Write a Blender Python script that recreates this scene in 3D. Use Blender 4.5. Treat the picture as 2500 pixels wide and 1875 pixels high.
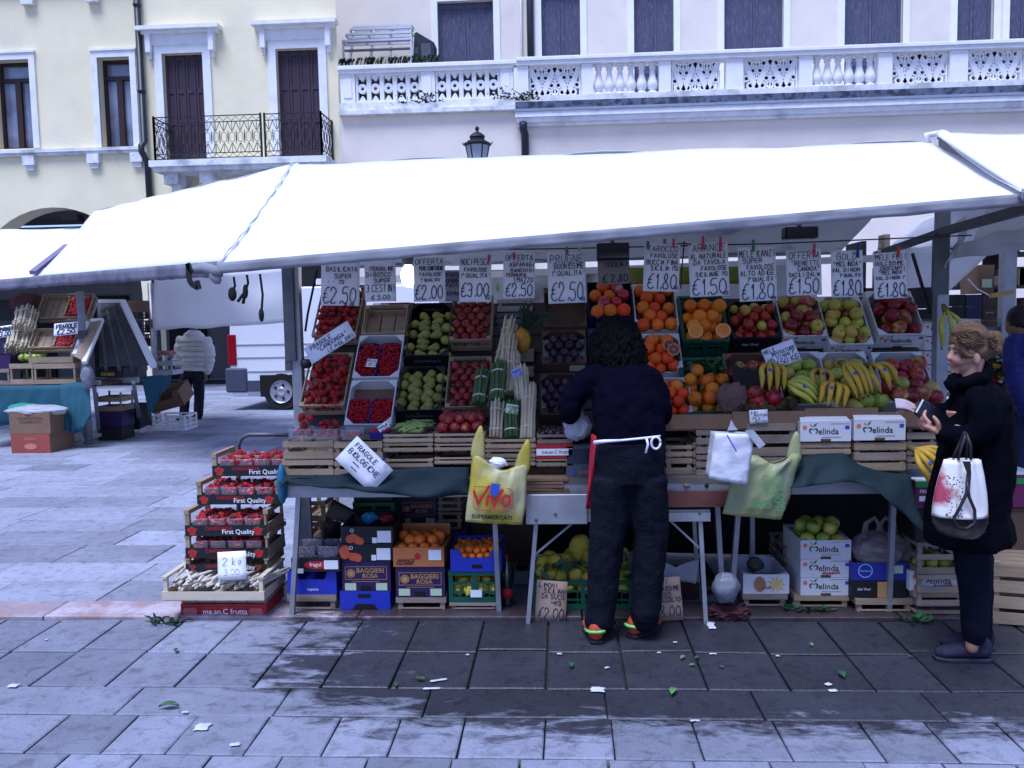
import bpy, bmesh, math, random
from mathutils import Vector, Matrix, noise
PI = math.pi; R = math.radians
for o in list(bpy.data.objects): bpy.data.objects.remove(o)
SC = bpy.context.scene; COL = SC.collection
random.seed(7)
# ------------------------------------------------------------------ camera, sky, sun, exposure
FPX = 2034.0; CAMZ = 1.65
YAW, PITCH, ROLL = R(3.3), R(4.60), R(1.1)
cd = bpy.data.cameras.new('camera'); cam = bpy.data.objects.new('camera', cd); COL.objects.link(cam)
cd.sensor_width = 36; cd.lens = FPX/2500*36; cd.clip_start = 0.05; cd.clip_end = 600
CM = Matrix.Translation((0,0,CAMZ)) @ Matrix.Rotation(YAW,4,'Z') @ Matrix.Rotation(PI/2-PITCH,4,'X') @ Matrix.Rotation(-ROLL,4,'Z')
cam.matrix_world = CM; SC.camera = cam
SUN_EL, SUN_AZ = R(67), R(205)          # azimuth: direction the light comes from (0 = +Y, clockwise)
w = bpy.data.worlds.new('World'); SC.world = w; w.use_nodes = True
nt = w.node_tree; bg = nt.nodes['Background']
sky = nt.nodes.new('ShaderNodeTexSky'); sky.sky_type = 'NISHITA'; sky.sun_disc = False
sky.sun_elevation = SUN_EL; sky.sun_rotation = SUN_AZ; sky.air_density = 1.0; sky.dust_density = 0.6; sky.ozone_density = 2.2
wb = nt.nodes.new('ShaderNodeMixRGB'); wb.blend_type = 'MULTIPLY'; wb.inputs[0].default_value = 1; wb.inputs[2].default_value = (.80,.82,1.25,1)
nt.links.new(sky.outputs[0], wb.inputs[1]); nt.links.new(wb.outputs[0], bg.inputs[0]); bg.inputs[1].default_value = 0.050
ld = bpy.data.lights.new('sun', 'SUN'); ld.energy = 1.5; ld.angle = R(28); ld.color = (0.69, 0.765, 1.0)
sun = bpy.data.objects.new('sun', ld); COL.objects.link(sun)
sun.rotation_euler = (PI/2 - SUN_EL, 0, PI - SUN_AZ) if False else (0,0,0)
_sd = Vector((math.sin(SUN_AZ)*math.cos(SUN_EL), math.cos(SUN_AZ)*math.cos(SUN_EL), math.sin(SUN_EL)))
sun.rotation_euler = _sd.to_track_quat('Z','Y').to_euler()
vs = SC.view_settings; vs.view_transform = 'Standard'; vs.look = 'None'; vs.gamma = 1; vs.exposure = 1.95
SC.cycles.max_bounces = 8
# ------------------------------------------------------------------ pixel of the photograph -> point of the place
def ray(x, y): return CM.to_3x3() @ Vector(((x-1250)/FPX, -(y-937.5)/FPX, -1))
def at(p, Y):
    d = ray(*p); return Vector((0,0,CAMZ)) + d*(Y/d.y)
def gnd(p, z=0.0):
    d = ray(*p); return Vector((0,0,CAMZ)) + d*((z-CAMZ)/d.z)
def onpl(p, p0, n):
    d = ray(*p); o = Vector((0,0,CAMZ)); return o + d*((p0-o).dot(n)/d.dot(n))
def crop(x0, y0, s): return lambda x, y: (x0+s*x, y0+s*y)
A = crop(700,580,.3014); B = crop(1240,560,.3014); C = crop(1800,560,.3316); D = crop(0,600,.3376)
E = crop(360,1040,.3014); F = crop(880,1040,.3014); G = crop(1280,1100,.3014); H = crop(1700,980,.3978)
I_ = crop(2100,760,.2894); R1 = crop(0,0,.3858); R2 = crop(800,0,.3858); R3 = crop(1650,0,.3858)
J = crop(0,1400,.5651); K = crop(1250,1400,.5651)
# ------------------------------------------------------------------ materials
MATS = {}
def mat(name, col, rough=.6, var=.12, scale=8, bump=0, bscale=40, metal=0, spec=.4, rnd=0, trans=0, col2=None, c2=(.45,.6), c2scale=6, alpha=None, emit=0, huer=0, sheen=0, stretch=None):
    """Procedural Principled material: base colour with noise variation, an optional second colour in noise patches, per-object variation and bump."""
    if name in MATS: return MATS[name]
    if max(col) < .7 and not emit: col = tuple(c**1.2 for c in col); col2 = tuple(c**1.2 for c in col2) if col2 else None
    m = bpy.data.materials.new(name); m.use_nodes = True; N = m.node_tree.nodes; L = m.node_tree.links
    b = N['Principled BSDF']; b.inputs['Roughness'].default_value = rough; b.inputs['Metallic'].default_value = metal
    b.inputs['Specular IOR Level'].default_value = spec
    tc = N.new('ShaderNodeTexCoord'); co = tc.outputs['Object']
    if stretch:
        mp = N.new('ShaderNodeMapping'); mp.inputs['Scale'].default_value = stretch; L.new(co, mp.inputs[0]); co = mp.outputs[0]
    oi = N.new('ShaderNodeObjectInfo')
    va = N.new('ShaderNodeVectorMath'); va.operation = 'ADD'; L.new(co, va.inputs[0])
    sc_ = N.new('ShaderNodeVectorMath'); sc_.operation = 'SCALE'; sc_.inputs[3].default_value = 37.0
    cb = N.new('ShaderNodeCombineXYZ')
    for k in range(3): L.new(oi.outputs['Random'], cb.inputs[k])
    L.new(cb.outputs[0], sc_.inputs[0]); L.new(sc_.outputs[0], va.inputs[1]); co = va.outputs[0]
    n1 = N.new('ShaderNodeTexNoise'); n1.inputs['Scale'].default_value = scale; n1.inputs['Detail'].default_value = 6; L.new(co, n1.inputs['Vector'])
    rgb = N.new('ShaderNodeRGB'); rgb.outputs[0].default_value = (*col, 1); cur = rgb.outputs[0]
    if col2:
        n2 = N.new('ShaderNodeTexNoise'); n2.inputs['Scale'].default_value = c2scale; n2.inputs['Detail'].default_value = 5; L.new(co, n2.inputs['Vector'])
        rp = N.new('ShaderNodeMapRange'); rp.inputs['From Min'].default_value = c2[0]; rp.inputs['From Max'].default_value = c2[1]; L.new(n2.outputs['Fac'], rp.inputs['Value'])
        mx = N.new('ShaderNodeMixRGB'); mx.inputs[2].default_value = (*col2, 1); L.new(rp.outputs[0], mx.inputs[0]); L.new(cur, mx.inputs[1]); cur = mx.outputs[0]
    hs = N.new('ShaderNodeHueSaturation'); L.new(cur, hs.inputs['Color'])
    mr = N.new('ShaderNodeMapRange'); mr.inputs['From Min'].default_value = .25; mr.inputs['From Max'].default_value = .75
    mr.inputs['To Min'].default_value = 1-var; mr.inputs['To Max'].default_value = 1+var; L.new(n1.outputs['Fac'], mr.inputs['Value'])
    if rnd:
        m2 = N.new('ShaderNodeMapRange'); m2.inputs['To Min'].default_value = 1-rnd; m2.inputs['To Max'].default_value = 1+rnd; L.new(oi.outputs['Random'], m2.inputs['Value'])
        mu = N.new('ShaderNodeMath'); mu.operation = 'MULTIPLY'; L.new(mr.outputs[0], mu.inputs[0]); L.new(m2.outputs[0], mu.inputs[1]); L.new(mu.outputs[0], hs.inputs['Value'])
    else: L.new(mr.outputs[0], hs.inputs['Value'])
    if huer:
        wn = N.new('ShaderNodeTexWhiteNoise'); wn.noise_dimensions = '1D'; L.new(oi.outputs['Random'], wn.inputs['W'])
        m3 = N.new('ShaderNodeMapRange'); m3.inputs['To Min'].default_value = .5-huer; m3.inputs['To Max'].default_value = .5+huer; L.new(wn.outputs['Value'], m3.inputs['Value']); L.new(m3.outputs[0], hs.inputs['Hue'])
    L.new(hs.outputs[0], b.inputs['Base Color'])
    if bump:
        n3 = N.new('ShaderNodeTexNoise'); n3.inputs['Scale'].default_value = bscale; n3.inputs['Detail'].default_value = 4; L.new(co, n3.inputs['Vector'])
        bp = N.new('ShaderNodeBump'); bp.inputs['Strength'].default_value = bump; bp.inputs['Distance'].default_value = .02; L.new(n3.outputs['Fac'], bp.inputs['Height']); L.new(bp.outputs[0], b.inputs['Normal'])
    if alpha is not None: b.inputs['Alpha'].default_value = alpha
    if emit:
        b.inputs['Emission Color'].default_value = (*col, 1); b.inputs['Emission Strength'].default_value = emit
    if sheen: b.inputs['Sheen Weight'].default_value = sheen
    if trans:
        t = N.new('ShaderNodeBsdfTranslucent'); L.new(hs.outputs[0], t.inputs[0]); ms = N.new('ShaderNodeMixShader'); ms.inputs[0].default_value = trans
        L.new(b.outputs[0], ms.inputs[1]); L.new(t.outputs[0], ms.inputs[2]); L.new(ms.outputs[0], N['Material Output'].inputs[0])
    MATS[name] = m; return m
# ------------------------------------------------------------------ mesh builder
class MB:
    def __init__(s): s.v = []; s.f = []; s.mk = []
    def mark(s, i): s.mk.append((len(s.f), i)); return s
    def add(s, vs_, fs, M=None):
        k = len(s.v)
        for p in vs_: s.v.append(tuple(M @ Vector(p)) if M is not None else tuple(p))
        for f in fs: s.f.append(tuple(i+k for i in f))
        return s
    def box(s, x0, x1, y0, y1, z0, z1, M=None):
        return s.add([(x0,y0,z0),(x1,y0,z0),(x1,y1,z0),(x0,y1,z0),(x0,y0,z1),(x1,y0,z1),(x1,y1,z1),(x0,y1,z1)],
            [(0,3,2,1),(4,5,6,7),(0,1,5,4),(1,2,6,5),(2,3,7,6),(3,0,4,7)], M)
    def bar(s, a, b, wx, wz=None, up=(0,0,1)):
        """rectangular bar from a to b"""
        a = Vector(a); b = Vector(b); d = b-a; l = d.length; wz = wz or wx
        z = d/l; u = Vector(up); 
        if abs(z.dot(u)) > .98: u = Vector((0,1,0))
        x = u.cross(z).normalized(); y = z.cross(x)
        M = Matrix((( x.x,y.x,z.x,a.x),(x.y,y.y,z.y,a.y),(x.z,y.z,z.z,a.z),(0,0,0,1)))
        return s.box(-wx/2,wx/2,-wz/2,wz/2,0,l,M)
    def tube(s, pts, r, n=8, cap=True, flat=None):
        pts = [Vector(p) for p in pts]; rs = r if isinstance(r,(list,tuple)) else [r]*len(pts)
        k = len(s.v); last = None
        for i, p in enumerate(pts):
            t = (pts[min(i+1,len(pts)-1)]-pts[max(i-1,0)]).normalized()
            if last is None:
                u = Vector((0,0,1)) if abs(t.z) < .9 else Vector((0,1,0)); x = u.cross(t).normalized()
            else: x = (last - t*last.dot(t)).normalized()
            last = x; y = t.cross(x); rr = rs[i]
            for j in range(n):
                a = 2*PI*j/n; ry = rr[1] if isinstance(rr,tuple) else rr; rx = rr[0] if isinstance(rr,tuple) else rr
                s.v.append(tuple(p + x*(math.cos(a)*rx) + y*(math.sin(a)*ry)))
        for i in range(len(pts)-1):
            for j in range(n):
                a = k+i*n+j; b = k+i*n+(j+1)%n; s.f.append((a,b,b+n,a+n))
        if cap:
            s.f.append(tuple(k+j for j in reversed(range(n)))); s.f.append(tuple(k+(len(pts)-1)*n+j for j in range(n)))
        return s
    def lathe(s, prof, n=14, M=None):
        k = len(s.v); V = []
        for (r, z) in prof:
            for j in range(n):
                a = 2*PI*j/n; V.append((r*math.cos(a), r*math.sin(a), z))
        Fs = [(i*n+j, i*n+(j+1)%n, (i+1)*n+(j+1)%n, (i+1)*n+j) for i in range(len(prof)-1) for j in range(n)]
        if prof[0][0] > 1e-6: Fs.append(tuple(reversed(range(n))))
        if prof[-1][0] > 1e-6: Fs.append(tuple((len(prof)-1)*n+j for j in range(n)))
        return s.add(V, Fs, M)
    def ell(s, c, rx, ry, rz, n=14, m=9, M=None, fn=None):
        V = []; 
        for i in range(m+1):
            th = PI*i/m
            for j in range(n):
                a = 2*PI*j/n; p = Vector((math.sin(th)*math.cos(a), math.sin(th)*math.sin(a), math.cos(th)))
                k = fn(p) if fn else 1
                V.append((c[0]+p.x*rx*k, c[1]+p.y*ry*k, c[2]+p.z*rz*k))
        Fs = [(i*n+j, (i+1)*n+j, (i+1)*n+(j+1)%n, i*n+(j+1)%n) for i in range(m) for j in range(n)]
        return s.add(V, Fs, M)
    def grid(s, fn, nu, nv, M=None):
        V = [fn(i/nu, j/nv) for j in range(nv+1) for i in range(nu+1)]
        Fs = [(j*(nu+1)+i, j*(nu+1)+i+1, (j+1)*(nu+1)+i+1, (j+1)*(nu+1)+i) for j in range(nv) for i in range(nu)]
        return s.add(V, Fs, M)
    def poly(s, pts, ext):
        """closed outline extruded by the vector ext"""
        n = len(pts); e = Vector(ext); V = [Vector(p) for p in pts]; V += [p+e for p in V]
        return s.add(V, [tuple(reversed(range(n))), tuple(range(n,2*n))]+[(i,(i+1)%n,(i+1)%n+n,i+n) for i in range(n)])
    def mesh(s, name, m, smooth=False, bevel=0, weld=0):
        me = bpy.data.meshes.new(name); me.from_pydata(s.v, [], s.f)
        bm = bmesh.new(); bm.from_mesh(me)
        if weld: bmesh.ops.remove_doubles(bm, verts=bm.verts, dist=weld)
        if bevel:
            bmesh.ops.bevel(bm, geom=list(bm.edges), offset=bevel, segments=1, affect='EDGES', clamp_overlap=True)
        bmesh.ops.recalc_face_normals(bm, faces=bm.faces)
        bm.to_mesh(me); bm.free()
        if smooth: me.polygons.foreach_set('use_smooth', [True]*len(me.polygons))
        for q in (m if isinstance(m,(list,tuple)) else [m]): me.materials.append(q)
        for k,(st,i) in enumerate(s.mk):
            for j in range(st, s.mk[k+1][0] if k+1 < len(s.mk) else len(s.f)): me.polygons[j].material_index = i
        me.update(); return me
    def obj(s, name, m, parent=None, smooth=False, bevel=0, solid=0, weld=0, label=None):
        o = bpy.data.objects.new(name, s.mesh(name, m, smooth, bevel, weld)); COL.objects.link(o)
        if parent is not None: o.parent = parent
        if solid:
            q = o.modifiers.new('thickness','SOLIDIFY'); q.thickness = solid; q.offset = 0
        if label: o['label'] = label
        return o
def tag(o, label, cat, group=None, kind=None):
    o['label'] = label; o['category'] = cat
    if group: o['group'] = group
    if kind: o['kind'] = kind
    return o
def thing(name, label, cat, M=None, group=None):
    o = bpy.data.objects.new(name, None); COL.objects.link(o); o.empty_display_size = .1
    if M is not None: o.matrix_world = M if isinstance(M, Matrix) else Matrix.Translation(M)
    return tag(o, label, cat, group)
def struct(o): o['kind'] = 'structure'; return o
def frame(p, x, y):
    x = Vector(x).normalized(); z = x.cross(Vector(y)).normalized(); y = z.cross(x)
    return Matrix(((x.x,y.x,z.x,p[0]),(x.y,y.y,z.y,p[1]),(x.z,y.z,z.z,p[2]),(0,0,0,1)))
def rz(p, a=0): return Matrix.Translation(p) @ Matrix.Rotation(R(a),4,'Z')
# ------------------------------------------------------------------ lettering: brush strokes and printed type
GL = {'A':'003860,1353','B':'00084857554404,4463615000','C':'675828060220 5061','D':'00083865633000','E':'60000868,0454','F':'000868,0444','G':'67582806022050626434',
'H':'0008,6068,0464','I':'3038','J':'48422001','K':'0008,6803,2460','L':'080060','M':'0008346860','N':'00086068','O':'38060230626638','P':'000848665544 04','Q':'38060230626638,3260',
'R':'00084866554404,3460','S':'67481806155462501001','T':'3038,0868','U':'080220406268','V':'083068','W':'0820354068','X':'0068,0860','Y':'083468,3430','Z':'08680060',
'0':'38060230626638','1':'163830','2':'061848665500 60','3':'073866542454635010 01','4':'40480363','5':'68180545636140 1001','6':'582502205062533302','7':'086820','8':'341628485634625010 0234',
'9':'663514061848665230','€':'785826130220 5071,0545,0343',',':'3120','.':'2021','\'':'3836','"':'2826,4846','°':'281726372 8','~':'04153415 5475','k':'0008,450240','g':'4415022144,443210','-':'1444'}
GL = {k: v.replace(' ','') for k, v in GL.items()}
def strokes(txt, size, sp=1.0, slant=.06, jit=.25, rng=random):
    out = []; x = 0
    for ch in txt:
        if ch == ' ': x += .5*size*sp; continue
        g = GL.get(ch) or GL.get(ch.upper())
        if not g: continue
        for st in g.split(','):
            pts = [(int(st[i])/8 + rng.uniform(-jit,jit)*.12, int(st[i+1])/8 + rng.uniform(-jit,jit)*.12) for i in range(0,len(st)-1,2)]
            if len(pts) > 4:
                q = []
                for i in range(len(pts)-1):
                    p0, p1, p2, p3 = pts[max(i-1,0)], pts[i], pts[i+1], pts[min(i+2,len(pts)-1)]
                    for t in (0,.33,.67):
                        q.append(tuple(.5*((2*p1[k])+(-p0[k]+p2[k])*t+(2*p0[k]-5*p1[k]+4*p2[k]-p3[k])*t*t+(-p0[k]+3*p1[k]-3*p2[k]+p3[k])*t**3) for k in (0,1)))
                pts = q+[pts[-1]]
            out.append([(x+(a*.75+slant*b)*size, b*size) for a, b in pts])
        x += (.45 if ch in "I1.,'°" else .86)*size*sp
    return out, x
def ink(mb, lines, x0, y0, wd, lift=.0012, z=False):
    """adds strokes as thin ribbons in the local XY plane (or XZ facing -Y with z=True)"""
    for st in lines:
        for i in range(len(st)-1):
            a = Vector((st[i][0]+x0, st[i][1]+y0)); b = Vector((st[i+1][0]+x0, st[i+1][1]+y0)); d = b-a
            if d.length < 1e-6: continue
            d.normalize(); n = Vector((-d.y, d.x))*wd/2; a -= d*wd*.3; b += d*wd*.3
            q = [a+n, a-n, b-n, b+n]
            lift += 2e-6
            mb.add([(p.x,-lift,p.y) if z else (p.x,p.y,lift) for p in q], [(0,1,2,3)])
_FC = {}
def type_mesh(txt, bold=.0, shear=0):
    k = (txt,bold,shear)
    if k not in _FC:
        c = bpy.data.curves.new('t','FONT'); c.body = txt; c.size = 1; c.offset = bold; c.shear = shear; c.resolution_u = 2
        o = bpy.data.objects.new('t', c); me = bpy.data.meshes.new_from_object(o); 
        vv = [tuple(v.co) for v in me.vertices]; ff = [tuple(p.vertices) for p in me.polygons]
        bpy.data.objects.remove(o); bpy.data.curves.remove(c); bpy.data.meshes.remove(me)
        xs = [v[0] for v in vv]; ys = [v[1] for v in vv]
        _FC[k] = (vv, ff, min(xs), max(xs), min(ys), max(ys))
    return _FC[k]
def typed(mb, txt, cx, cz, w=None, h=None, bold=.01, shear=0, y=-.003, ang=0):
    """printed word centred at (cx, cz) on the local XZ face, facing -Y"""
    vv, ff, a, b, c, d = type_mesh(txt, bold, shear)
    sx = (w/(b-a)) if w else h/(d-c); sz = (h/(d-c)) if h else sx
    ca, sa = math.cos(ang), math.sin(ang); V = []
    for p in vv:
        x = (p[0]-(a+b)/2)*sx; z = (p[1]-(c+d)/2)*sz; V.append((cx+x*ca-z*sa, y, cz+x*sa+z*ca))
    mb.add(V, ff); return mb
def disc(mb, cx, cz, rx, rz_=None, y=-.003, n=16, inner=0, a0=0, a1=2*PI):
    rz_ = rz_ or rx; V = []; m = n+1
    for i in range(m):
        a = a0+(a1-a0)*i/n; V.append((cx+rx*math.cos(a), y, cz+rz_*math.sin(a)))
        V.append((cx+inner*rx*math.cos(a), y, cz+inner*rz_*math.sin(a)))
    mb.add(V, [(2*i,2*i+2,2*i+3,2*i+1) for i in range(n)]); return mb
def rect(mb, x0, x1, z0, z1, y=-.003): return mb.add([(x0,y,z0),(x1,y,z0),(x1,y,z1),(x0,y,z1)], [(0,1,2,3)])
# ------------------------------------------------------------------ ground and paving
GR = random.Random(3)
def stone_mat(name, col, wet_shade, mortar=False, tint=None):
    m = bpy.data.materials.new(name); m.use_nodes = True; N = m.node_tree.nodes; L = m.node_tree.links; b = N['Principled BSDF']
    tc = N.new('ShaderNodeTexCoord'); ge = N.new('ShaderNodeNewGeometry')
    def noise_(s, d=6, r=.6, dist=0, vec=None):
        n = N.new('ShaderNodeTexNoise'); n.inputs['Scale'].default_value = s; n.inputs['Detail'].default_value = d; n.inputs['Roughness'].default_value = r
        n.inputs['Distortion'].default_value = dist; L.new(vec or tc.outputs['Object'], n.inputs['Vector']); return n.outputs['Fac']
    def rng(src, a, b_, c=0., d=1.):
        q = N.new('ShaderNodeMapRange'); q.inputs['From Min'].default_value = a; q.inputs['From Max'].default_value = b_; q.inputs['To Min'].default_value = c; q.inputs['To Max'].default_value = d
        L.new(src, q.inputs['Value']); return q.outputs[0]
    def mth(op, x, y):
        q = N.new('ShaderNodeMath'); q.operation = op
        for k, z in enumerate((x, y)):
            if hasattr(z, 'links'): L.new(z, q.inputs[k])
            else: q.inputs[k].default_value = z
        return q.outputs[0]
    tone = mth('MULTIPLY', rng(ge.outputs['Random Per Island'], 0, 1, .70, 1.22), rng(noise_(3.2, 8), .3, .7, .84, 1.14))
    tone = mth('MULTIPLY', tone, rng(noise_(160, 3, .7),   .25, .75, .72, 1.25))
    tone = mth('MULTIPLY', tone, rng(noise_(14, 9, .72, .6),   .50, .66, 1, .60))         # grime patches
    fac = None
    if wet_shade:  # damp stone, with the awning's shade put into the same darkening
        sp = N.new('ShaderNodeSeparateXYZ'); L.new(tc.outputs['Object'], sp.inputs[0])
        a = rng(mth('SUBTRACT', sp.outputs[0], mth('MULTIPLY', sp.outputs[1], 0.0)), -2.3, -.35)
        c = rng(sp.outputs[1], 2.85, 3.6)
        d = rng(sp.outputs[0], 2.35, 1.5, .72, 1.)
        z = mth('MULTIPLY', mth('MULTIPLY', a, c), d)
        sm = N.new('ShaderNodeMapping'); sm.inputs['Scale'].default_value = (1, 2.6, 1); L.new(tc.outputs['Object'], sm.inputs[0])
        nz = noise_(4.6, 9, .68, .4, sm.outputs[0])
        nz = mth('ADD', nz, mth('MULTIPLY', mth('SUBTRACT', ge.outputs['Random Per Island'], .5), .10))
        fac = rng(mth('ADD', nz, mth('MULTIPLY', mth('SUBTRACT', z, .5), .72)), .42, .58)
    rgb = N.new('ShaderNodeMixRGB'); rgb.blend_type = 'MULTIPLY'; rgb.inputs[0].default_value = 1; rgb.inputs[1].default_value = (*col, 1); L.new(tone, rgb.inputs[2]); cur = rgb.outputs[0]
    if tint:
        q = N.new('ShaderNodeMixRGB'); q.inputs[2].default_value = (*tint, 1); L.new(rng(noise_(5, 6), .45, .62), q.inputs[0]); L.new(cur, q.inputs[1]); cur = q.outputs[0]
    rough = rng(noise_(40), .3, .7, .55, .8)
    if fac is not None:
        q = N.new('ShaderNodeMixRGB'); q.blend_type = 'MULTIPLY'; q.inputs[2].default_value = (.17,.16,.165,1); L.new(fac, q.inputs[0]); L.new(cur, q.inputs[1]); cur = q.outputs[0]
        rough = mth('SUBTRACT', rough, mth('MULTIPLY', fac, .30))
    L.new(cur, b.inputs['Base Color']); L.new(rough, b.inputs['Roughness']); b.inputs['Specular IOR Level'].default_value = .35
    bp = N.new('ShaderNodeBump'); bp.inputs['Strength'].default_value = .5; bp.inputs['Distance'].default_value = .006
    L.new(mth('ADD', noise_(55, 8, .7), mth('MULTIPLY', noise_(9, 5), 1.2)), bp.inputs['Height']); L.new(bp.outputs[0], b.inputs['Normal'])
    return m
M_grout = stone_mat('joint_dirt', (.035,.034,.034), False)
M_slab = stone_mat('grey_stone', (.205,.218,.268), True)
M_far = stone_mat('pale_stone', (.265,.278,.335), False)
M_red = stone_mat('red_stone', (.345,.295,.325), True, tint=(.30,.20,.20))
struct(MB().add([(-160,-160,-.03),(160,-160,-.03),(160,160,-.03),(-160,160,-.03)], [(0,1,2,3)]).obj('ground', M_grout))
def slab(mb, x0, x1, y0, y1, z=0., ch=.006, gap=.004):
    j = lambda: GR.uniform(-.003,.003)
    x0 += gap; x1 -= gap; y0 += gap; y1 -= gap; dz = [z+GR.uniform(-.002,.002) for _ in range(4)]
    c = [(x0+j(),y0+j()),(x1+j(),y0+j()),(x1+j(),y1+j()),(x0+j(),y1+j())]
    i = [(ch,ch),(-ch,ch),(-ch,-ch),(ch,-ch)]
    V = [(p[0],p[1],z-.03) for p in c]+[(p[0],p[1],dz[k]-ch*.7) for k,p in enumerate(c)]+[(p[0]+i[k][0],p[1]+i[k][1],dz[k]) for k,p in enumerate(c)]
    mb.add(V, [(0,1,5,4),(1,2,6,5),(2,3,7,6),(3,0,4,7),(4,5,9,8),(5,6,10,9),(6,7,11,10),(7,4,8,11),(8,9,10,11)])
def course(mb, y0, y1, wmin, wmax, x0, x1, z=0., gap=.004, off=0):
    x = x0+off
    while x < x1:
        ww = GR.uniform(wmin,wmax); slab(mb, x, x+ww, y0, y1, z, gap=gap); x += ww
Y = lambda y: gnd((1300,y)).y
yr0, yr1, y12, yb1, yb0 = Y(1472), Y(1512), Y(1592), Y(1682), Y(1752)
mb = MB(); course(mb, yr1, yr0, 1.2, 1.9, -9, 9, .012, .003); struct(mb.obj('pavement', M_red))
mb = MB()
x = -8.9
while x < 9:                                                  # the two rows of long slabs by the stall share most of their joints
    ww = GR.uniform(.31,.37); k = GR.uniform(-.03,.03)
    slab(mb, x, x+ww, y12+k, yr1-.012, gap=.006); slab(mb, x, x+ww, yb1, y12+k, gap=.006); x += ww
struct(mb.obj('pavement', M_slab))
mb = MB(); course(mb, yb0, yb1, .62, .85, -9, 9, .0, .003, .2); struct(mb.obj('pavement', M_slab))
mb = MB(); y = yb0; k = 0
while y > 0.2:
    y2 = y - GR.uniform(.24,.34); course(mb, y2, y, .25, .34, -7, 7, 0, .004, .13*k); y = y2; k += 1
struct(mb.obj('pavement', M_slab))
mb = MB(); y = yr0
while y < 21.6:
    y2 = y+GR.uniform(.38,.5); course(mb, y, y2, .55, 1.3, -17, 14, 0, .0045, GR.uniform(-1,0)); y = y2
struct(mb.obj('pavement', M_far))
# ------------------------------------------------------------------ buildings
def plaster(name, c, c2, **k): return mat(name, c, .85, .07, 1.1, .25, 30, col2=c2, c2=(.52,.72), c2scale=.9, **k)
M_yel = plaster('yellow_plaster', (.80,.71,.46), (.73,.66,.47))
M_pink = plaster('pink_plaster', (.75,.655,.545), (.67,.585,.51))
M_pink2 = plaster('pink_plaster_upper', (.74,.655,.56), (.66,.59,.52))
M_stone = mat('white_stone', (.78,.77,.75), .8, .08, 5, .3, 60, col2=(.62,.62,.62), c2=(.58,.78), c2scale=2.2)
M_stone_d = mat('stained_stone', (.72,.72,.70), .85, .15, 6, .4, 40, col2=(.40,.41,.40), c2=(.48,.68), c2scale=2.6)
M_white = mat('white_paint', (.80,.79,.77), .6, .05, 6)
M_sh_br = mat('brown_shutter', (.075,.045,.066), .55, .25, 7, .3, 60, stretch=(6,1,1))
M_sh_gr = mat('grey_shutter', (.10,.105,.165), .6, .28, 7, .4, 70, stretch=(6,1,1), col2=(.18,.185,.25), c2=(.5,.75))
M_wood_fr = mat('window_wood', (.055,.022,.016), .5, .2, 9)
M_iron = mat('black_iron', (.018,.018,.022), .5, .1, 9)
M_pipe = mat('dark_pipe', (.035,.040,.055), .45, .15, 9)
M_lead = mat('lead_flashing', (.14,.16,.21), .5, .35, 4, col2=(.05,.055,.08), c2=(.45,.6), c2scale=7)
M_dark = mat('dark_recess', (.012,.011,.013), .9)
M_glass = mat('window_glass', (.30,.32,.38), .08, .2, 1.5, spec=.8, col2=(.14,.15,.2), c2=(.4,.6), c2scale=1)
M_moss = mat('moss', (.05,.075,.03), .9, .4, 30)
FY = 20.0
def q(conv, x, y, Yp=FY):
    p = at(conv(x,y), Yp); return p.x, p.z
def wall_cells(mb, x0, x1, z0, z1, holes, y, depth=.35):
    """flat wall with rectangular openings and their reveals"""
    xs = sorted({x0,x1,*[h[0] for h in holes],*[h[1] for h in holes]}); zs = sorted({z0,z1,*[h[2] for h in holes],*[h[3] for h in holes]})
    xs = [v for v in xs if x0<=v<=x1]; zs = [v for v in zs if z0<=v<=z1]
    for i in range(len(xs)-1):
        for j in range(len(zs)-1):
            cx=(xs[i]+xs[i+1])/2; cz=(zs[j]+zs[j+1])/2
            if any(h[0]<cx<h[1] and h[2]<cz<h[3] for h in holes): continue
            mb.add([(xs[i],y,zs[j]),(xs[i+1],y,zs[j]),(xs[i+1],y,zs[j+1]),(xs[i],y,zs[j+1])],[(0,1,2,3)])
    for a,b,c,d in holes:
        mb.add([(a,y,c),(a,y+depth,c),(a,y+depth,d),(a,y,d)],[(0,1,2,3)]).add([(b,y,c),(b,y+depth,c),(b,y+depth,d),(b,y,d)],[(0,1,2,3)])
        mb.add([(a,y,d),(b,y,d),(b,y+depth,d),(a,y+depth,d)],[(0,1,2,3)]).add([(a,y,c),(b,y,c),(b,y+depth,c),(a,y+depth,c)],[(0,1,2,3)])
def surround(mb, x0, x1, z0, z1, y, wd=.16, t=.06, sill=True):
    mb.box(x0-wd,x0,y-t,y+.02,z0,z1+wd); mb.box(x1,x1+wd,y-t,y+.02,z0,z1+wd); mb.box(x0,x1,y-t,y+.02,z1,z1+wd)
    mb.box(x0-wd-.02,x1+wd+.02,y-t-.03,y+.02,z1+wd,z1+wd+.05)
def shutter(x0, x1, z0, z1, y, leaves, splits, m, parent):
    """panelled shutter door: leaves side by side, each with recessed panels between stiles and rails"""
    d = MB(); t = .05; d.box(x0,x1,y+.02,y+.05,z0,z1)
    lw = (x1-x0)/leaves
    for k in range(leaves):
        a = x0+k*lw+.008; b = x0+(k+1)*lw-.008; s = min(.07,lw*.2)
        d.box(a,a+s,y,y+.02,z0,z1); d.box(b-s,b,y,y+.02,z0,z1)
        for f in splits:
            zz = z0+(z1-z0)*f; d.box(a+s,b-s,y,y+.02,max(z0,zz-.055),min(z1,zz+.055))
        d.box(a+s+.05,b-s-.05,y+.008,y+.02,z0+.18,z0+(z1-z0)*splits[1]-.1)
    return d.obj('shutter_door', m, parent)
house = thing('building', 'pale yellow plastered building with brown shutter doors over an iron balcony', 'building', (0,0,0))
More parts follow.
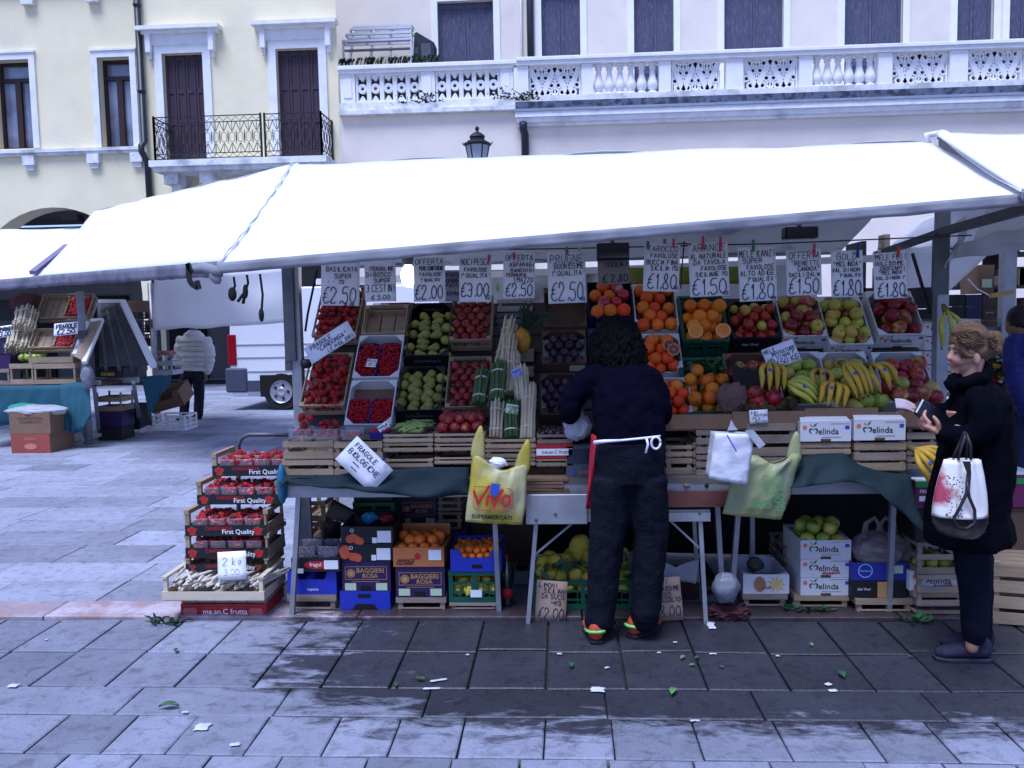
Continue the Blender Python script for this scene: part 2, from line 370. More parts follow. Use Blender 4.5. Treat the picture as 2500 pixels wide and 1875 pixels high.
xR = q(R1,2147,700)[0]
w1 = (*[q(R1,v,0)[0] for v in (-75,160)], q(R1,80,942)[1], q(R1,80,380)[1])
w2 = (*[q(R1,v,640)[0] for v in (632,836)], q(R1,730,937)[1], q(R1,730,363)[1])
d1 = (*[q(R1,v,700)[0] for v in (1045,1300)], q(R1,1170,1008)[1], q(R1,1170,338)[1])
d2 = (*[q(R1,v,700)[0] for v in (1762,2028)], q(R1,1890,998)[1], q(R1,1890,308)[1])
zTop = 13.0; zArc = 4.55
mb = MB(); wall_cells(mb, -24, xR, zArc, zTop, [w1,w2,d1,d2], FY)
# arcade: round arches between piers
ax = q(R1,330,1310)[0]; ar = 2.15; az = q(R1,330,1312)[1]
zs = az-ar
def arch_wall(mb, x0, x1, centres, r, zsp, ztop, y):
    n = 24; xs = []
    edges = sorted([(c-r, c+r) for c in centres]); x = x0
    for a,b in edges:
        mb.add([(x,y,0),(a,y,0),(a,y,ztop),(x,y,ztop)],[(0,1,2,3)])
        for k in range(n):
            t0 = PI-PI*k/n; t1 = PI-PI*(k+1)/n; c = (a+b)/2
            p0 = (c+r*math.cos(t0), zsp+r*math.sin(t0)); p1 = (c+r*math.cos(t1), zsp+r*math.sin(t1))
            mb.add([(p0[0],y,p0[1]),(p1[0],y,p1[1]),(p1[0],y,ztop),(p0[0],y,ztop)],[(0,1,2,3)])
            mb.add([(p0[0],y,p0[1]),(p1[0],y,p1[1]),(p1[0],y+.6,p1[1]),(p0[0],y+.6,p0[1])],[(0,1,2,3)])
        for e in (a,b): mb.add([(e,y,0),(e,y+.6,0),(e,y+.6,zsp),(e,y,zsp)],[(0,1,2,3)])
        x = b
    mb.add([(x,y,0),(x1,y,0),(x1,y,ztop),(x,y,ztop)],[(0,1,2,3)])
arch_wall(mb, -24, xR, [ax-9.4, ax-4.7, ax, ax+4.55], ar, zs, zArc, FY)
mb.obj('wall', M_yel, house)
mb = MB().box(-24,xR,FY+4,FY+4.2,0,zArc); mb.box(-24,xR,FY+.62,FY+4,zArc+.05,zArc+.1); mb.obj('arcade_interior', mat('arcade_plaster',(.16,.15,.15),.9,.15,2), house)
mb = MB()
for k in range(5): mb.box(ax-6+k*2.3, ax-4.9+k*2.3, FY+3.9, FY+4.0, 0, 2.5)
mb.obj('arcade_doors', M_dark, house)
mb = MB().box(ax+.1,ax+.5,FY+.2,FY+.5,az-.30,az-.14); o = mb.obj('hanging_sign', mat('sign_red',(.05,.010,.018),.5), house)
for (a,b,c,d) in (w1,w2):
    mb = MB(); surround(mb,a,b,c,d,FY,.15,.045); f = mb.obj('window', M_stone, house)
    mb = MB(); y = FY+.22; t = .07; zt = c+(d-c)*.80
    mb.box(a,a+t,y,y+.07,c,d); mb.box(b-t,b,y,y+.07,c,d); mb.box(a+t,b-t,y,y+.07,d-t,d); mb.box(a+t,b-t,y,y+.07,c,c+t); mb.box(a+t,b-t,y,y+.07,zt-.045,zt+.045); mb.box((a+b)/2-.07,(a+b)/2+.07,y-.01,y+.06,c+t,zt-.045)
    mb.obj('frame', M_wood_fr, f)
    MB().box(a+.01,b-.01,y+.075,y+.09,c+.01,d-.01).obj('pane', M_glass, f)
for (a,b,c,d) in (d1,d2):
    mb = MB(); surround(mb,a,b,c,d,FY,.19,.05); z = d+.19
    mb.box(a-.34,b+.34,FY-.08,FY+.02,z+.05,z+.24); mb.box(a-.42,b+.42,FY-.18,FY+.02,z+.24,z+.31); mb.box(a-.5,b+.5,FY-.28,FY+.02,z+.31,z+.40)
    for s in (a-.33,b+.21): mb.box(s,s+.12,FY-.18,FY-.001,z-.18,z+.238); mb.box(s+.02,s+.10,FY-.10,FY-.001,z-.32,z-.18)
    s = mb.obj('door_surround', M_stone, house)
    shutter(a,b,c,d,FY+.12,4,(.03,.36,.66,.97),M_sh_br,house)
# sill band and corbels
xa = q(R1,892,900)[0]; zb0, zb1 = q(R1,300,988)[1], q(R1,300,950)[1]
mb = MB().box(-24,xa,FY-.14,FY+.02,zb0+.07,zb1).box(-24,xa,FY-.09,FY+.02,zb0,zb0+.07)
for xx in (-330,158,565,838):
    x = q(R1,xx,1000)[0]; mb.box(x,x+.3,FY-.13,FY+.02,zb0-.22,zb0); mb.box(x+.05,x+.25,FY-.08,FY+.02,zb0-.34,zb0-.22)
mb.obj('sill_band', M_stone_d, house)
mb = MB(); zc = q(R1,165,12)[1]
for xx in (150,560): x = q(R1,xx,10)[0]; mb.box(x,x+.3,FY-.14,FY+.02,zc-.1,zc+.35)
mb.box(-24,q(R1,880,0)[0],FY-.16,FY+.02,zc+.35,zc+.5); mb.obj('upper_sill_band', M_stone_d, house)
mb = MB(); x = q(R1,905,500)[0]; mb.tube([(x,FY-.1,12.8),(x,FY-.1,zb1+.1),(x-.02,FY-.22,zb1-.02),(x-.02,FY-.22,zb0),(x+.05,FY-.1,zb0-.25),(x+.08,FY-.1,0)],.075,10)
for z in (7.2,9.2,11.2,4.2): mb.lathe([(.095,-.03),(.095,.03)],10,Matrix.Translation((x,FY-.1,z)))
mb.obj('drainpipe', M_pipe, house, smooth=True)
# balcony
BY = FY-.95
bx0, bx1 = q(R1,978,900,BY)[0], q(R1,2035,900,BY)[0]; zs1 = q(R1,1500,1004,BY)[1]; zr = q(R1,1500,728,BY)[1]
mb = MB().box(bx0-.12,bx1+.12,BY-.1,FY+.02,zs1-.14,zs1).box(bx0-.06,bx1+.06,BY-.02,FY+.02,zs1-.24,zs1-.14)
for xx in (bx0+.1,(bx0+bx1)/2-1,(bx0+bx1)/2+.6,bx1-.4):
    mb.box(xx,xx+.32,BY+.15,FY+.02,zs1-.50,zs1-.24); mb.box(xx+.04,xx+.28,BY+.45,FY+.02,zs1-.78,zs1-.50)
bal = mb.obj('balcony', M_stone_d, house)
mb = MB(); hr = zr-zs1
def ironrun(mb, p0, p1, n):
    p0 = Vector(p0); p1 = Vector(p1); d = p1-p0
    for z in (0.04,.15,.86,1.0): mb.bar(p0+Vector((0,0,z*hr)), p1+Vector((0,0,z*hr)), .020 if z < 1 else .036, .018)
    for k in range(n):
        c = lambda t, z: p0+d*((k+t)/n)+Vector((0,0,z*hr))
        W = .011
        for s in (-1,1):
            mb.tube([c(.5+s*.5,.16),c(.5+s*.28,.26),c(.5+s*.05,.36)],W*.7,5); mb.tube([c(.5+s*.5,.85),c(.5+s*.28,.75),c(.5+s*.05,.65)],W*.7,5)
            mb.tube([c(.5+s*.5,.36),c(.5+s*.46,.5),c(.5+s*.5,.65)],W*.7,5)
            mb.tube([c(.5,.38),c(.5+s*.3,.43),c(.5+s*.3,.58),c(.5,.63)],W*.6,5)
        mb.tube([c(.5,.16),c(.5,.36)],W*.6,5); mb.tube([c(.5,.65),c(.5,.85)],W*.6,5)
        mb.tube([c(0,.05),c(.5,.14),c(1,.05)],W*.6,5); mb.tube([c(0,.97),c(.5,.88),c(1,.97)],W*.6,5)
    for p in (p0,p1): mb.bar(p, p+Vector((0,0,hr+.03)), .04)
xm = q(R1,1665,900,BY)[0]
ironrun(mb,(bx0,BY,zs1),(xm-.04,BY,zs1),13); ironrun(mb,(xm+.05,BY,zs1),(bx1,BY,zs1),7)
for xx in (bx0,bx1): ironrun(mb,(xx,BY,zs1),(xx,FY-.02,zs1),4)
mb.obj('railing', M_iron, bal)
# ---------------- terrace building on the right
ter = thing('building', 'pink plastered building with white balustraded terrace and grey shutter doors', 'building', (0,0,0))
zt0 = q(R2,600,705)[1]; UY = FY+2.6
mb = MB().add([(xR+.01,FY,0),(20,FY,0),(20,FY,zt0),(xR+.01,FY,zt0)],[(0,1,2,3)]).obj('wall', M_pink, ter)
MB().box(xR+.02,19.9,FY+.05,UY,zt0-.3,zt0+.02).obj('terrace_floor', M_stone_d, ter)
xc = q(R2,1196,700)[0]
def uz(conv, y): return q(conv,600,y,UY)[1]
doors = []
for conv,a,b in ((R2,697,1050),(R2,1353,1598),(R2,1938,2190),(R3,305,680),(R3,1066,1434),(R3,1777,2008),(R3,2107,2330)):
    doors.append((q(conv,a,200,UY)[0], q(conv,b,200,UY)[0], zt0+.02, q(R2,870,5,UY)[1]))
doors.append((doors[-1][1]+1.2,doors[-1][1]+2.5,zt0+.02,doors[0][3]))
doors = [(a,b,c,d+(0 if i == 0 else .25)) for i,(a,b,c,d) in enumerate(doors)]
mb = MB(); wall_cells(mb, xR-4, 20, zt0, 13, doors, UY, .25); mb.obj('upper_wall', M_pink2, ter)
for i,(a,b,c,d) in enumerate(doors):
    mb = MB(); mb.box(a-.17,a,UY-.03,UY+.02,c,d+.17); mb.box(b,b+.17,UY-.03,UY+.02,c,d+.17); mb.box(a,b,UY-.03,UY+.02,d,d+.17); mb.obj('door_surround', M_white, ter)
    shutter(a,b,c,d,UY+.12,2 if b-a < 1.05 else 4 if False else 3 if b-a < 1.2 else 2,(.02,.34,.40,.97),M_sh_gr,ter)
# balustrade
def zz(conv,x,y): return q(conv,x,y)[1]
rt, rb = zz(R2,600,405), zz(R2,600,455); bt, bb = zz(R2,600,640), zt0-.02
rail2 = MB()
xa0, xa1 = xR+.02, xc+.02
rail2.box(xa0,xa1,FY-.10,FY+.26,rb,rt).box(xa0,xa1,FY-.14,FY+.30,rt-.1,rt-.03)
rail2.box(xc+.02,20,FY-.16,FY+.28,rb+.03,rt+.03).box(xc+.02,20,FY-.20,FY+.32,rt-.06,rt+.0)
rail2.obj('balustrade_rail', M_stone, ter)
b2 = MB().box(xa0,xa1,FY-.06,FY+.2,bb,bt).box(xa0,xa1,FY-.16,FY+.24,bb-.04,bb+.06)
b2.box(xc+.02,20,FY-.12,FY+.2,zz(R2,1600,640)-.02,zz(R2,1600,605)); b2.obj('balustrade_base', M_stone_d, ter)
def zr2(y): return zz(R2,1600,y)
MB().box(xc-.02,20,FY-.20,FY+.02,zr2(695),zr2(640)-.021).obj('flashing', M_lead, ter)
mb = MB().box(xc-.05,20,FY-.30,FY+.02,zr2(712),zr2(695)-.002); mb.obj('gutter', mat('gutter_metal',(.30,.34,.40),.4,.15,5), ter)
MB().box(xc-.03,20,FY-.27,FY-.005,zr2(745),zr2(713)).box(xc-.01,20,FY-.19,FY-.005,zr2(775),zr2(745)-.002).box(xc+.02,20,FY-.1,FY-.005,zr2(795),zr2(775)-.002).obj('cornice', mat('cornice_stone',(.80,.79,.78),.85,.1,5,.3,40,col2=(.50,.51,.52),c2=(.55,.72),c2scale=1.6), ter)
def pierced(kind, x0, x1, z0, z1):
    """a pierced stone panel built from bars, rings and tracery"""
    m = MB(); y0, y1 = FY-.0, FY+.12; W = x1-x0; Hh = z1-z0; yc = FY+.06
    if kind == 'ring':
        n = 5; cw = W/n
        m.box(x0,x1,y0,y1,z0,z0+.05); m.box(x0,x1,y0,y1,z1-.05,z1)
        for k in range(n+1): m.box(max(x0,x0+k*cw-.05),min(x1,x0+k*cw+.05),y0,y1,z0+.05,z1-.05)
        for k in range(n):
            c = x0+(k+.5)*cw; zm = (z0+z1)/2
            m.lathe([(.04,-.05),(.115,-.05),(.115,.05),(.04,.05),(.04,-.05)],16,Matrix.Translation((c,yc,zm)) @ Matrix.Rotation(PI/2,4,'X'))
            m.box(x0+k*cw+.045,c-.11,y0+.02,y1-.02,zm-.022,zm+.022); m.box(c+.11,x0+(k+1)*cw-.045,y0+.02,y1-.02,zm-.022,zm+.022)
            for s in (-1,1):
                e = z1-.05 if s > 0 else z0+.05
                m.poly([(c-cw*.28,y0+.01,e),(c+cw*.28,y0+.01,e),(c+.02,y0+.01,e-s*.11),(c-.02,y0+.01,e-s*.11)],(0,.09,0))
    elif kind == 'zig':
        m.box(x0,x1,y0,y1,z0,z0+.03); m.box(x0,x1,y0,y1,z1-.03,z1); m.box(x0,x0+.03,y0,y1,z0+.03,z1-.03); m.box(x1-.03,x1,y0,y1,z0+.03,z1-.03)
        P = [(x0+.02,z1-.03),(x0+W*.25,z0+.03),(x0+W*.5,z1-.03),(x0+W*.75,z0+.03),(x1-.02,z1-.03)]
        for a,b in zip(P,P[1:]): m.bar((a[0],yc,a[1]),(b[0],yc,b[1]),.12,.1,up=(0,1,0))
        tri = [(x0+W*.25,z1,-1),(x0+W*.75,z1,-1),(x0+W*.5,z0,1),(x0,z0,1),(x1,z0,1)]
        for (cx,cz,s) in tri:
            for (dx,dz,r) in ((0,.12,.10),(-.17,.10,.09),(.17,.10,.09),(-.08,.26,.08),(.08,.26,.08),(0,.40,.07)):
                if not x0+.02 < cx+dx < x1-.02: continue
                m.lathe([(r*.55,-.04),(r,-.04),(r,.04),(r*.55,.04),(r*.55,-.04)],10,Matrix.Translation((cx+dx,yc,cz+s*dz)) @ Matrix.Rotation(PI/2,4,'X'))
            m.bar((cx,yc,cz),(cx,yc,cz+s*.45),.04,.06,up=(0,1,0))
    elif kind == 'bal':
        n = 6; cw = W/n; h_ = Hh
        for k in range(n):
            m.lathe([(.11,0),(.11,.06*h_),(.06,.10*h_),(.10,.17*h_),(.125,.28*h_),(.115,.38*h_),(.075,.56*h_),(.055,.78*h_),(.085,.86*h_),(.06,.9*h_),(.1,.94*h_),(.1,h_)],14,Matrix.Translation((x0+(k+.5)*cw,yc,z0)))
        return m, True
    return m, False
panels = []
def sx(conv,x): return q(conv,x,500)[0]
left = [('p',80,175),('ring',175,590),('p',590,680),('ring',680,1090),('p',1090,1175)]
right = [(R2,'p',1178,1272),(R2,'zig',1275,1600),(R2,'p',1605,1678),(R2,'bal',1680,2092),(R2,'p',2095,2170),(R2,'zig',2175,2318+170-8),(R3,'p',312,422),(R3,'zig',425,770),(R3,'p',772,858),(R3,'bal',860,1268),(R3,'p',1270,1360),(R3,'zig',1362,1718),(R3,'p',1720,1835),(R3,'zig',1838,2190),(R3,'p',2192,2280),(R3,'bal',2284,2700),(R3,'p',2704,2800)]
for k,a,b in left:
    x0,x1 = sx(R2,a)+.005,sx(R2,b)-.005
    if k == 'p': MB().box(x0,x1,FY-.04,FY+.16,bt+.001,rb-.001).box(x0+.08,x1-.08,FY-.06,FY-.041,bt+.12,rb-.12).obj('pier', M_white, ter)
    else: panels.append((k,x0,x1,bt+.001,rb-.001))
zl, zh = zr2(605)+.002, rb+.028
for conv,k,a,b in right:
    x0,x1 = sx(conv,a)+.005,sx(conv,b)-.005
    if k == 'p': MB().box(x0,x1,FY-.1,FY+.18,zl,zh).obj('pier', M_white, ter)
    else: panels.append((k,x0,x1,zl,zh))
for k,x0,x1,z0,z1 in panels:
    m,s = pierced(k,x0,x1,z0,z1); m.obj('balustrade_panel' if k != 'bal' else 'balusters', M_white if k != 'ring' else M_stone, ter, smooth=s)
mb = MB(); x = q(R2,1283,200,UY)[0]; mb.tube([(x,UY-.1,zt0),(x,UY-.1,12.8)],.09,10); x = q(R2,1250,900)[0]; mb.tube([(x-.03,FY-.3,zr2(795)+.05),(x-.03,FY-.2,zr2(820)),(x,FY-.1,zr2(850)),(x,FY-.1,0)],.09,10)
mb.obj('drainpipe', M_pipe, ter, smooth=True)
mb = MB(); x = q(R2,1226,200,UY)[0]; mb.tube([(x,UY-.05,zt0),(x,UY-.05,12.8)],.03,8); mb.obj('thin_pipe', M_white, ter, smooth=True)
mb = MB(); r = random.Random(5)
for (cx,cz,n) in ((620,655,60),(500,662,25),(1240,640,70),(1110,630,40)):
    p = at(R2(cx,cz),FY-.18)
    for k in range(n):
        a = r.gauss(0,.16); b = abs(r.gauss(0,.1)); t = r.uniform(0,2*PI); s = r.uniform(.03,.08)
        mb.add([(p.x+a,p.y-.02+r.uniform(-.05,.05),p.z+b),(p.x+a+s*math.cos(t),p.y-.05,p.z+b+s*.8),(p.x+a+s,p.y-.02,p.z+b+s*math.sin(t)*.4)],[(0,1,2)])
o = mb.obj('weeds', M_moss); tag(o,'green weeds rooted in the stained ledge of the white balustrade','weeds',kind='stuff')
o = MB().box(xR+.3,xc-.3,FY+.75,FY+1.15,zt0+.02,zt0+1.0).obj('dark_backing', M_dark); tag(o,'long dark planter trough standing behind the ringed balustrade panels','planter')  # added dark block, put there to blacken the openings before it
# things on the terrace
zt = zt0+.02
rk = thing('plant_rack', 'tiered white metal plant rack standing behind the terrace balustrade', 'rack', at(R2(335,420),UY-1.0))
p = at(R2(335,420),UY-1.0); s1 = 1/ (FPX/ (UY-1.0))*.3858   # metres per crop unit there
mb = MB(); tray = MB(); W = 210*s1
for k,(zz_,dy,hw) in enumerate(((290,-.35,1.0),(230,-.1,.98),(180,.15,.92),(145,.4,.9))):
    z = (420-zz_)*s1; w_ = W*hw
    mb.bar((-w_,dy,z),(w_,dy,z),.08,.05); mb.bar((-w_,dy+.22,z-.02),(w_,dy+.22,z-.02),.05,.05)
    for t in (-1,-.33,.33,1): mb.bar((t*w_,dy,z-.02),(t*w_,dy+.22,z-.02),.04); 
    if k < 3: tray.box(-w_,w_,dy+.05,dy+.2,z-.2,z-.18)
for s in (-1,1):
    for t in (.95,.3): mb.bar((s*W*t,-.35,-.6),(s*W*.92*t,.45,(420-145)*s1),.06)
    mb.bar((s*W,-.35,-.6),(s*W,-.35,(420-280)*s1),.05)
mb.obj('frame', mat('rack_metal',(.62,.63,.66),.5,.1,6), rk); tray.obj('trays', mat('rack_tray',(.30,.31,.34),.6,.2,6), rk)
cbx = thing('cabinet', 'dark slanted cabinet beside the plant rack on the terrace', 'cabinet', at(R2(600,412),UY-.9))
s1 = (UY-.9)/FPX*.3858
mb = MB().poly([(-72*s1,0,-.6),(75*s1,0,-.6),(75*s1,0,135*s1),(-30*s1,0,200*s1),(-45*s1,0,195*s1)],(0,.5,0)); mb.obj('body', mat('cabinet_dark',(.03,.035,.05),.5,.2,5), cbx)
mb = MB().box(-5*s1,55*s1,-.015,-.002,-.3,130*s1).box(-50*s1,-25*s1,-.015,-.002,70*s1,110*s1); mb.obj('door', mat('cabinet_grey',(.12,.13,.16),.5,.2,5), cbx)
mb = MB(); 
for k in range(90):
    x = r.uniform(-1.6,1.6); 
    for j in range(3):
        a = r.uniform(-.07,.07); mb.add([(x+a,-.1+a,0+.1*j),(x+a+.06,-.15,.12+r.uniform(0,.12)),(x+a-.03,-.05,.1)],[(0,1,2)])
o = mb.obj('ivy', M_moss); o.location = at(R2(320,425),FY+.8); tag(o,'low dark creeper growing under the plant rack behind the balustrade','creeper',kind='stuff')
# street lamp
p = at(R2(950,1020),15.0); u = 15.0/FPX*.3858
lamp = thing('street_lamp', 'old fashioned black street lamp with frosted lantern rising behind the awning', 'street lamp', (p.x,p.y,0))
g = MB(); z = p.z
g.lathe([(.16,0),(.16,.3),(.09,.5),(.06,1.2),(.05,z-90*u),(.09,z-80*u),(.03,z-70*u)],12).obj('post', M_iron, lamp, smooth=True)
MB().lathe([(40*u,z-70*u),(72*u,z+95*u)],6).obj('lantern_glass', mat('frosted_glass',(.62,.64,.70),.4,.05,4,trans=.5), lamp)
mb = MB().lathe([(88*u,z+98*u),(90*u,z+104*u),(60*u,z+122*u),(45*u,z+128*u),(45*u,z+140*u),(50*u,z+146*u),(46*u,z+156*u),(26*u,z+172*u),(12*u,z+178*u),(8*u,z+186*u),(13*u,z+194*u),(13*u,z+204*u),(5*u,z+212*u),(3*u,z+216*u)],12)
for k in range(6):
    a = PI/3*k; mb.tube([(40*u*math.cos(a),40*u*math.sin(a),z-70*u),(74*u*math.cos(a),74*u*math.sin(a),z+97*u)],4*u,6)
    mb.tube([(86*u*math.cos(a),86*u*math.sin(a),z+100*u),(94*u*math.cos(a),94*u*math.sin(a),z+112*u),(86*u*math.cos(a),86*u*math.sin(a),z+116*u)],3*u,5)
mb.obj('cap', M_iron, lamp, smooth=False)
# ------------------------------------------------------------------ awnings, posts, left part of the market
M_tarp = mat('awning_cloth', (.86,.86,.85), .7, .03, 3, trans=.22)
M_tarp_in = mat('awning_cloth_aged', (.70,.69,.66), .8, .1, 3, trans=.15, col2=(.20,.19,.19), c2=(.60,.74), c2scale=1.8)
M_sheet = mat('side_sheet', (.90,.91,.93), .6, .05, 2, trans=.68)
M_val = mat('valance_cloth', (.30,.30,.32), .8, .18, 8, col2=(.20,.20,.22), c2=(.5,.7), c2scale=5, stretch=(1,1,3))
M_steel = mat('galvanised_steel', (.36,.37,.39), .45, .2, 9, metal=.5)
M_dsteel = mat('grey_steel', (.13,.135,.15), .5, .25, 9, metal=.3)
M_rope = mat('rope', (.02,.02,.025), .9)
def panel(a, b, c, d, nu=24, nv=10, sag=.05, seed=0, ripple=.006):
    """cloth between four corners a b (front) and c d (ridge), sagging between its bars"""
    a,b,c,d = map(Vector,(a,b,c,d))
    def fn(u, v):
        p = a.lerp(b,u).lerp(c.lerp(d,u),v)
        s = math.sin(PI*v)*(.6+.4*math.cos(2*PI*u*3)) * sag
        n_ = noise.noise(Vector((u*7+seed,v*3,seed)))*ripple*3
        return (p.x, p.y, p.z - s + n_)
    return MB().grid(fn, nu, nv)
def awning(label, fL, fR, rL, rR, back=2.0, bz=-.65, val=.055, seed=0, valmat=None, inner=True):
    t = thing('awning', label, 'awning', (0,0,0)); fL,fR,rL,rR = map(Vector,(fL,fR,rL,rR))
    panel(fL,fR,rL,rR,40,12,.03,seed).obj('roof_cloth', M_tarp, t, smooth=True, solid=.003)
    nrm = ((rL-fL)+(rR-fR)); nrm.z = 0; nrm.normalize()
    bL, bR = rL+nrm*back+Vector((0,0,bz)), rR+nrm*back+Vector((0,0,bz))
    panel(bL,bR,rL,rR,30,10,.05,seed+3,.012).obj('rear_cover', M_tarp_in, t, smooth=True, solid=.003)
    d = fR-fL
    def vf(u, v):
        p = fL+d*u; k = noise.noise(Vector((u*40+seed,v*2,1)))*.006
        return (p.x-nrm.x*(.012+k), p.y-nrm.y*(.012+k)-.006, p.z+.012-v*val*(1+.08*noise.noise(Vector((u*25,0,seed)))))
    MB().grid(vf,120,3).obj('valance', valmat or M_val, t, smooth=True, solid=.004)
    MB().tube([fL+nrm*.02+Vector((0,0,-.018)),fR+nrm*.02+Vector((0,0,-.018))],.02,8).tube([rL+Vector((0,0,-.02)),rR+Vector((0,0,-.02))],.018,8).tube([bL,bR],.02,8).obj('bars', M_steel, t, smooth=True)
    return t, bL, bR
aw_fL, aw_fR, aw_rL, aw_rR = at((533,648),4.0), at((2600,471),4.0), at((712,402),6.35), at((2272,345),6.35)
aw, bL, bR = awning('long white awning sloping over the central fruit stall', aw_fL, aw_fR, aw_rL, aw_rR, seed=1)
mb = MB(); e0, e1 = aw_fL, aw_rL
mb.tube([e0.lerp(e1,k/30)+Vector((.006*math.sin(k*1.7),0,.012-.03*math.sin(PI*k/30))) for k in range(31)],.0055,6); mb.obj('edge_hem', mat('hem_grey',(.55,.57,.62),.8,.2,9), aw, smooth=True)
aw2, b2L, b2R = awning('white awning adjoining the right end of the central one with a raised fold', at((2492,474),3.93)+Vector((0,0,.01)), at((3100,425),3.93), at((2290,334),6.3)+Vector((0,0,.02)), at((3000,330),6.3), seed=5)
l0, l1 = at((2300,332),6.2), at((2520,478),3.9)
mb = MB()
def fold(u, v):
    p = l0.lerp(l1,u); a = -PI*.1+PI*1.1*v; r_ = .03*(1-.3*u)
    return (p.x+math.cos(a)*r_*1.6, p.y, p.z+max(0,math.sin(a))*r_*1.1+.01)
mb.grid(fold,14,8).obj('raised_fold', M_tarp, aw2, smooth=True, solid=.003)
pk = [at((2267,348),6.3),at((2262,330),6.3),at((2290,325),6.3),at((2325,338),6.25)]
MB().tube(pk,[.018,.024,.02,.012],7).obj('cloth_knot', M_tarp, aw2, smooth=True)
aw3, b3L, b3R = awning('white awning of the far left stall with a deep grey valance', at((90,676),10.9), at((545,640),8.0), at((231,514),12.3), at((730,398),9.0), back=1.6, val=.15, seed=9, valmat=mat('grimy_valance',(.22,.21,.25),.85,.3,4,col2=(.12,.12,.15),c2=(.45,.65),c2scale=3))
aw4, _, _ = awning('lower white awning at the left edge behind the far stall awning', at((-380,715),11.9), at((93,677),10.93), at((-300,566),13.6), at((205,558),13.4), back=1.0, val=.15, seed=12, valmat=MATS['grimy_valance'])
MB().bar(at((165,600),12.0),at((80,666),11.0),.09,.05).obj('pole', mat('pole_violet',(.24,.2,.3),.5), aw4)
# clamp, cords hanging from the front bar
cl = thing('clamp', 'dark metal clamp fixing the corner of the awning bar with a wrapped cloth end', 'clamp', at(D(1425,215),4.0))
u = 4.05/FPX*.3376
mb = MB()
for a,b in (((-45,85),(-20,30)),((-40,-30),(-20,-70)),((-40,-30),(-40,80)),((-20,-70),(20,-95)),((15,-40),(30,-100))): mb.bar((a[0]*u,-.03,a[1]*u),(b[0]*u,-.03,b[1]*u),.02)
mb.obj('jaw', M_iron, cl)
mb = MB(); mb.tube([(-40*u,-.01,40*u),(60*u,-.01,50*u),(140*u,-.01,20*u),(190*u,-.005,10*u)],[.02,.03,.032,.02],8); mb.tube([(120*u,-.01,10*u),(160*u,-.01,-50*u),(175*u,-.01,-60*u)],[.028,.02,.005],6); mb.obj('wrapped_cloth', M_val, cl, smooth=True)
for (x,y0,y1,k) in ((1690,225,350,0),(1785,210,330,1),(1880,205,500,2)):
    p0, p1 = at(D(x,y0),4.02), at(D(x-(10 if k<2 else -10),y1),4.02); mb = MB().tube([p0,p0.lerp(p1,.5)+Vector((.01,0,0)),p1],.006,6)
    mb.ell(p1,.022 if k==0 else .014,.015,.035,8,6)
    if k == 1: mb.tube([p1,p1+Vector((-.04,0,-.05))],.008,5); mb.tube([p1,p1+Vector((-.015,0,-.06))],.008,5)
    o = mb.obj('cord', M_rope, smooth=True); tag(o, ('knotted black cord with a round end hanging beside the clamp','black cord with frayed double end hanging from the awning','longest thin black cord hanging with a small knot')[k], 'cord','cords hanging from the awning bar')
# posts and arms of the central stall
po = thing('stall_post', 'grey steel post with a bracket at the left end of the central stall', 'post', at((731,970),5.05)*1)
zt = at((731,640),5.05).z; po.location.z = 0
MB().box(-.032,.032,-.03,.03,0,zt).obj('pole', M_steel, po, bevel=.004)
MB().box(-.062,.004,-.055,-.031,zt-.6,zt-.02).box(-.066,-.03,-.05,-.031,zt-.66,zt-.6).obj('bracket', M_dsteel, po)
MB().lathe([(.022,-.03),(.03,-.02),(.03,.02),(.02,.03)],10,Matrix.Translation((.06,-.03,zt-.62)) @ Matrix.Rotation(PI/2,4,'Y')).obj('knob', M_iron, po, smooth=True)
o = MB().tube([at(A(245,265),4.9),at(A(170,620),4.9),at(A(150,760),4.9)],.007,6).obj('strap', M_rope); tag(o,'black strap stretched between the awning bar and the left post knob','strap')
pr = thing('stall_post', 'grey steel post at the right end of the central stall with loose white rag', 'post', at((2293,900),5.35)); pr.location.z = 0
zt = at((2293,500),5.35).z
MB().box(-.036,.036,-.035,.035,0,zt).obj('pole', M_steel, pr, bevel=.004)
MB().box(-.075,.02,-.06,-.036,zt-.55,zt-.18).obj('bracket', M_dsteel, pr)
def rag(u, v): return (.06+.05*u+.03*math.sin(v*5)-.05*v*v, -.05+.03*math.sin(u*6+v*4), zt-.12-.28*v+.05*u)
MB().grid(rag,6,12).obj('rag', M_sheet, pr, smooth=True, solid=.002)
ar = MB().bar(at((2140,622),6.1),at((2302,566),5.3),.05,.04).bar(at((2302,566),5.27),at((2540,500),4.05),.055,.045).obj('steel_brace', M_dsteel); tag(ar,'grey steel arm slanting from the right post up to the awning edge','arm')
o = MB().bar(at(C(1290,180),5.6),at(C(1420,615),5.3),.016).obj('strut', M_iron); tag(o,'thin dark strut slanting down to the right post','strut')
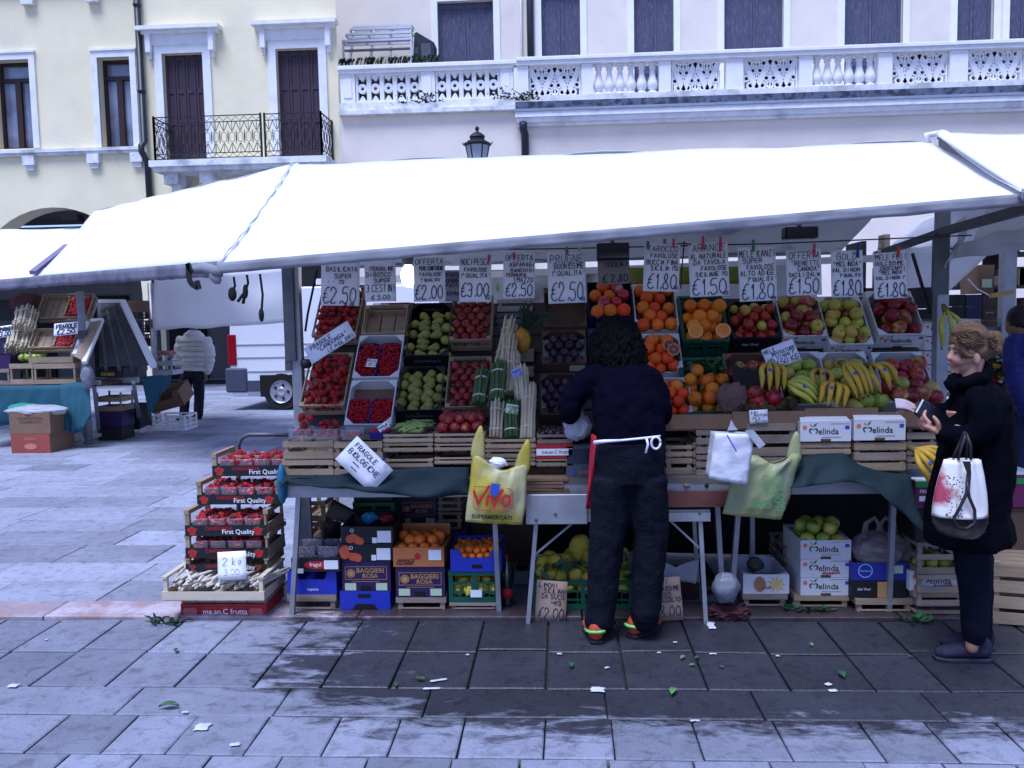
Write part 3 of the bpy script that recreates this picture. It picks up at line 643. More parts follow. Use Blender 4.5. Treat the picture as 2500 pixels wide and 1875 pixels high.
# rails behind the price signs, rear sheets of the stall
rl = thing('rail', 'long white horizontal rail behind the price signs', 'rail', (0,0,0))
MB().bar(at(A(250,360),6.9),at(C(1250,205),6.9),.10,.05).obj('bar', M_white, rl)
rl = thing('rail', 'dark wire line strung under the awning to carry the price signs', 'line', (0,0,0))
zl = at((1500,604),4.72).z
MB().tube([(-1.55,4.72,zl+.02),(0,4.72,zl),(1.2,4.72,zl),(2.25,4.72,zl+.02)],.004,5).obj('wire', M_iron, rl)
def sheetq(name, label, a, b, c, d, m=M_sheet, n=(14,14), fold_=.02, seed=0, low=0):
    a,b,c,d = map(Vector,(a,b,c,d)); nr = (b-a).cross(c-a).normalized()
    def fn(u, v):
        p = a.lerp(b,u).lerp(c.lerp(d,u),v); k = noise.noise(Vector((u*3+seed,v*2,seed)))*fold_+math.sin(u*11+seed+v*2)*fold_*.35
        p = p+nr*k; p.z -= low*(1-v)*noise.noise(Vector((u*4,seed,2)))
        return p
    o = MB().grid(fn,*n).obj(name, m, smooth=True, solid=.003); tag(o,label,'sheet'); return o
sheetq('hanging_sheet','translucent white plastic sheet hanging between posts above the man', at(D(1112,608),13.0), at(D(2180,555),13.0), at(D(1112,230),13.0), at(D(2180,150),13.0), n=(30,12), fold_=.05, seed=2, low=.1)
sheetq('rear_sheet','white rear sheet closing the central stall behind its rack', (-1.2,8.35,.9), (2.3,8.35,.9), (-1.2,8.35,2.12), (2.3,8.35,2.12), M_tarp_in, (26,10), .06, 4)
sheetq('side_sheet','bright triangular white side sheet behind the right post', at(C(1225,560),6.6), at(C(1470,540),6.6), at(C(1235,130),6.6), at(C(1860,170),6.6), n=(12,12), seed=7)
sheetq('side_sheet','white upper side sheet between the right post and the awning', at((2150,620),7.2), at((2370,600),7.2), at((2250,535),7.2), at((2420,480),7.2), n=(8,8), seed=8)
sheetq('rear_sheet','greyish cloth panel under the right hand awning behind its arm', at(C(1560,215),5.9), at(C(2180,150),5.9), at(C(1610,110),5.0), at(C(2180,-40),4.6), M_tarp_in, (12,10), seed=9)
# floodlights and lit bulb
for (a,b,c,d,Yp,lab) in ((R3(690,1440)[0],R3(892,1508)[0],R3(690,1437)[1],R3(690,1508)[1],4.6,'dark rectangular floodlight hanging under the awning on the right'),(B(722,0)[0],B(978,0)[0],B(0,112)[1],B(0,244)[1],4.62,'dark tilted floodlight hanging above the brown price sign')):
    p = at(((a+b)/2,(c+d)/2),Yp); w_ = (b-a)/FPX*Yp; h_ = (d-c)/FPX*Yp
    t = thing('floodlight', lab, 'floodlight', p)
    MB().box(-w_/2,w_/2,-.02,.06,-h_/2,h_/2).obj('housing', mat('flood_black',(.012,.012,.018),.45), t, bevel=.006)
    MB().box(-w_*.44,w_*.44,-.026,-.0205,-h_*.4,h_*.4).obj('glass', mat('flood_glass',(.02,.02,.03),.15,spec=.6), t)
    MB().tube([(0,.03,h_/2),(0,.03,h_/2+.14)],.012,6).obj('stem', M_dsteel, t)
p = at(A(985,310),6.2)
t = thing('lamp', 'lit white lamp glowing behind the price signs on the left', 'lamp', p)
MB().ell((0,0,0),.055,.05,.085,14,10).obj('bulb', mat('lit_bulb',(1,.93,.8),.4,emit=6), t, smooth=True)
MB().lathe([(.04,.08),(.05,.12),(.01,.18)],10).tube([(0,0,.17),(0,0,.6)],.006,5).obj('socket', M_dsteel, t)
# ------------------------------------------------------------------ crates, trays, fruit
M_wood = mat('pale_crate_wood', (.38,.29,.20), .75, .22, 5, .2, 60, rnd=.15, stretch=(1.2,6,6), col2=(.30,.22,.15), c2=(.55,.75), c2scale=2)
M_wood2 = mat('grey_crate_wood', (.31,.25,.20), .8, .25, 5, .2, 60, rnd=.15, stretch=(1.2,6,6), col2=(.22,.17,.14), c2=(.5,.7), c2scale=2)
M_kraft = mat('brown_cardboard', (.24,.155,.10), .85, .1, 7, .1, 60, rnd=.1)
M_dkraft = mat('dark_cardboard', (.13,.085,.06), .85, .15, 7, .1, 60)
M_wcard = mat('white_cardboard', (.66,.66,.66), .7, .06, 7)
M_bcard = mat('black_cardboard', (.016,.017,.02), .6, .2, 7)
M_ncard = mat('navy_cardboard', (.022,.025,.10), .55, .15, 7)
M_vcard = mat('violet_cardboard', (.045,.018,.10), .55, .15, 7)
M_green = mat('green_plastic', (.010,.115,.075), .4, .15, 7)
M_blue = mat('blue_plastic', (.030,.055,.42), .4, .1, 7)
M_orcard = mat('orange_cardboard', (.55,.22,.08), .7, .15, 5)
M_redcard = mat('red_cardboard', (.42,.028,.035), .6, .12, 7)
P_white = mat('print_white', (.75,.75,.75), .6, .03); P_black = mat('print_black', (.012,.012,.014), .6, .03); P_red = mat('print_red', (.50,.02,.03), .6, .05)
P_gold = mat('print_gold', (.50,.30,.13), .6, .08); P_or = mat('print_orange', (.75,.17,.03), .6, .05); P_gr = mat('print_green', (.03,.28,.09), .6, .05); P_blu = mat('print_blue', (.04,.10,.45), .6, .05)
P_grey = mat('print_grey', (.28,.28,.30), .6, .05); P_ink = mat('marker_ink', (.012,.010,.035), .5, .03); P_yel = mat('print_yellow',(.75,.5,.06),.6,.05); P_pale = mat('print_pale_green', (.50,.62,.42), .6, .05)
def wood_crate(M, w, l, h, label, group=None, m=None, rows=2, front=None, posts=None, gapz=.25, name='wooden_crate'):
    """slatted crate, local x across, y back, z up; rows of laths on each side; front = height share of the front lath"""
    t = thing(name, label, 'crate', M, group); m = m or M_wood; ph = posts or h; e = .007
    b = MB(); n = max(3, int(w/.09)); sw = w/n
    for k in range(n): b.box(k*sw+.004,(k+1)*sw-.004,.004,l-.004,0,.006)
    b.obj('base', m, t)
    for x in (e, w-e-.022):
        for y in (e, l-e-.022): MB().box(x,x+.022,y,y+.022,.006,ph).obj('corner_post', m, t)
    def laths(a0, a1, horiz, yy, hh):
        g = MB(); lh = hh*(1-gapz)/rows; gp = hh*gapz/max(1,rows-1) if rows > 1 else 0
        for r in range(rows):
            z0 = .006+r*(lh+gp); 
            if horiz: g.box(a0,a1,yy,yy+e,z0,min(hh,z0+lh))
            else: g.box(yy,yy+e,a0,a1,z0,min(hh,z0+lh))
        return g
    laths(0,w,True,0,h*(front or 1)).obj('front_side', m, t); laths(0,w,True,l-e,h).obj('rear_side', m, t)
    laths(e,l-e,False,0,h).obj('end_panel', m, t); laths(e,l-e,False,w-e,h).obj('end_panel', m, t)
    if ph > h+.001:
        for x in (0,w-.03): MB().box(x,x+.03,0,l,ph,ph+.012).obj('top_bar', m, t)
    return t
def card_tray(M, w, l, h, label, group=None, mo=None, mi=None, front=1.0, ears=True, name='cardboard_tray', cat='tray'):
    """cardboard tray with folded corners; front panel may be cut lower in the middle"""
    t = thing(name, label, cat, M, group); mo = mo or M_kraft; mi = mi or M_kraft; e = .006
    MB().box(.001,w-.001,.001,l-.001,0,e).obj('base', mi, t)
    fh = h*front
    g = MB()
    if front < 1: g.poly([(0,0,0),(w,0,0),(w,0,h),(w*.82,0,h),(w*.76,0,fh),(w*.24,0,fh),(w*.18,0,h),(0,0,h)],(0,e,0))
    else: g.box(0,w,0,e,0,h)
    g.obj('front_panel', mo, t); MB().box(0,w,l-e,l,0,h).obj('rear_panel', mo, t)
    for x in (0,w-e): MB().box(x,x+e,e,l-e,0,h).obj('side_panel', mo, t)
    if ears:
        for x in (e,w-e):
            s = 1 if x < w/2 else -1
            for (y,sy) in ((e,1),(l-e,-1)): MB().add([(x,y,h),(x+s*.05,y,h),(x,y+sy*.05,h),(x,y,h-.012),(x+s*.05,y,h-.012),(x,y+sy*.05,h-.012)],[(0,1,2),(3,5,4),(0,3,4,1),(1,4,5,2),(2,5,3,0)]).obj('corner_flap', mo, t)
    return t
def plastic_crate(M, w, l, h, label, group=None, m=None, front=1.0, grid=True, name='plastic_crate'):
    t = thing(name, label, 'crate', M, group); m = m or M_green; e = .012
    b = MB()
    for k in range(6): b.box(.01,w-.01,l*k/6+.01,l*(k+1)/6-.012,.0,.012)
    b.obj('base', m, t)
    def side(x0, x1, hh):
        g = MB(); g.box(x0,x1,0,e,0,.03).box(x0,x1,-.004,e+.004,hh-.022,hh)
        for x in (x0,(x0+x1)/2-.012,x1-.024): g.box(x,x+.024,0,e,.03,hh-.022)
        if grid:
            n = 9
            for k in range(1,n): g.box(x0+(x1-x0)*k/n-.003,x0+(x1-x0)*k/n+.003,.002,e-.002,.03,hh*.62)
            g.box(x0,x1,.001,e-.001,hh*.30,hh*.36).box(x0,x1,.001,e-.001,hh*.60,hh*.66)
        else: g.box(x0,x1,.002,e-.002,.03,hh-.022)
        return g
    side(0,w,h*front).obj('front_side', m, t); o = side(0,w,h).obj('rear_side', m, t); o.location = (0,l-e,0)
    for x in (0,w):
        o = side(e,l-e,h).obj('end_panel', m, t); o.rotation_euler = (0,0,PI/2); o.location = (x if x else e,0,0)
    return t
# ---- fruit prototypes (mesh shared by every copy)
FM = {}
def proto(kind):
    if kind in FM: return FM[kind]
    g = MB(); k = kind
    if k.startswith('apple'):
        g.lathe([(0,-.78),(.18,-.84),(.45,-.80),(.74,-.55),(.95,-.12),(1.0,.2),(.93,.52),(.72,.78),(.42,.86),(.2,.78),(0,.62)],14).mark(1); g.tube([(0,0,.6),(.03,.02,.8),(.1,.05,1.02)],[.05,.035,.05],5)
        ms = [{'apple_red':mat('apple_red',(.36,.022,.025),.28,.2,3,rnd=.25,col2=(.50,.24,.07),c2=(.58,.75),c2scale=1.6,huer=.012),
               'apple_bi':mat('apple_bicolour',(.34,.06,.05),.38,.2,3,rnd=.2,col2=(.46,.36,.10),c2=(.46,.64),c2scale=1.4,huer=.02),
               'apple_yel':mat('apple_yellow',(.50,.44,.10),.4,.12,3,rnd=.15,col2=(.52,.26,.07),c2=(.62,.80),c2scale=1.2,huer=.03),
               'apple_green':mat('apple_green',(.34,.42,.07),.35,.12,3,rnd=.15,col2=(.50,.48,.14),c2=(.5,.75),c2scale=1.6,huer=.015),
               'apple_dark':mat('apple_dark',(.22,.020,.028),.32,.25,3,rnd=.25,col2=(.36,.16,.06),c2=(.60,.78),c2scale=1.5)}[k], mat('fruit_stem',(.07,.045,.02),.8)]
    elif k == 'orange':
        g.ell((0,0,0),1,1,.96,14,10,fn=lambda p: 1-.10*max(0,(p.z-.93)/.07)).mark(1).lathe([(.10,.90),(.06,.93),(0,.92)],6)
        ms = [mat('orange_peel',(.80,.20,.012),.42,.1,3,.25,26,rnd=.12,huer=.012), mat('fruit_stem_green',(.10,.12,.03),.8)]
    elif k == 'blood_orange':
        g.ell((0,0,0),1,1,1.0,14,10,fn=lambda p: 1-.08*max(0,(p.z-.93)/.07)); ms = [mat('red_orange_peel',(.80,.11,.012),.42,.12,3,.25,26,rnd=.14,huer=.012)]
    elif k == 'net_orange':
        g.ell((0,0,0),1,1,.97,14,10).mark(1).lathe([(.62,.76),(.70,.72),(.60,.83),(.3,.98),(0,1.0)],12)
        ms = [mat('red_wrapper',(.50,.02,.05),.2,.2,6,rnd=.2,spec=.8), mat('shiny_foil',(.6,.35,.36),.15,.5,9,spec=.9)]
    elif k == 'pear':
        g.lathe([(0,-.80),(.16,-.84),(.48,-.72),(.80,-.38),(.90,0),(.80,.40),(.58,.80),(.42,1.2),(.30,1.5),(.14,1.64),(0,1.62)],12).mark(1).tube([(0,0,1.6),(.04,0,1.85),(.14,0,2.05)],[.05,.04,.06],5)
        ms = [mat('pear_skin',(.26,.27,.06),.45,.18,3,.1,30,rnd=.2,col2=(.30,.16,.05),c2=(.54,.74),c2scale=1.3,huer=.02), mat('fruit_stem',(.07,.045,.02),.8)]
    elif k == 'nectarine':
        g.ell((0,0,0),1,1,.95,14,10,fn=lambda p: 1-.12*max(0,(p.z-.85)/.15)-.05*max(0,1-abs(p.x)*9)*(1 if p.y > 0 else 0)); ms = [mat('nectarine_skin',(.25,.018,.026),.42,.2,2.5,rnd=.3,col2=(.46,.20,.08),c2=(.56,.74),c2scale=1.3)]
    elif k == 'plum':
        g.ell((0,0,0),1,1,1.08,12,9,fn=lambda p: 1-.1*max(0,(p.z-.85)/.15)); ms = [mat('plum_skin',(.040,.014,.030),.38,.3,3,rnd=.35,col2=(.10,.07,.12),c2=(.5,.7),c2scale=1.5,huer=.02)]
    elif k == 'kiwi': g.ell((0,0,0),.85,.85,1.15,12,9); ms = [mat('kiwi_skin',(.14,.085,.04),.9,.2,9,.3,60,rnd=.15)]
    elif k == 'lemon':
        g.lathe([(0,-1.42),(.14,-1.36),(.22,-1.2),(.55,-.98),(.86,-.55),(.96,0),(.86,.55),(.55,.98),(.24,1.2),(.12,1.3),(0,1.32)],12); ms = [mat('lemon_peel',(.58,.46,.07),.45,.12,3,.3,24,rnd=.12,col2=(.40,.44,.08),c2=(.55,.75),c2scale=1.2)]
    elif k == 'mandarin': g.ell((0,0,0),1,1,.82,12,8); ms = [mat('mandarin_peel',(.74,.16,.015),.45,.12,3,.25,26,rnd=.12)]
    elif k == 'strawberry':
        g.lathe([(0,-1.15),(.22,-1.05),(.5,-.6),(.74,-.05),(.80,.3),(.66,.55),(.3,.64),(0,.62)],9).mark(1)
        for j in range(5):
            a = 2*PI*j/5; g.add([(.12*math.cos(a+.6),.12*math.sin(a+.6),.66),(.75*math.cos(a),.75*math.sin(a),.70),(.12*math.cos(a-.6),.12*math.sin(a-.6),.66)],[(0,1,2)])
        ms = [mat('strawberry_skin',(.42,.014,.022),.3,.3,9,.5,30,rnd=.35), mat('strawberry_calyx',(.08,.16,.03),.7)]
    elif k == 'pod':
        g.tube([(-1,0,0),(-.6,.1,.02),(0,.16,.04),(.6,.08,0),(1,-.05,0)],[.03,.16,.2,.15,.02],7); ms = [mat('pod_skin',(.24,.32,.10),.55,.2,5,rnd=.2)]
    FM[kind] = g.mesh(kind, ms, smooth=True); return FM[kind]
KN = {'apple_red':'apple','apple_bi':'apple','apple_yel':'apple','apple_green':'apple','apple_dark':'apple','blood_orange':'orange','net_orange':'wrapped_orange','pod':'bean_pod'}
FR = random.Random(21)
def fruit(kind, p, r, rot=None, label='', group=None):
    o = bpy.data.objects.new(KN.get(kind,kind), proto(kind)); COL.objects.link(o)
    if rot is None: rot = Matrix.Rotation(FR.uniform(0,6.28),4,'Z') @ Matrix.Rotation(FR.uniform(0,3.14),4,'X') @ Matrix.Rotation(FR.uniform(0,6.28),4,'Z')
    o.matrix_world = Matrix.Translation(p) @ rot @ Matrix.Scale(r,4)
    n_ = KN.get(kind,kind).replace('_',' ')
    return tag(o, label, n_, group or n_+'s heaped in the same crate')
def fill(M, w, l, z, kind, r, label, group, y0=0, y1=1, layers=1, jit=.12, skip=0., face=False, size=.08, x0=0, x1=1, up=1.0, dense=1.0):
    """hexagonal packing of fruit in a crate's frame; kinds may be a list to draw from"""
    W0, W1 = w*x0+.012, w*x1-.012; L0, L1 = l*y0+.012, l*y1-.012; out = 0
    n = max(1,round((W1-W0)/(2*r*dense))); dx = (W1-W0)/n; r = dx/2/dense; dy = dx*.87; rows = max(1,round((L1-L0)/dy))
    dy = (L1-L0)/rows
    for ly in range(layers):
        for j in range(rows if ly == 0 else rows-1):
            odd = (j+ly) % 2
            for i in range(n - (1 if odd else 0)):
                if FR.random() < skip*(1 if ly == 0 else 2): continue
                x = W0+dx*(i+.5+(.5 if odd else 0)); y = L0+dy*(j+.5+ly*.5)
                k = FR.choice(kind) if isinstance(kind,(list,tuple)) else kind; rr = r*FR.uniform(1-size,1+size)
                p = M @ Vector((x+FR.uniform(-jit,jit)*r, y+FR.uniform(-jit,jit)*r, z+rr+ly*r*1.35*dense+FR.uniform(-.15,.2)*r*up))
                rot = M.to_3x3().to_4x4() @ (Matrix.Rotation(FR.uniform(-.9,.9),4,'X') @ Matrix.Rotation(FR.uniform(-.9,.9),4,'Y') if face else Matrix.Rotation(FR.uniform(0,6.28),4,'Z') @ Matrix.Rotation(FR.uniform(.3,2.8),4,'X')) @ Matrix.Rotation(FR.uniform(0,6.28),4,'Z')
                fruit(k, p, rr, rot, label, group); out += 1
    return out
# ---- the sloping rack
TILT = R(47); RP0 = Vector((0,4.75,1.095)); RN = Vector((0,-math.sin(TILT),math.cos(TILT))); RV = Vector((0,math.cos(TILT),math.sin(TILT)))
def rack(conv, x0, x1, yb, yt, h=.11):
    p0 = onpl(conv(x0,yb),RP0,RN); p1 = onpl(conv(x1,yb),RP0,RN); pm = (p0+p1)/2; pt = onpl(conv((x0+x1)/2,yt),RP0,RN)
    w_ = abs(p1.x-p0.x); l_ = (pt-pm).dot(RV); o = Vector((min(p0.x,p1.x), pm.y, pm.z))-RN*h
    return frame(o,(1,0,0),RV), w_, l_, h
def fr_txt(t, items, mt, y=-.002):
    g = MB()
    for it in items: typed(g, *it[:3], **(it[3] if len(it) > 3 else {}), y=y)
    return g.obj('lettering', mt, t)
RACKS = {}
# column 1: loose strawberries
for nm,(x0,x1,yb,yt),pos in (('s1u',(200,560,790,385),'upper'),('s1l',(98,462,1360,935),'lower')):
    M,w_,l_,h = rack(A,x0,x1,yb,yt,.10)
    wood_crate(M,w_,l_,h,'pale crate of loose strawberries at the left end of the rack, %s one'%pos,m=M_wood,rows=2,gapz=.45)
    fill(M,w_,l_,.045,'strawberry',.026,'red strawberry lying loose in the %s wooden crate at the left end of the rack'%pos,'strawberries in the %s crate at the left end of the rack'%pos,-.04,1,2,.45,.03,size=.18,up=1.6,dense=.86)
# column 2: empty crate and wild strawberries
M,w_,l_,h = rack(A,600,955,775,545,.09); wood_crate(M,w_,l_,h,'empty pale wooden crate above the wild strawberries',m=M_wood,rows=2)
WILD = []
M_bpun = mat('blue_punnet',(.035,.035,.20),.3,.1,6)
def punnet(M, w, l, h, label, m, group=None):
    t = thing('punnet', label, 'punnet', M, group); a = .012
    def sh(u, v):  # tapered open tub wall
        i = int(round(u*16))%16; ang = 2*PI*i/16; sx = math.copysign(min(1,abs(math.cos(ang))*1.3),math.cos(ang)); sy = math.copysign(min(1,abs(math.sin(ang))*1.3),math.sin(ang))
        k = .88+.12*v; return (w/2+sx*w/2*k, l/2+sy*l/2*k, h*v)
    MB().grid(sh,16,3).obj('tub', m, t, solid=.0015); MB().box(w*.08,w*.92,l*.08,l*.92,0,.002).obj('base', m, t)
    rim = [Vector(sh(k/16,1)) for k in range(17)]; MB().tube(rim,.003,5,cap=False).obj('rim', m, t); return t
for nm,(x0,x1,yb,yt),pos in (('w2m',(530,905,1130,790),'upper'),('w2l',(462,845,1515,1155),'lower')):
    M,w_,l_,h = rack(A,x0,x1,yb,yt,.09); t = card_tray(M,w_,l_,h,'white rimmed cardboard tray with two punnets of wild strawberries, %s one'%pos,mo=M_wcard,mi=M_kraft)
    for s,side in ((0,'left'),(1,'right')):
        pw = w_*.46; pl = l_*(.78 if pos == 'upper' else .55); Mp = M @ Matrix.Translation((w_*.03+s*w_*.48,.012,.008))
        punnet(Mp,pw,pl,.075,'blue punnet of wild strawberries, %s one in the %s cardboard tray'%(side,pos),M_bpun); WILD.append((Mp,pw,pl,.066,170))
    if pos == 'upper':
        g = MB().box(0,.062,0,.062,0,.001); s = g.obj('label_card', P_white); s.matrix_world = M @ Matrix.Translation((w_*.26,l_*.22,.10)) @ Matrix.Rotation(R(-6),4,'Z'); tag(s,'small white handwritten card lying on the upper wild strawberries','card')
        g = MB(); ink(g, strokes('FRAGOLE',.012)[0],.004,.04,.002); ink(g, strokes('€2,0',.018)[0],.012,.012,.002); q_ = g.obj('lettering', P_ink, s)
# column 3: pears in black boxes
for (x0,x1,yb,yt),pos in (((958,1305,955,530),'upper'),((884,1248,1400,1045),'lower')):
    M,w_,l_,h = rack(A,x0,x1,yb,yt,.11); t = card_tray(M,w_,l_,h,'black printed cardboard box of green pears, %s of the two'%pos,mo=M_bcard,mi=M_bcard)
    fr_txt(t,[('FLOR-IBERQUA',w_*.5,h*.5,{'w':w_*.62})],P_grey)
    g = MB(); typed(g,'FLOR-IBERQUA',w_*.5,h*.5,w=w_*.5,y=0); o = g.obj('lettering',P_grey,t); o.location = (0,l_-.009,0)
    rows = 7 if pos == 'upper' else 8
    for j in range(rows):
        for i in range(3):
            y = .04+j*(l_*(.88 if pos == 'upper' else .97)-.07)/(rows-1); x = w_*(.20+.30*i)+(-1)**j*.012
            ang = R((-66 if j % 2 else 66)+FR.uniform(-20,20)); rot = M.to_3x3().to_4x4() @ Matrix.Rotation(ang,4,'Z') @ Matrix.Rotation(R(80),4,'X') @ Matrix.Rotation(FR.uniform(0,6),4,'Z')
            p = M @ Vector((x+FR.uniform(-.008,.008)-math.copysign(.015,ang)*-1, y+FR.uniform(-.006,.006), .062+FR.uniform(0,.022)))
            if FR.random() < .95: fruit('pear',p,.034*FR.uniform(.92,1.08),rot,'green brown pear in the %s black cardboard box'%pos,'pears in the %s black box'%pos)
# column 4: nectarines
for (x0,x1,yb,yt),pos in (((1308,1655,828,470),'upper'),((1278,1640,1372,965),'lower')):
    M,w_,l_,h = rack(A,x0,x1,yb,yt,.11); wood_crate(M,w_,l_,h,'wooden crate of red nectarines on the rack, %s of the two'%pos,rows=2,gapz=.4)
    fill(M,w_,l_,.055,'nectarine',.0325,'red nectarine in the %s wooden crate beside the pears'%pos,'nectarines in the %s rack crate'%pos,0,.95,1,.1)
# column 6: plums
M,w_,l_,h = rack(B,290,640,785,470,.10); t = card_tray(M,w_,l_,h,'empty brown cardboard tray above the plums',mo=M_dkraft,mi=M_dkraft)
for (x0,x1,yb,yt),pos in (((272,640,1085,815),'upper'),((258,610,1500,1165),'lower')):
    M,w_,l_,h = rack(B,x0,x1,yb,yt,.09); t = card_tray(M,w_,l_,h,'cardboard tray of dark plums on the rack, %s of the two'%pos,mo=M_dkraft,mi=M_wcard)
    rect(g := MB(),w_*.62,w_*.96,h*.2,h*.8); g.obj('sticker',P_pale,t)
    fill(M,w_,l_,.035,'plum',.0285,'dark purple plum in the %s cardboard tray left of the seller'%pos,'plums in the %s tray'%pos,0,.93,1,.12)
# column 7: navy box
M,w_,l_,h = rack(B,652,1020,702,425,.11); t = card_tray(M,w_,l_,h,'navy blue cardboard box of oranges and shiny red wrapped ones',mo=M_ncard,mi=M_ncard,ears=False)
fill(M,w_,l_,.06,['orange','net_orange','net_orange','orange','blood_orange'],.041,'round orange in the navy blue box, bare or in shiny red wrap','oranges in the navy box',0,1,1,.12)
M,w_,l_,h = rack(B,658,1030,1085,800,.11); t = card_tray(M,w_,l_,h,'brown box of oranges mostly hidden behind the head of the seller',mo=M_ncard,mi=M_kraft)
fill(M,w_,l_,.05,['blood_orange','net_orange'],.042,'red orange half hidden behind the head of the seller','oranges behind the seller',0,1,1,.12,face=True)
# column 8: tarocco oranges in white card
for (x0,x1,yb,yt),pos in (((1035,1388,775,440),'top'),((1078,1420,1120,845),'middle'),((1165,1500,1480,1200),'bottom')):
    M,w_,l_,h = rack(B,x0,x1,yb,yt,.12); t = card_tray(M,w_,l_,h,'white edged cardboard tray of red oranges right of the seller, %s of three'%pos,mo=M_wcard,mi=M_kraft,front=.62)
    fill(M,w_,l_,.06,['blood_orange','blood_orange','orange'],.036 if pos != 'bottom' else .039,'red flushed orange in the %s white edged tray right of the seller'%pos,'oranges in the %s white edged tray'%pos,-.08,1,2 if pos != 'top' else 1,.2,.06)
    RACKS[pos] = (M,w_,l_,h)
def half(p, rot, r, label, flesh):
    t = thing('halved_orange', label, 'orange half', Matrix.Translation(p) @ rot, 'cut orange halves on show')
    g = MB().lathe([(0,-r*.85),(r*.5,-r*.72),(r*.86,-r*.4),(r,0),(r*.93,-.0005)],18); g.obj('peel', proto('orange').materials[0], t, smooth=True)
    g = MB().lathe([(r*.93,.001),(r*.86,.0022),(r*.84,.001)],18); g.obj('pith', mat('orange_pith',(.80,.62,.36),.6), t)
    g = MB().lathe([(r*.865,.0026),(0,.0028)],18); g.obj('flesh', flesh, t)
    g = MB()
    for k in range(9):
        a = 2*PI*k/9; g.bar((0,0,.0034),(r*.84*math.cos(a),r*.84*math.sin(a),.0034),.0012,.0006)
    g.lathe([(.005,.0036),(0,.0040)],8); g.obj('segments', mat('orange_membrane',(.62,.33,.12),.5), t)
M_fl = mat('orange_flesh',(.75,.24,.02),.35,.1,20,spec=.6); M_bfl = mat('blood_flesh',(.22,.02,.03),.35,.35,25,spec=.6)
FACE = Matrix.Rotation(R(72),4,'X')
# column 9: oranges in green plastic
for (x0,x1,yb,yt),pos in (((1420,1800,905,540),'upper'),((1445,1830,1490,1040),'lower')):
    M,w_,l_,h = rack(B,x0,x1,yb,yt,.14); t = plastic_crate(M,w_,l_,h,'green plastic crate of oranges on the rack, %s of the two'%pos,m=M_green)
    if pos == 'upper':
        fill(M,w_,l_,.075,'orange',.037,'large orange in the upper green plastic crate','oranges in the upper green crate',0,.9,1,.1)
        fill(M,w_,l_,.15,'orange',.037,'large orange on top in the upper green plastic crate','oranges on top in the upper green crate',0.05,.8,1,.3,.35)
        for k,x in enumerate((.12,.70)): half(M @ Vector((w_*x+.03,.0,.235)), FACE, .046, ('left','right')[k]+' orange half cut open at the front of the upper green crate', M_fl)
    else:
        fill(M,w_,l_,.06,'orange',.039,'leafy orange lying in the lower green plastic crate','oranges in the lower green crate',0,.8,1,.25,.1)
        fill(M,w_,l_,.13,'orange',.039,'leafy orange on top in the lower green plastic crate','oranges on top in the lower green crate',0.1,.8,1,.3,.35)
        g = MB(); r = random.Random(4)
        for k in range(46):
            c = M @ Vector((r.uniform(.02,w_-.02),r.uniform(.02,l_*.9),r.uniform(.14,.21))); d = Vector((r.gauss(0,1),r.gauss(0,1),r.gauss(0,.7))).normalized(); s = r.uniform(.025,.05); e = d.cross(Vector((0,-.6,1))).normalized()*s*.35
            g.add([c,c+d*s+e,c+d*s*2.0,c+d*s-e],[(0,1,2,3)])
        o = g.obj('leaves', mat('citrus_leaf',(.035,.10,.02),.4,.3,9)); tag(o,'dark green citrus leaves among the oranges of the lower green crate','leaves',kind='stuff')
M,w_,l_,h = RACKS['middle']
half(M @ Vector((w_*.66,l_*.38,.205)), FACE @ Matrix.Rotation(R(20),4,'Y'), .036, 'rear blood orange half cut open in the white edged tray', M_bfl)
half(M @ Vector((w_*.76,l_*.22,.215)), FACE, .037, 'front blood orange half with dark flesh in the white edged tray', M_bfl)
# columns 10-13: apples
def melinda(t, w_, h, small=False, red=False, y=-.002, sc=1.0):
    g = MB(); s = w_*.085*sc; cx = w_*.26; cz = h*.50
    ht = []
    for k in range(-10,11):
        a = PI*k/10.; ht.append((cx+s*.075*16*math.sin(a)**3*.9, y, cz+s*.07*(13*math.cos(a)-5*math.cos(2*a)-2*math.cos(3*a)-math.cos(4*a))))
    hh = [p for p in ht if True]
    for a,b in zip(hh[3:-4],hh[4:-3]): g.bar(a,b,.0016,s*.26,up=(0,1,0)) if False else g.add([(a[0],y,a[2]),(b[0],y,b[2]),(cx+(b[0]-cx)*.70,y,cz+(b[2]-cz)*.70),(cx+(a[0]-cx)*.70,y,cz+(a[2]-cz)*.70)],[(0,1,2,3)])
    typed(g,'elinda',w_*.555,cz+h*.015,w=w_*.40*sc,bold=.008,y=y); g.obj('lettering', P_black, t)
    g = MB(); disc(g,w_*.09,h*.72,h*.11,y=y); g.obj('seal', P_or, t)
    g = MB(); g.add([(cx-.004,y,h*.74),(cx+.012,y,h*.80),(cx+.02,y,h*.97),(cx+.004,y,h*.88)],[(0,1,2,3)]); g.add([(cx-.004,y,h*.74),(cx-.018,y,h*.82),(cx-.016,y,h*.9)],[(0,1,2)]); g.obj('leaf_logo', P_gr, t)
    g = MB(); rect(g,w_*.42,w_*.80,h*.20,h*.23,y); rect(g,w_*.60,w_*.97,h*.885,h*.91,y) ; g.obj('strap_line', P_red if red else P_grey, t)
    if red: g = MB(); typed(g,'Renetta',w_*.60,h*.27,w=w_*.34,shear=.3,y=y-.0006,ang=.1); g.obj('variety_name', P_red, t)
    g = MB(); rect(g,w_*.88,w_*.965,h*.62,h*.80,y); g.obj('stamp', P_blu, t)
    g = MB(); rect(g,w_*.40,w_*.60,-.0005,h*.13,y-.0008); g.obj('hand_hole', M_dkraft, t)
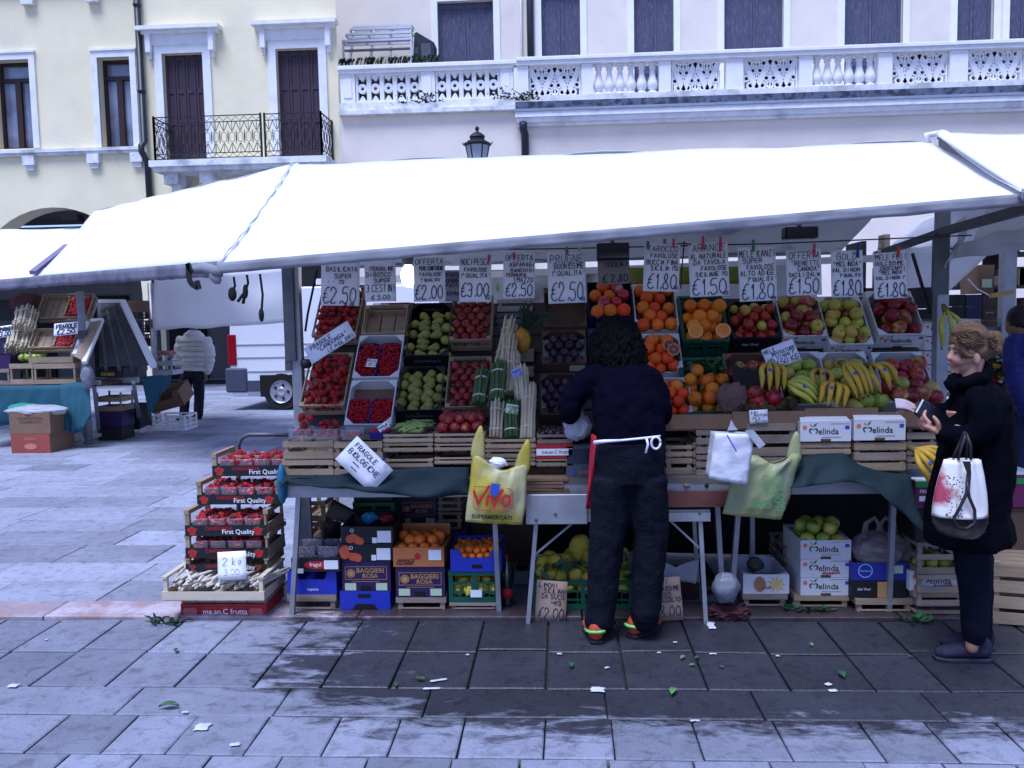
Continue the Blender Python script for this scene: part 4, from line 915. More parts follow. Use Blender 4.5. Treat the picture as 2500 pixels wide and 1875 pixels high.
cols = [((-35,322,798,525),(-45,330,1290,910),'apple_red','red','leftmost',M_bcard,None),
        ((342,672,785,478),(345,702,1290,900),'apple_bi','red and green','second',M_wcard,'apple_green'),
        ((682,1010,845,490),(702,1062,1305,900),'apple_yel','yellow','third',M_wcard,'apple_yel'),
        ((1042,1395,772,455),(1102,1490,1275,900),'apple_dark','dark red','rightmost',M_wcard,'apple_dark')]
for ci,(up_,lo,k1,cn,pn,mc,k2) in enumerate(cols):
    M,w_,l_,h = rack(C,*up_,.12); t = card_tray(M,w_,l_,h,'%s printed cardboard tray of %s apples, %s in the upper apple row'%('black' if mc is M_bcard else 'white',cn,pn),mo=mc,mi=M_dkraft if mc is M_bcard else M_kraft)
    if mc is M_wcard: melinda(t,w_,h)
    else: fr_txt(t,[('Süd Tirol',w_*.4,h*.5,{'w':w_*.35,'shear':.3})],P_white)
    mix = {0:['apple_red']*5+['apple_yel'],1:['apple_bi','apple_bi','apple_dark','apple_yel'],2:['apple_yel']*4+['apple_bi'],3:['apple_dark']*3+['apple_bi']}[ci]
    fill(M,w_,l_,.062,mix,(.033,.036,.037,.037)[ci],'%s apple in the %s tray of the upper apple row'%(cn if ci else 'shiny red or yellow',pn),'apples in the %s upper tray'%pn,0,.97,1,.16)
    if ci: fill(M,w_,l_,.105,mix,(.033,.036,.037,.037)[ci],'%s apple lying on top in the %s tray of the upper apple row'%(cn,pn),'apples on top in the %s upper tray'%pn,.06,.86,1,.3,.45)
    if ci == 0: fill(M,w_,l_,.118,mix,.034,'shiny apple lying on top in the leftmost tray of the upper apple row','apples on top in the leftmost upper tray',.1,.8,1,.3,.5)
    M,w_,l_,h = rack(C,*lo,.12); t = card_tray(M,w_,l_,h,'%s cardboard tray of %s apples behind bananas, %s in the lower apple row'%('brown' if k2 is None else 'white edged',('red','green','pale yellow','big red')[ci],pn),mo=M_wcard if k2 else M_kraft,mi=M_kraft)
    mix = {0:['apple_red','apple_red','apple_bi'],1:['apple_green','apple_green','apple_yel'],2:['apple_yel','apple_yel','apple_green'],3:['apple_dark','apple_red','apple_red','apple_bi']}[ci]
    a = fill(M,w_,l_,.06,mix,(.036,.040,.043,.043)[ci],'%s apple in the %s tray of the lower apple row'%(('red','green','pale yellow','big red')[ci],pn),'apples in the %s lower tray'%pn,0,.88,1,.15)
    fill(M,w_,l_,.12,mix,(.036,.040,.043,.043)[ci],'%s apple heaped on top in the %s tray of the lower apple row'%(('red','green','pale yellow','big red')[ci],pn),'apples heaped on the %s lower tray'%pn,.05,.75,1,.3,.22)
    RACKS['lo%d'%ci] = (M,w_,l_,h)
# wild strawberries: too many to count, one body
GW = MB(); RW = random.Random(8)
def tiny(M_, x, y, z, s):
    k = len(GW.v); c = M_ @ Vector((x,y,z))
    for d in ((1,0,0),(0,1,0),(-1,0,0),(0,-1,0),(0,0,1.2),(0,0,-1.2)): GW.v.append(tuple(c+Vector(d)*s))
    for f in ((0,1,4),(1,2,4),(2,3,4),(3,0,4),(1,0,5),(2,1,5),(3,2,5),(0,3,5)): GW.f.append(tuple(i+k for i in f))
def wild(M_, w, l, z, n):
    for _ in range(n*2):
        x, y = RW.uniform(.05,.95)*w, RW.uniform(.04,.96)*l; tiny(M_,x,y,z+.018*(1-((x/w-.5)**2+(y/l-.5)**2)*2.5)+RW.uniform(-.006,.008),RW.uniform(.0052,.0085))
# ------------------------------------------------------------------ rack body, stall table, front row
TZ = .785                                                                   # table top
rb_ = thing('display_rack', 'stepped sloping display rack carrying the fruit crates', 'rack', (0,0,0))
Mx = frame(RP0-RN*.155,(1,0,0),RV); L_ = 1.06
xl, xr = at(A(110,1300),4.95).x, at(C(1500,1200),4.95).x
g = MB()
for k in range(7): g.box(xl,xr,k*.15,k*.15+.135,-.03,-.006,Mx)
g.obj('shelf_boards', mat('old_boards',(.10,.085,.07),.85,.25,5), rb_)
g = MB()
for x in (xl+.02,(xl+xr)/2,xr-.02): g.box(x-.02,x+.02,0,L_,-.07,-.031,Mx); g.bar((x,5.45,0),(x,5.45,1.6),.035)
g.obj('frame', M_dsteel, rb_)
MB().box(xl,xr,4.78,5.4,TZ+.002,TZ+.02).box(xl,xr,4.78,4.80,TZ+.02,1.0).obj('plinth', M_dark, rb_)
tx0, tx1 = at(E(1112,450),4.44).x, at(H(1300,450),4.44).x
tb = thing('stall_table', 'long metal framed trestle table under the fruit rack', 'table', (0,0,0))
MB().box(tx0,tx1,4.40,5.45,TZ-.03,TZ).obj('table_top', mat('table_board',(.16,.14,.12),.8,.2,5), tb)
MB().box(tx0,tx1,4.405,4.43,TZ-.095,TZ-.031).box(tx0,tx1,5.40,5.43,TZ-.095,TZ-.031).box(tx0,tx0+.025,4.431,5.399,TZ-.095,TZ-.031).obj('rail', M_steel, tb)
for (x0,y0,x1) in ((at(E(1225,520),4.44).x,4.44,at(E(1185,1070),4.5).x),(at(E(1280,600),4.9).x,4.95,at(E(1280,600),4.9).x),(at(F(1085,800),4.5).x,4.5,at(F(1105,985),4.5).x),(at(G(1555,520),4.5).x,4.5,at(G(1610,980),4.5).x),(at(G(1750,530),4.5).x,4.52,at(G(1700,1000),4.5).x),(at(H(340,760),4.9).x,4.9,at(H(350,980),4.9).x),(tx1-.05,4.5,tx1-.05)):
    z1 = TZ-.096; d = (x1-x0)/.55*z1
    MB().bar((x0,y0,z1),(x0+d,y0+.04,0),.026,.032).obj('leg', M_steel, tb)
o = MB().tube([at(E(1135,70),5.1),at(E(820,70),5.1),at(E(765,95),5.1),at(E(738,150),5.1),at(E(738,215),5.1),at(E(738,1150),5.1)],.014,10).obj('bent_rail', M_dsteel, smooth=True); tag(o,'dark bent tube handle rising behind the strawberry trays','handle')
o.parent = None
# teal cloth hung over the front of the table
M_teal = mat('teal_cloth',(.006,.032,.040),.8,.2,6,.2,50)
def drape(pts, seed=0, nm='table_cloth', lab='', yb=4.395, ynear=4.30, m=None):
    """cloth between an upper outline (left to right) and a lower outline given as matching pixel points"""
    n = 40
    def lerpl(P_, u):
        x = u*(len(P_)-1); i = min(int(x),len(P_)-2); f = x-i; return (P_[i][0]+(P_[i+1][0]-P_[i][0])*f, P_[i][1]+(P_[i+1][1]-P_[i][1])*f)
    def fn(u, v):
        a = lerpl(pts[0],u); b = lerpl(pts[1],u); y = yb+(ynear-yb)*v*.6
        p = at((a[0]+(b[0]-a[0])*v,a[1]+(b[1]-a[1])*v), y)
        k = (math.sin(u*23+seed+v*4)*.018+noise.noise(Vector((u*6,v*3,seed)))*.03)*v
        return (p.x, p.y+k-.01, p.z)
    o = MB().grid(fn,n,8).obj(nm, m or M_teal, smooth=True, solid=.003); tag(o,lab,'cloth'); return o
drape(([E(1068,390),E(1300,405),E(1520,400),F(0,360),F(300,345),F(600,330),F(880,330)],[E(1080,510),E(1110,440),E(1520,505),F(0,520),F(300,560),F(600,575),F(880,560)]),1,lab='dark teal cloth draped along the left half of the table front')
drape(([H(560,480),H(650,335),H(740,320),H(900,315),H(1000,390),H(1130,430),H(1235,440),H(1300,445)],[H(575,530),H(650,520),H(740,515),H(900,485),H(1080,520),H(1180,620),H(1290,700),H(1400,840)]),4,lab='dark teal cloth pulled up and falling to the right under the fruit boxes',ynear=4.2)
g = MB().ell(at(E(1090,470),4.39),.028,.04,.11,10,8); o = g.obj('cloth_knot', mat('teal_bright',(.02,.16,.25),.6), smooth=True); tag(o,'bright blue bundled cloth corner hanging at the left table end','cloth')
def fbox(conv, x0, x1, y0, y1, Yp):
    """front face in the photograph -> lower left front corner, width, height"""
    a = at(conv((x0+x1)/2,y1),Yp); l_ = at(conv(x0,(y0+y1)/2),Yp); r_ = at(conv(x1,(y0+y1)/2),Yp); t_ = at(conv((x0+x1)/2,y0),Yp)
    z = a.z
    if -.08 < z < .035 and Yp < 7: z = .0135
    return Vector((l_.x,Yp,z)), r_.x-l_.x, t_.z-z
def T(p): return Matrix.Translation(p)
def crates(conv, x0, x1, ys, Yp, labels, m=None, l=.30, group=None, front=1, posts=None, rows=2):
    for (y0,y1),lab in zip(ys,labels):
        p, w_, h_ = fbox(conv,x0,x1,y0,y1,Yp); wood_crate(T(p),w_,l,h_,lab,group,m or M_wood,rows,front,posts)
    return p, w_, h_
FYR = 4.43
crates(E,1096,1506,((278,405),(125,272)),FYR,('lower of two pale wooden crates at the left table end','upper pale wooden crate at the left table end, under strawberry punnets'))
crates(E,1512,1902,((285,405),(128,280)),FYR,('lower wooden crate behind the white diamond shaped sign','upper wooden crate behind the white diamond shaped sign'))
crates(F,185,588,((268,340),(142,212),(68,136)),FYR,('lowest of three shallow wooden crates under the bean pods','middle of three shallow wooden crates under the bean pods','topmost shallow wooden crate holding bean pods'),posts=None)
crates(F,600,1008,((255,312),(145,205),(62,135)),FYR,('lowest of three wooden crates under the table front nectarines','middle of three wooden crates under the table front nectarines','topmost wooden crate holding nectarines on the table front'))
crates(F,1012,1418,((268,325),(190,262),(108,185)),FYR,('lowest of three wooden crates under the standing asparagus','middle of three wooden crates under the standing asparagus','topmost of three wooden crates under the standing asparagus'))
p, w_, h_ = fbox(F,1425,1720,268,330,FYR); wood_crate(T(p),w_,.3,h_,'pale wooden crate under the red and white printed box',m=M_wood)
p, w_, h_ = fbox(F,1420,1722,150,262,FYR); t = card_tray(T(p),w_,.3,h_,'red and white printed fruit box left of the hanging white bag',mo=M_redcard,mi=M_kraft)
g = MB(); rect(g,w_*.02,w_*.98,h_*.22,h_*.70); g.obj('band', P_white, t); fr_txt(t,[('me.an.C frutta',w_*.54,h_*.47,{'w':w_*.74})],P_black,-.004)
p, w_, h_ = fbox(F,1430,1720,70,148,FYR+.02); wood_crate(T(p),w_,.28,h_,'dark wooden crate of cherries above the red and white box',m=M_wood2)
fill(T(p),w_,.28,.03,'plum',.02,'small dark fruit in the crate above the red and white box','small dark fruit',0,1,1,.2)
# pods and nectarines in the front crates
p, w_, h_ = fbox(F,185,588,68,136,FYR)
for k in range(46):
    q_ = p+Vector((FR.uniform(.08,w_-.08),FR.uniform(.03,.27),h_*.75+FR.uniform(0,.05)))
    fruit('pod',q_,FR.uniform(.05,.075),Matrix.Rotation(FR.gauss(0,.5),4,'Z') @ Matrix.Rotation(FR.uniform(-.3,.3),4,'Y'),'pale green bean pod in the wooden crate on the table front','bean pods in the front crate')
p, w_, h_ = fbox(F,600,1008,62,135,FYR); fill(T(p),w_,.3,.045,'nectarine',.030,'red nectarine in the wooden crate on the table front','nectarines in the table front crate',0,1,2,.15)
# clear punnets of strawberries on the left crates
M_clear = mat('clear_plastic',(.75,.72,.76),.1,.05,5,alpha=.10,spec=.9)
for k,(x0,x1) in enumerate(((5,205),(205,420))):
    p, w_, h_ = fbox(A,x0,x1,1555,1648,FYR+.02); M = T(p); punnet(M,w_,.14,h_,'%s of two clear punnets heaped with strawberries on the left wooden crates'%('left','right')[k],M_clear)
    fill(M,w_,.14,.012,'strawberry',.023,'strawberry in the %s clear punnet on the left wooden crates'%('left','right')[k],'strawberries in the %s clear punnet'%('left','right')[k],0,1,3,.3)
p, w_, h_ = fbox(A,425,600,1560,1640,FYR+.03); punnet(T(p),w_,.12,h_,'low clear punnet of dried berries beside the strawberry punnets',M_clear); 
fill(T(p),w_,.12,.005,'strawberry',.016,'dried berry in the low clear punnet','berries in the low clear punnet',0,1,1,.2)
p, w_, h_ = fbox(A,655,815,1575,1635,FYR+.03); punnet(T(p),w_,.13,h_,'blue punnet of wild strawberries on the table front with a white card',M_bpun); WILD.append((T(p),w_,.13,h_*.7,120))
for m_ in WILD: wild(*m_)
o = GW.obj('wild_strawberries', mat('wild_strawberry',(.45,.012,.02),.35,.4,60)); tag(o,'tiny red wild strawberries heaped in the blue punnets','wild strawberries',kind='stuff')
# asparagus bundles
M_wasp = mat('white_asparagus',(.60,.52,.36),.55,.12,9,rnd=.08,col2=(.42,.36,.22),c2=(.6,.8),c2scale=8); M_gasp = mat('green_asparagus',(.09,.17,.055),.5,.2,9,col2=(.035,.06,.035),c2=(.5,.7),c2scale=9)
M_band = mat('rubber_band',(.62,.55,.45),.5)
def bundle(p0, p1, rad, m, label, tip=.02, n=24, seed=0, bandc=M_band):
    """a round bundle of spears from the cut ends p0 to the tips p1, tied with two bands"""
    p0 = Vector(p0); p1 = Vector(p1); L = (p1-p0).length; t = thing('asparagus_bundle', label, 'asparagus', frame(p0,(1,0,0),(p1-p0).cross(Vector((1,0,0)))*-1) if False else None, 'bundles of asparagus standing on the table')
    z = (p1-p0).normalized(); x = Vector((1,0,0)); x = (x-z*x.dot(z)).normalized(); y = z.cross(x)
    t.matrix_world = Matrix(((x.x,y.x,z.x,p0.x),(x.y,y.y,z.y,p0.y),(x.z,y.z,z.z,p0.z),(0,0,0,1)))
    rr = random.Random(seed); g = MB(); s = rad*.2
    for k in range(n):
        a = k*2.39996; q = rad*math.sqrt((k+.5)/n)*.92; bx, by = q*math.cos(a), q*math.sin(a); l_ = L*rr.uniform(.93,1.05); f = rr.uniform(.95,1.2)
        g.tube([(bx,by,0),(bx*.93,by*.93,l_*.4),(bx*f,by*f,l_*.85),(bx*f*1.03,by*f*1.03,l_*.95),(bx*f*1.04,by*f*1.04,l_)],[s,s*.98,s*.9,s*.75,s*.12],6)
    g.obj('spears', m, t, smooth=True)
    for zz_ in (.2,.72): MB().lathe([(rad*1.0,L*zz_-.004),(rad*1.03,L*zz_),(rad*1.0,L*zz_+.004)],16).obj('band', bandc, t)
    return t
def bun(conv, xb, yb, xt, yt, hw, Yb, Yt, m, label, seed, n=24):
    return bundle(at(conv(xb,yb),Yb), at(conv(xt,yt),Yt), hw/FPX*Yb*.3014, m, label, seed=seed, n=n)
bun(A,1740,1010,1815,670,62,4.95,5.15,M_wasp,'highest bundle of white asparagus leaning back on the rack',1)
bun(A,1770,1200,1800,800,60,4.80,4.95,M_wasp,'white asparagus bundle below the highest one',2)
bun(A,1815,1260,1835,935,58,4.68,4.82,M_wasp,'white asparagus bundle behind the green one with a blue tag',3)
bun(A,1910,1330,1885,1045,66,4.62,4.72,M_wasp,'white asparagus bundle carrying a small blue handwritten tag',4)
bun(A,1560,1350,1600,1075,66,4.66,4.78,M_gasp,'green asparagus bundle lying on the lower nectarines',5,20)
bun(A,1710,1320,1725,1010,66,4.60,4.74,M_gasp,'tall dark green asparagus bundle in the middle',6,20)
bun(A,1690,1625,1705,1310,58,4.50,4.60,M_wasp,'front left bundle of thick white asparagus',7,16)
bun(A,1825,1625,1815,1320,66,4.50,4.60,M_gasp,'front green asparagus bundle with a pale price tag',8,20)
bun(A,1950,1640,1965,1190,68,4.49,4.66,M_wasp,'front right bundle of long thin white asparagus',9,34)
def card(conv, pts, Yp, label, lines, m=P_white, ink_m=P_ink, name='price_card', cat='price card', rng=random.Random(2), lw=.0022, tilt=-.05, group=None, thick=.0008, yfun=None):
    """paper card: corners in the photograph (top left, top right, bottom right, bottom left) on the plane y = Yp leaning back by tilt; lines = (text, x share, y share, size share)"""
    c = [at(conv(*q),Yp) for q in pts]; o = c[3]; ux = (c[2]-c[3]); w_ = ux.length; uy = c[0]-c[3]; h_ = uy.length
    M = frame(o, ux, uy); M = M @ Matrix.Rotation(tilt,4,'X') 
    sk = uy.dot(ux.normalized()) ; tw = (c[1]-c[0]).length
    g = MB(); k = 6
    def fn(u, v):
        x = u*(w_*(1-v)+tw*v)+sk*v if False else u*w_
        return (x, v*h_, .004*math.sin(PI*u)*(1 if rng is None else .6)+.003*noise.noise(Vector((u*2,v*2,o.x*9))))
    g.grid(fn,4,4); s = g.obj(name, m, smooth=True, solid=thick); s.matrix_world = M; tag(s,label,cat,group)
    gi = MB()
    for (tx,fx,fy,fs) in lines:
        st,_ = strokes(tx, fs*h_, rng=rng); ww = _
        if ww > w_*(.98-fx): 
            k_ = w_*(.98-fx)/ww; st = [[(a*k_,b) for a,b in q] for q in st]
        ink(gi, st, fx*w_, fy*h_, lw*(1.25 if fs > .2 else 1), .0045)
    gi.obj('lettering', ink_m, s); return s
card(A,((1815,1080),(1885,1050),(1920,1115),(1845,1150)),4.58,'small blue handwritten tag on a white asparagus bundle',[('BIANCHI',.1,.6,.25),('€2,50',.15,.15,.35)],m=mat('blue_paper',(.35,.42,.75),.8,.05),tilt=-.1,lw=.0016)
card(A,((1785,1345),(1890,1355),(1870,1435),(1770,1420)),4.44,'pale green price tag on the front green asparagus',[('ASPARAGI',.1,.62,.22),('VERDI',.3,.38,.2),('€2,50',.25,.08,.25)],m=P_pale,tilt=-.1,lw=.0016)
card(A,((720,1545),(800,1490),(835,1530),(755,1580)),4.45,'small white card tilted over the blue punnet on the table front',[('FRAGOLINE',.08,.5,.3),('€2,50',.2,.08,.35)],tilt=-.2,lw=.0016)
p, w_, h_ = fbox(A,765,985,527,572,5.62); t = card_tray(T(p),w_,.25,h_,'bright red printed box standing behind the empty wooden crate',mo=mat('bright_red_card',(.45,.03,.03),.5,.1,6)); rect(g := MB(),w_*.05,w_*.28,h_*.2,h_*.9); g.obj('label_print',P_white,t)
# shelf behind the asparagus: grey and white crates, pineapple
p, w_, h_ = fbox(A,1705,1990,500,600,5.5); wood_crate(T(p),w_,.3,h_,'white washed wooden crate high behind the asparagus',m=mat('white_crate',(.50,.50,.50),.7,.15,5),rows=2)
p, w_, h_ = fbox(A,1700,1990,610,760,5.42); wood_crate(T(p),w_,.3,h_,'grey wooden crate behind the pineapple',m=mat('grey_blue_crate',(.16,.17,.21),.7,.2,5),rows=3)
p, w_, h_ = fbox(A,1830,2000,905,1005,5.1); t = card_tray(T(p),w_,.3,h_,'pale wood fruit box under the pineapple with upside down lettering',mo=M_wood,mi=M_kraft)
g = MB(); typed(g,'Happy',w_*.5,h_*.5,w=w_*.5,ang=PI); g.obj('lettering',P_grey,t)
p, w_, h_ = fbox(A,1830,2000,1045,1130,5.0); wood_crate(T(p),w_,.3,h_,'wooden crate below the pineapple box',m=M_wood2)
t = thing('pineapple', 'yellow pineapple with dark leaves lying behind the asparagus', 'pineapple', at(A(1910,905),5.05))
g = MB().ell((0,0,.055),.05,.05,.075,14,12,fn=lambda p: 1+.05*math.sin(9*math.atan2(p.y,p.x))*math.sin(12*p.z)); g.obj('body', mat('pineapple_skin',(.55,.30,.04),.6,.3,30,.5,30), t, smooth=True)
g = MB(); rr = random.Random(6)
for k in range(40):
    a = rr.uniform(0,6.28); l_ = rr.uniform(.10,.22); d = Vector((math.cos(a)*.7+.5,math.sin(a)*.5-.1,rr.uniform(.4,1.1))).normalized(); b0 = Vector((.02,0,.12)); s_ = d.cross(Vector((0,1,0))).normalized()*.012
    g.add([b0-s_,b0+s_,b0+d*l_*.6+s_*.8,b0+d*l_+Vector((.03,0,-.02)),b0+d*l_*.6-s_*.8],[(0,1,2,3,4)])
g.obj('leaves', mat('pineapple_leaf',(.03,.06,.035),.5,.3,9), t)
# right half of the table front: cardboard lip, boxes, crates
g = MB(); p0 = at((1612,1012),4.46); p1 = at((2325,980),4.46); zt1 = at(H(400,75),4.46).z; zb1 = at(H(400,165),4.46).z
for k in range(4):
    xa = p0.x+(p1.x-p0.x)*k/4; xb = p0.x+(p1.x-p0.x)*(k+1)/4; g.box(xa+.001,xb-.001,4.46-.004*(k%2),4.466-.004*(k%2),zb1,zt1+.012*(k%3))
o = g.obj('cardboard_strip', M_kraft); tag(o,'long brown cardboard strip holding back the bananas and apples','cardboard strip')
t = thing('fruit_ledge','brown cardboard ledge filling the gap under the bananas','ledge',(0,0,0)); MB().box(p0.x,p1.x,4.468,4.80,zb1-.01,zb1+.02).obj('board',M_kraft,t)
for (x0,x1,y0,y1,lab) in ((638,950,105,245,'left of two white printed apple boxes standing on the table front'),(968,1284,94,238,'right of two white printed apple boxes standing on the table front')):
    p, w_, h_ = fbox(H,x0,x1,y0+20,y1,FYR-.02); t = card_tray(T(p),w_,.3,h_,lab,mo=M_wcard,mi=M_kraft); melinda(t,w_,h_)
    g = MB().add([(0,0,h_+.001),(w_,0,h_+.001),(w_-.01,.05,h_+.022),(.01,.05,h_+.022)],[(0,1,2,3)]); g.obj('flap', M_wcard, t)
crates(H,635,948,((290,330),(250,288)),FYR-.01,('lower flat crate under the left printed apple box','upper flat crate under the left printed apple box'),rows=1)
p, w_, h_ = fbox(H,970,1288,240,430,FYR-.01)
for k in range(3): wood_crate(T(p+Vector((0,0,k*h_/3))),w_,.3,h_/3-.003,'%s of three wooden crates under the right printed apple box'%('lowest','middle','topmost')[k],rows=1,posts=None,m=(M_wood,M_wood2,M_wood)[k])
crates(H,1292,1475,((305,420),(135,300)),FYR+.05,('lower wooden crate behind the coat sleeve of the customer','upper wooden crate behind the coat sleeve of the customer'),rows=3,m=M_wood2)
crates(H,308,610,((345,470),(135,340)),FYR+.02,('lower wooden crate behind the pale plastic bag','upper wooden crate behind the pale plastic bag'),rows=3,m=M_wood2)
crates(H,0,95,((330,460),(178,325)),FYR+.02,('lower wooden crate behind the stack of white bags','upper wooden crate behind the stack of white bags'),rows=3,m=M_wood2)
crates(G,1146,1362,((62,200),(-40,55)),FYR+.05,('pale wooden crate with faint print right of the seller','white panelled crate right of the seller'),rows=2)
crates(G,1366,1500,((70,200),(-60,60)),FYR+.05,('lower brown crate between the seller and the white bags','upper brown crate between the seller and the white bags'),rows=2,m=M_wood2)
card(C,((88,1333),(222,1328),(228,1424),(92,1432)),4.44,'small white handwritten kiwi price card on the cardboard strip',[('KIWI',.1,.74,.18),('NOSTRANI',.25,.52,.16),('ITALIA I°',.1,.30,.16),('€2,00',.3,.05,.2)],lw=.0018)
# kiwis and loose apples before the strip
M,w_,l_,h = RACKS['lo0']
for k in range(26):
    x = C(70+FR.uniform(0,340),1300+FR.uniform(-25,20)); p = at(x,4.62); p.z = max(p.z, zb1+.05); fruit('kiwi',p+Vector((0,FR.uniform(-.08,.08),0)),.030,None,'brown kiwi lying before the lower red apples','kiwis behind the cardboard strip')
for (x,y,k) in ((950,1270,'apple_green'),(1055,1265,'apple_green'),(865,1310,'apple_yel'),(1200,1225,'apple_bi'),(1285,1230,'apple_dark'),(1370,1215,'apple_bi'),(1425,1180,'apple_yel'),(1460,1240,'apple_dark'),(265,1245,'apple_red'),(150,1270,'apple_red'),(130,1210,'apple_red'),(1110,1170,'apple_red'),(1200,1145,'apple_green'),(1115,1070,'apple_yel')):
    fruit(k, at(C(x,y),4.58 if y > 1180 else 4.66), .045, Matrix.Rotation(FR.uniform(-.6,.6),4,'X') @ Matrix.Rotation(FR.uniform(-.6,.6),4,'Y'), '%s apple lying loose among the bananas on the table front'%{'apple_green':'pale green','apple_yel':'yellow','apple_bi':'blushed','apple_dark':'dark red','apple_red':'bright red'}[k],'loose apples among the bananas')
# bananas
M_ban = mat('banana_skin',(.56,.36,.045),.55,.15,6,.1,30,rnd=.12,col2=(.50,.42,.11),c2=(.5,.75),c2scale=5); M_gban = mat('green_banana_skin',(.50,.50,.10),.5,.1,6,rnd=.1,col2=(.62,.50,.08),c2=(.5,.75),c2scale=5); M_btip = mat('banana_tip',(.06,.045,.02),.8)
def bananas(p, ang, n, L, label, spread=1.0, m=None, face=0., hang=False, M0=None):
    """a hand of bananas: curved fruits fanning from one crown; the crown is at the origin, the fruit run along local -Y of a sloping plane"""
    t = thing('banana_bunch', label, 'bananas', Matrix.Translation(p) @ (M0 or (Matrix.Rotation(R(47),4,'X') @ Matrix.Rotation(R(ang),4,'Z'))), 'bunches of bananas on the stall')
    for k in range(n):
        f = (k-(n-1)/2)/max(1,n-1)*2 if n > 1 else 0; a = f*.36*spread
        pts = []; rs = []
        for j in range(9):
            s = j/8; x = math.sin(a)*L*s + f*.018*math.sin(PI*min(1,s*1.5)) + (1 if f > 0 else -1)*abs(f)*.02*math.sin(PI*s); y = -math.cos(a)*L*s; z = .02+.062*math.sin(PI*(s*.9+.1))*(1-.25*abs(f)) - .03*s
            pts.append((x,y,z)); rs.append(.0152*(.42 if j == 0 else .55 if j == 1 else .95 if j == 2 else 1.02 if j < 6 else .92 if j == 6 else .62 if j == 7 else .2))
        g = MB(); g.tube(pts,rs,7); b = g.obj('banana', m or M_ban, t, smooth=True)
        MB().ell(pts[-1],.006,.008,.006,6,5).obj('tip', M_btip, b)
        if k % 3 == 1: MB().ell((pts[4][0],pts[4][1],pts[4][2]+rs[4]*.93),.010,.012,.003,8,5).obj('sticker', P_blu, b)
    MB().tube([(0,.035,.0),(0,.01,.02),(0,-.02,.03)],[.012,.019,.022],8).obj('crown', mat('banana_crown',(.16,.15,.04),.7,.2,20), t, smooth=True)
    return t
BN = [(230,1050,-2,4,.165,1.0,4.66,'banana bunch on the red apples, leftmost of the row'),(345,1195,62,4,.19,.7,4.60,'greenish banana bunch lying sideways behind the cardboard strip'),(590,1095,-6,3,.14,.8,4.66,'small banana bunch on the green apples'),(695,1195,-14,4,.145,1.2,4.58,'short wide banana bunch at the front of the row'),(765,1050,22,4,.215,.6,4.62,'longest banana bunch on the pale yellow apples'),(960,1065,30,3,.165,1.0,4.62,'banana bunch spreading right beside the big red apples')]
for (x,y,ang,n,L,sp,Yp,lab) in BN: bananas(at(C(x,y),Yp)+Vector((0,-.02,.03)),ang,n,L,lab,sp,M_gban if 'greenish' in lab else M_ban)
bananas(at(C(1520,600),5.0),12,3,.22,'yellow green banana bunch hanging from the right post',.55,M_gban,M0=Matrix.Rotation(R(84),4,'X') @ Matrix.Rotation(R(8),4,'Z'))
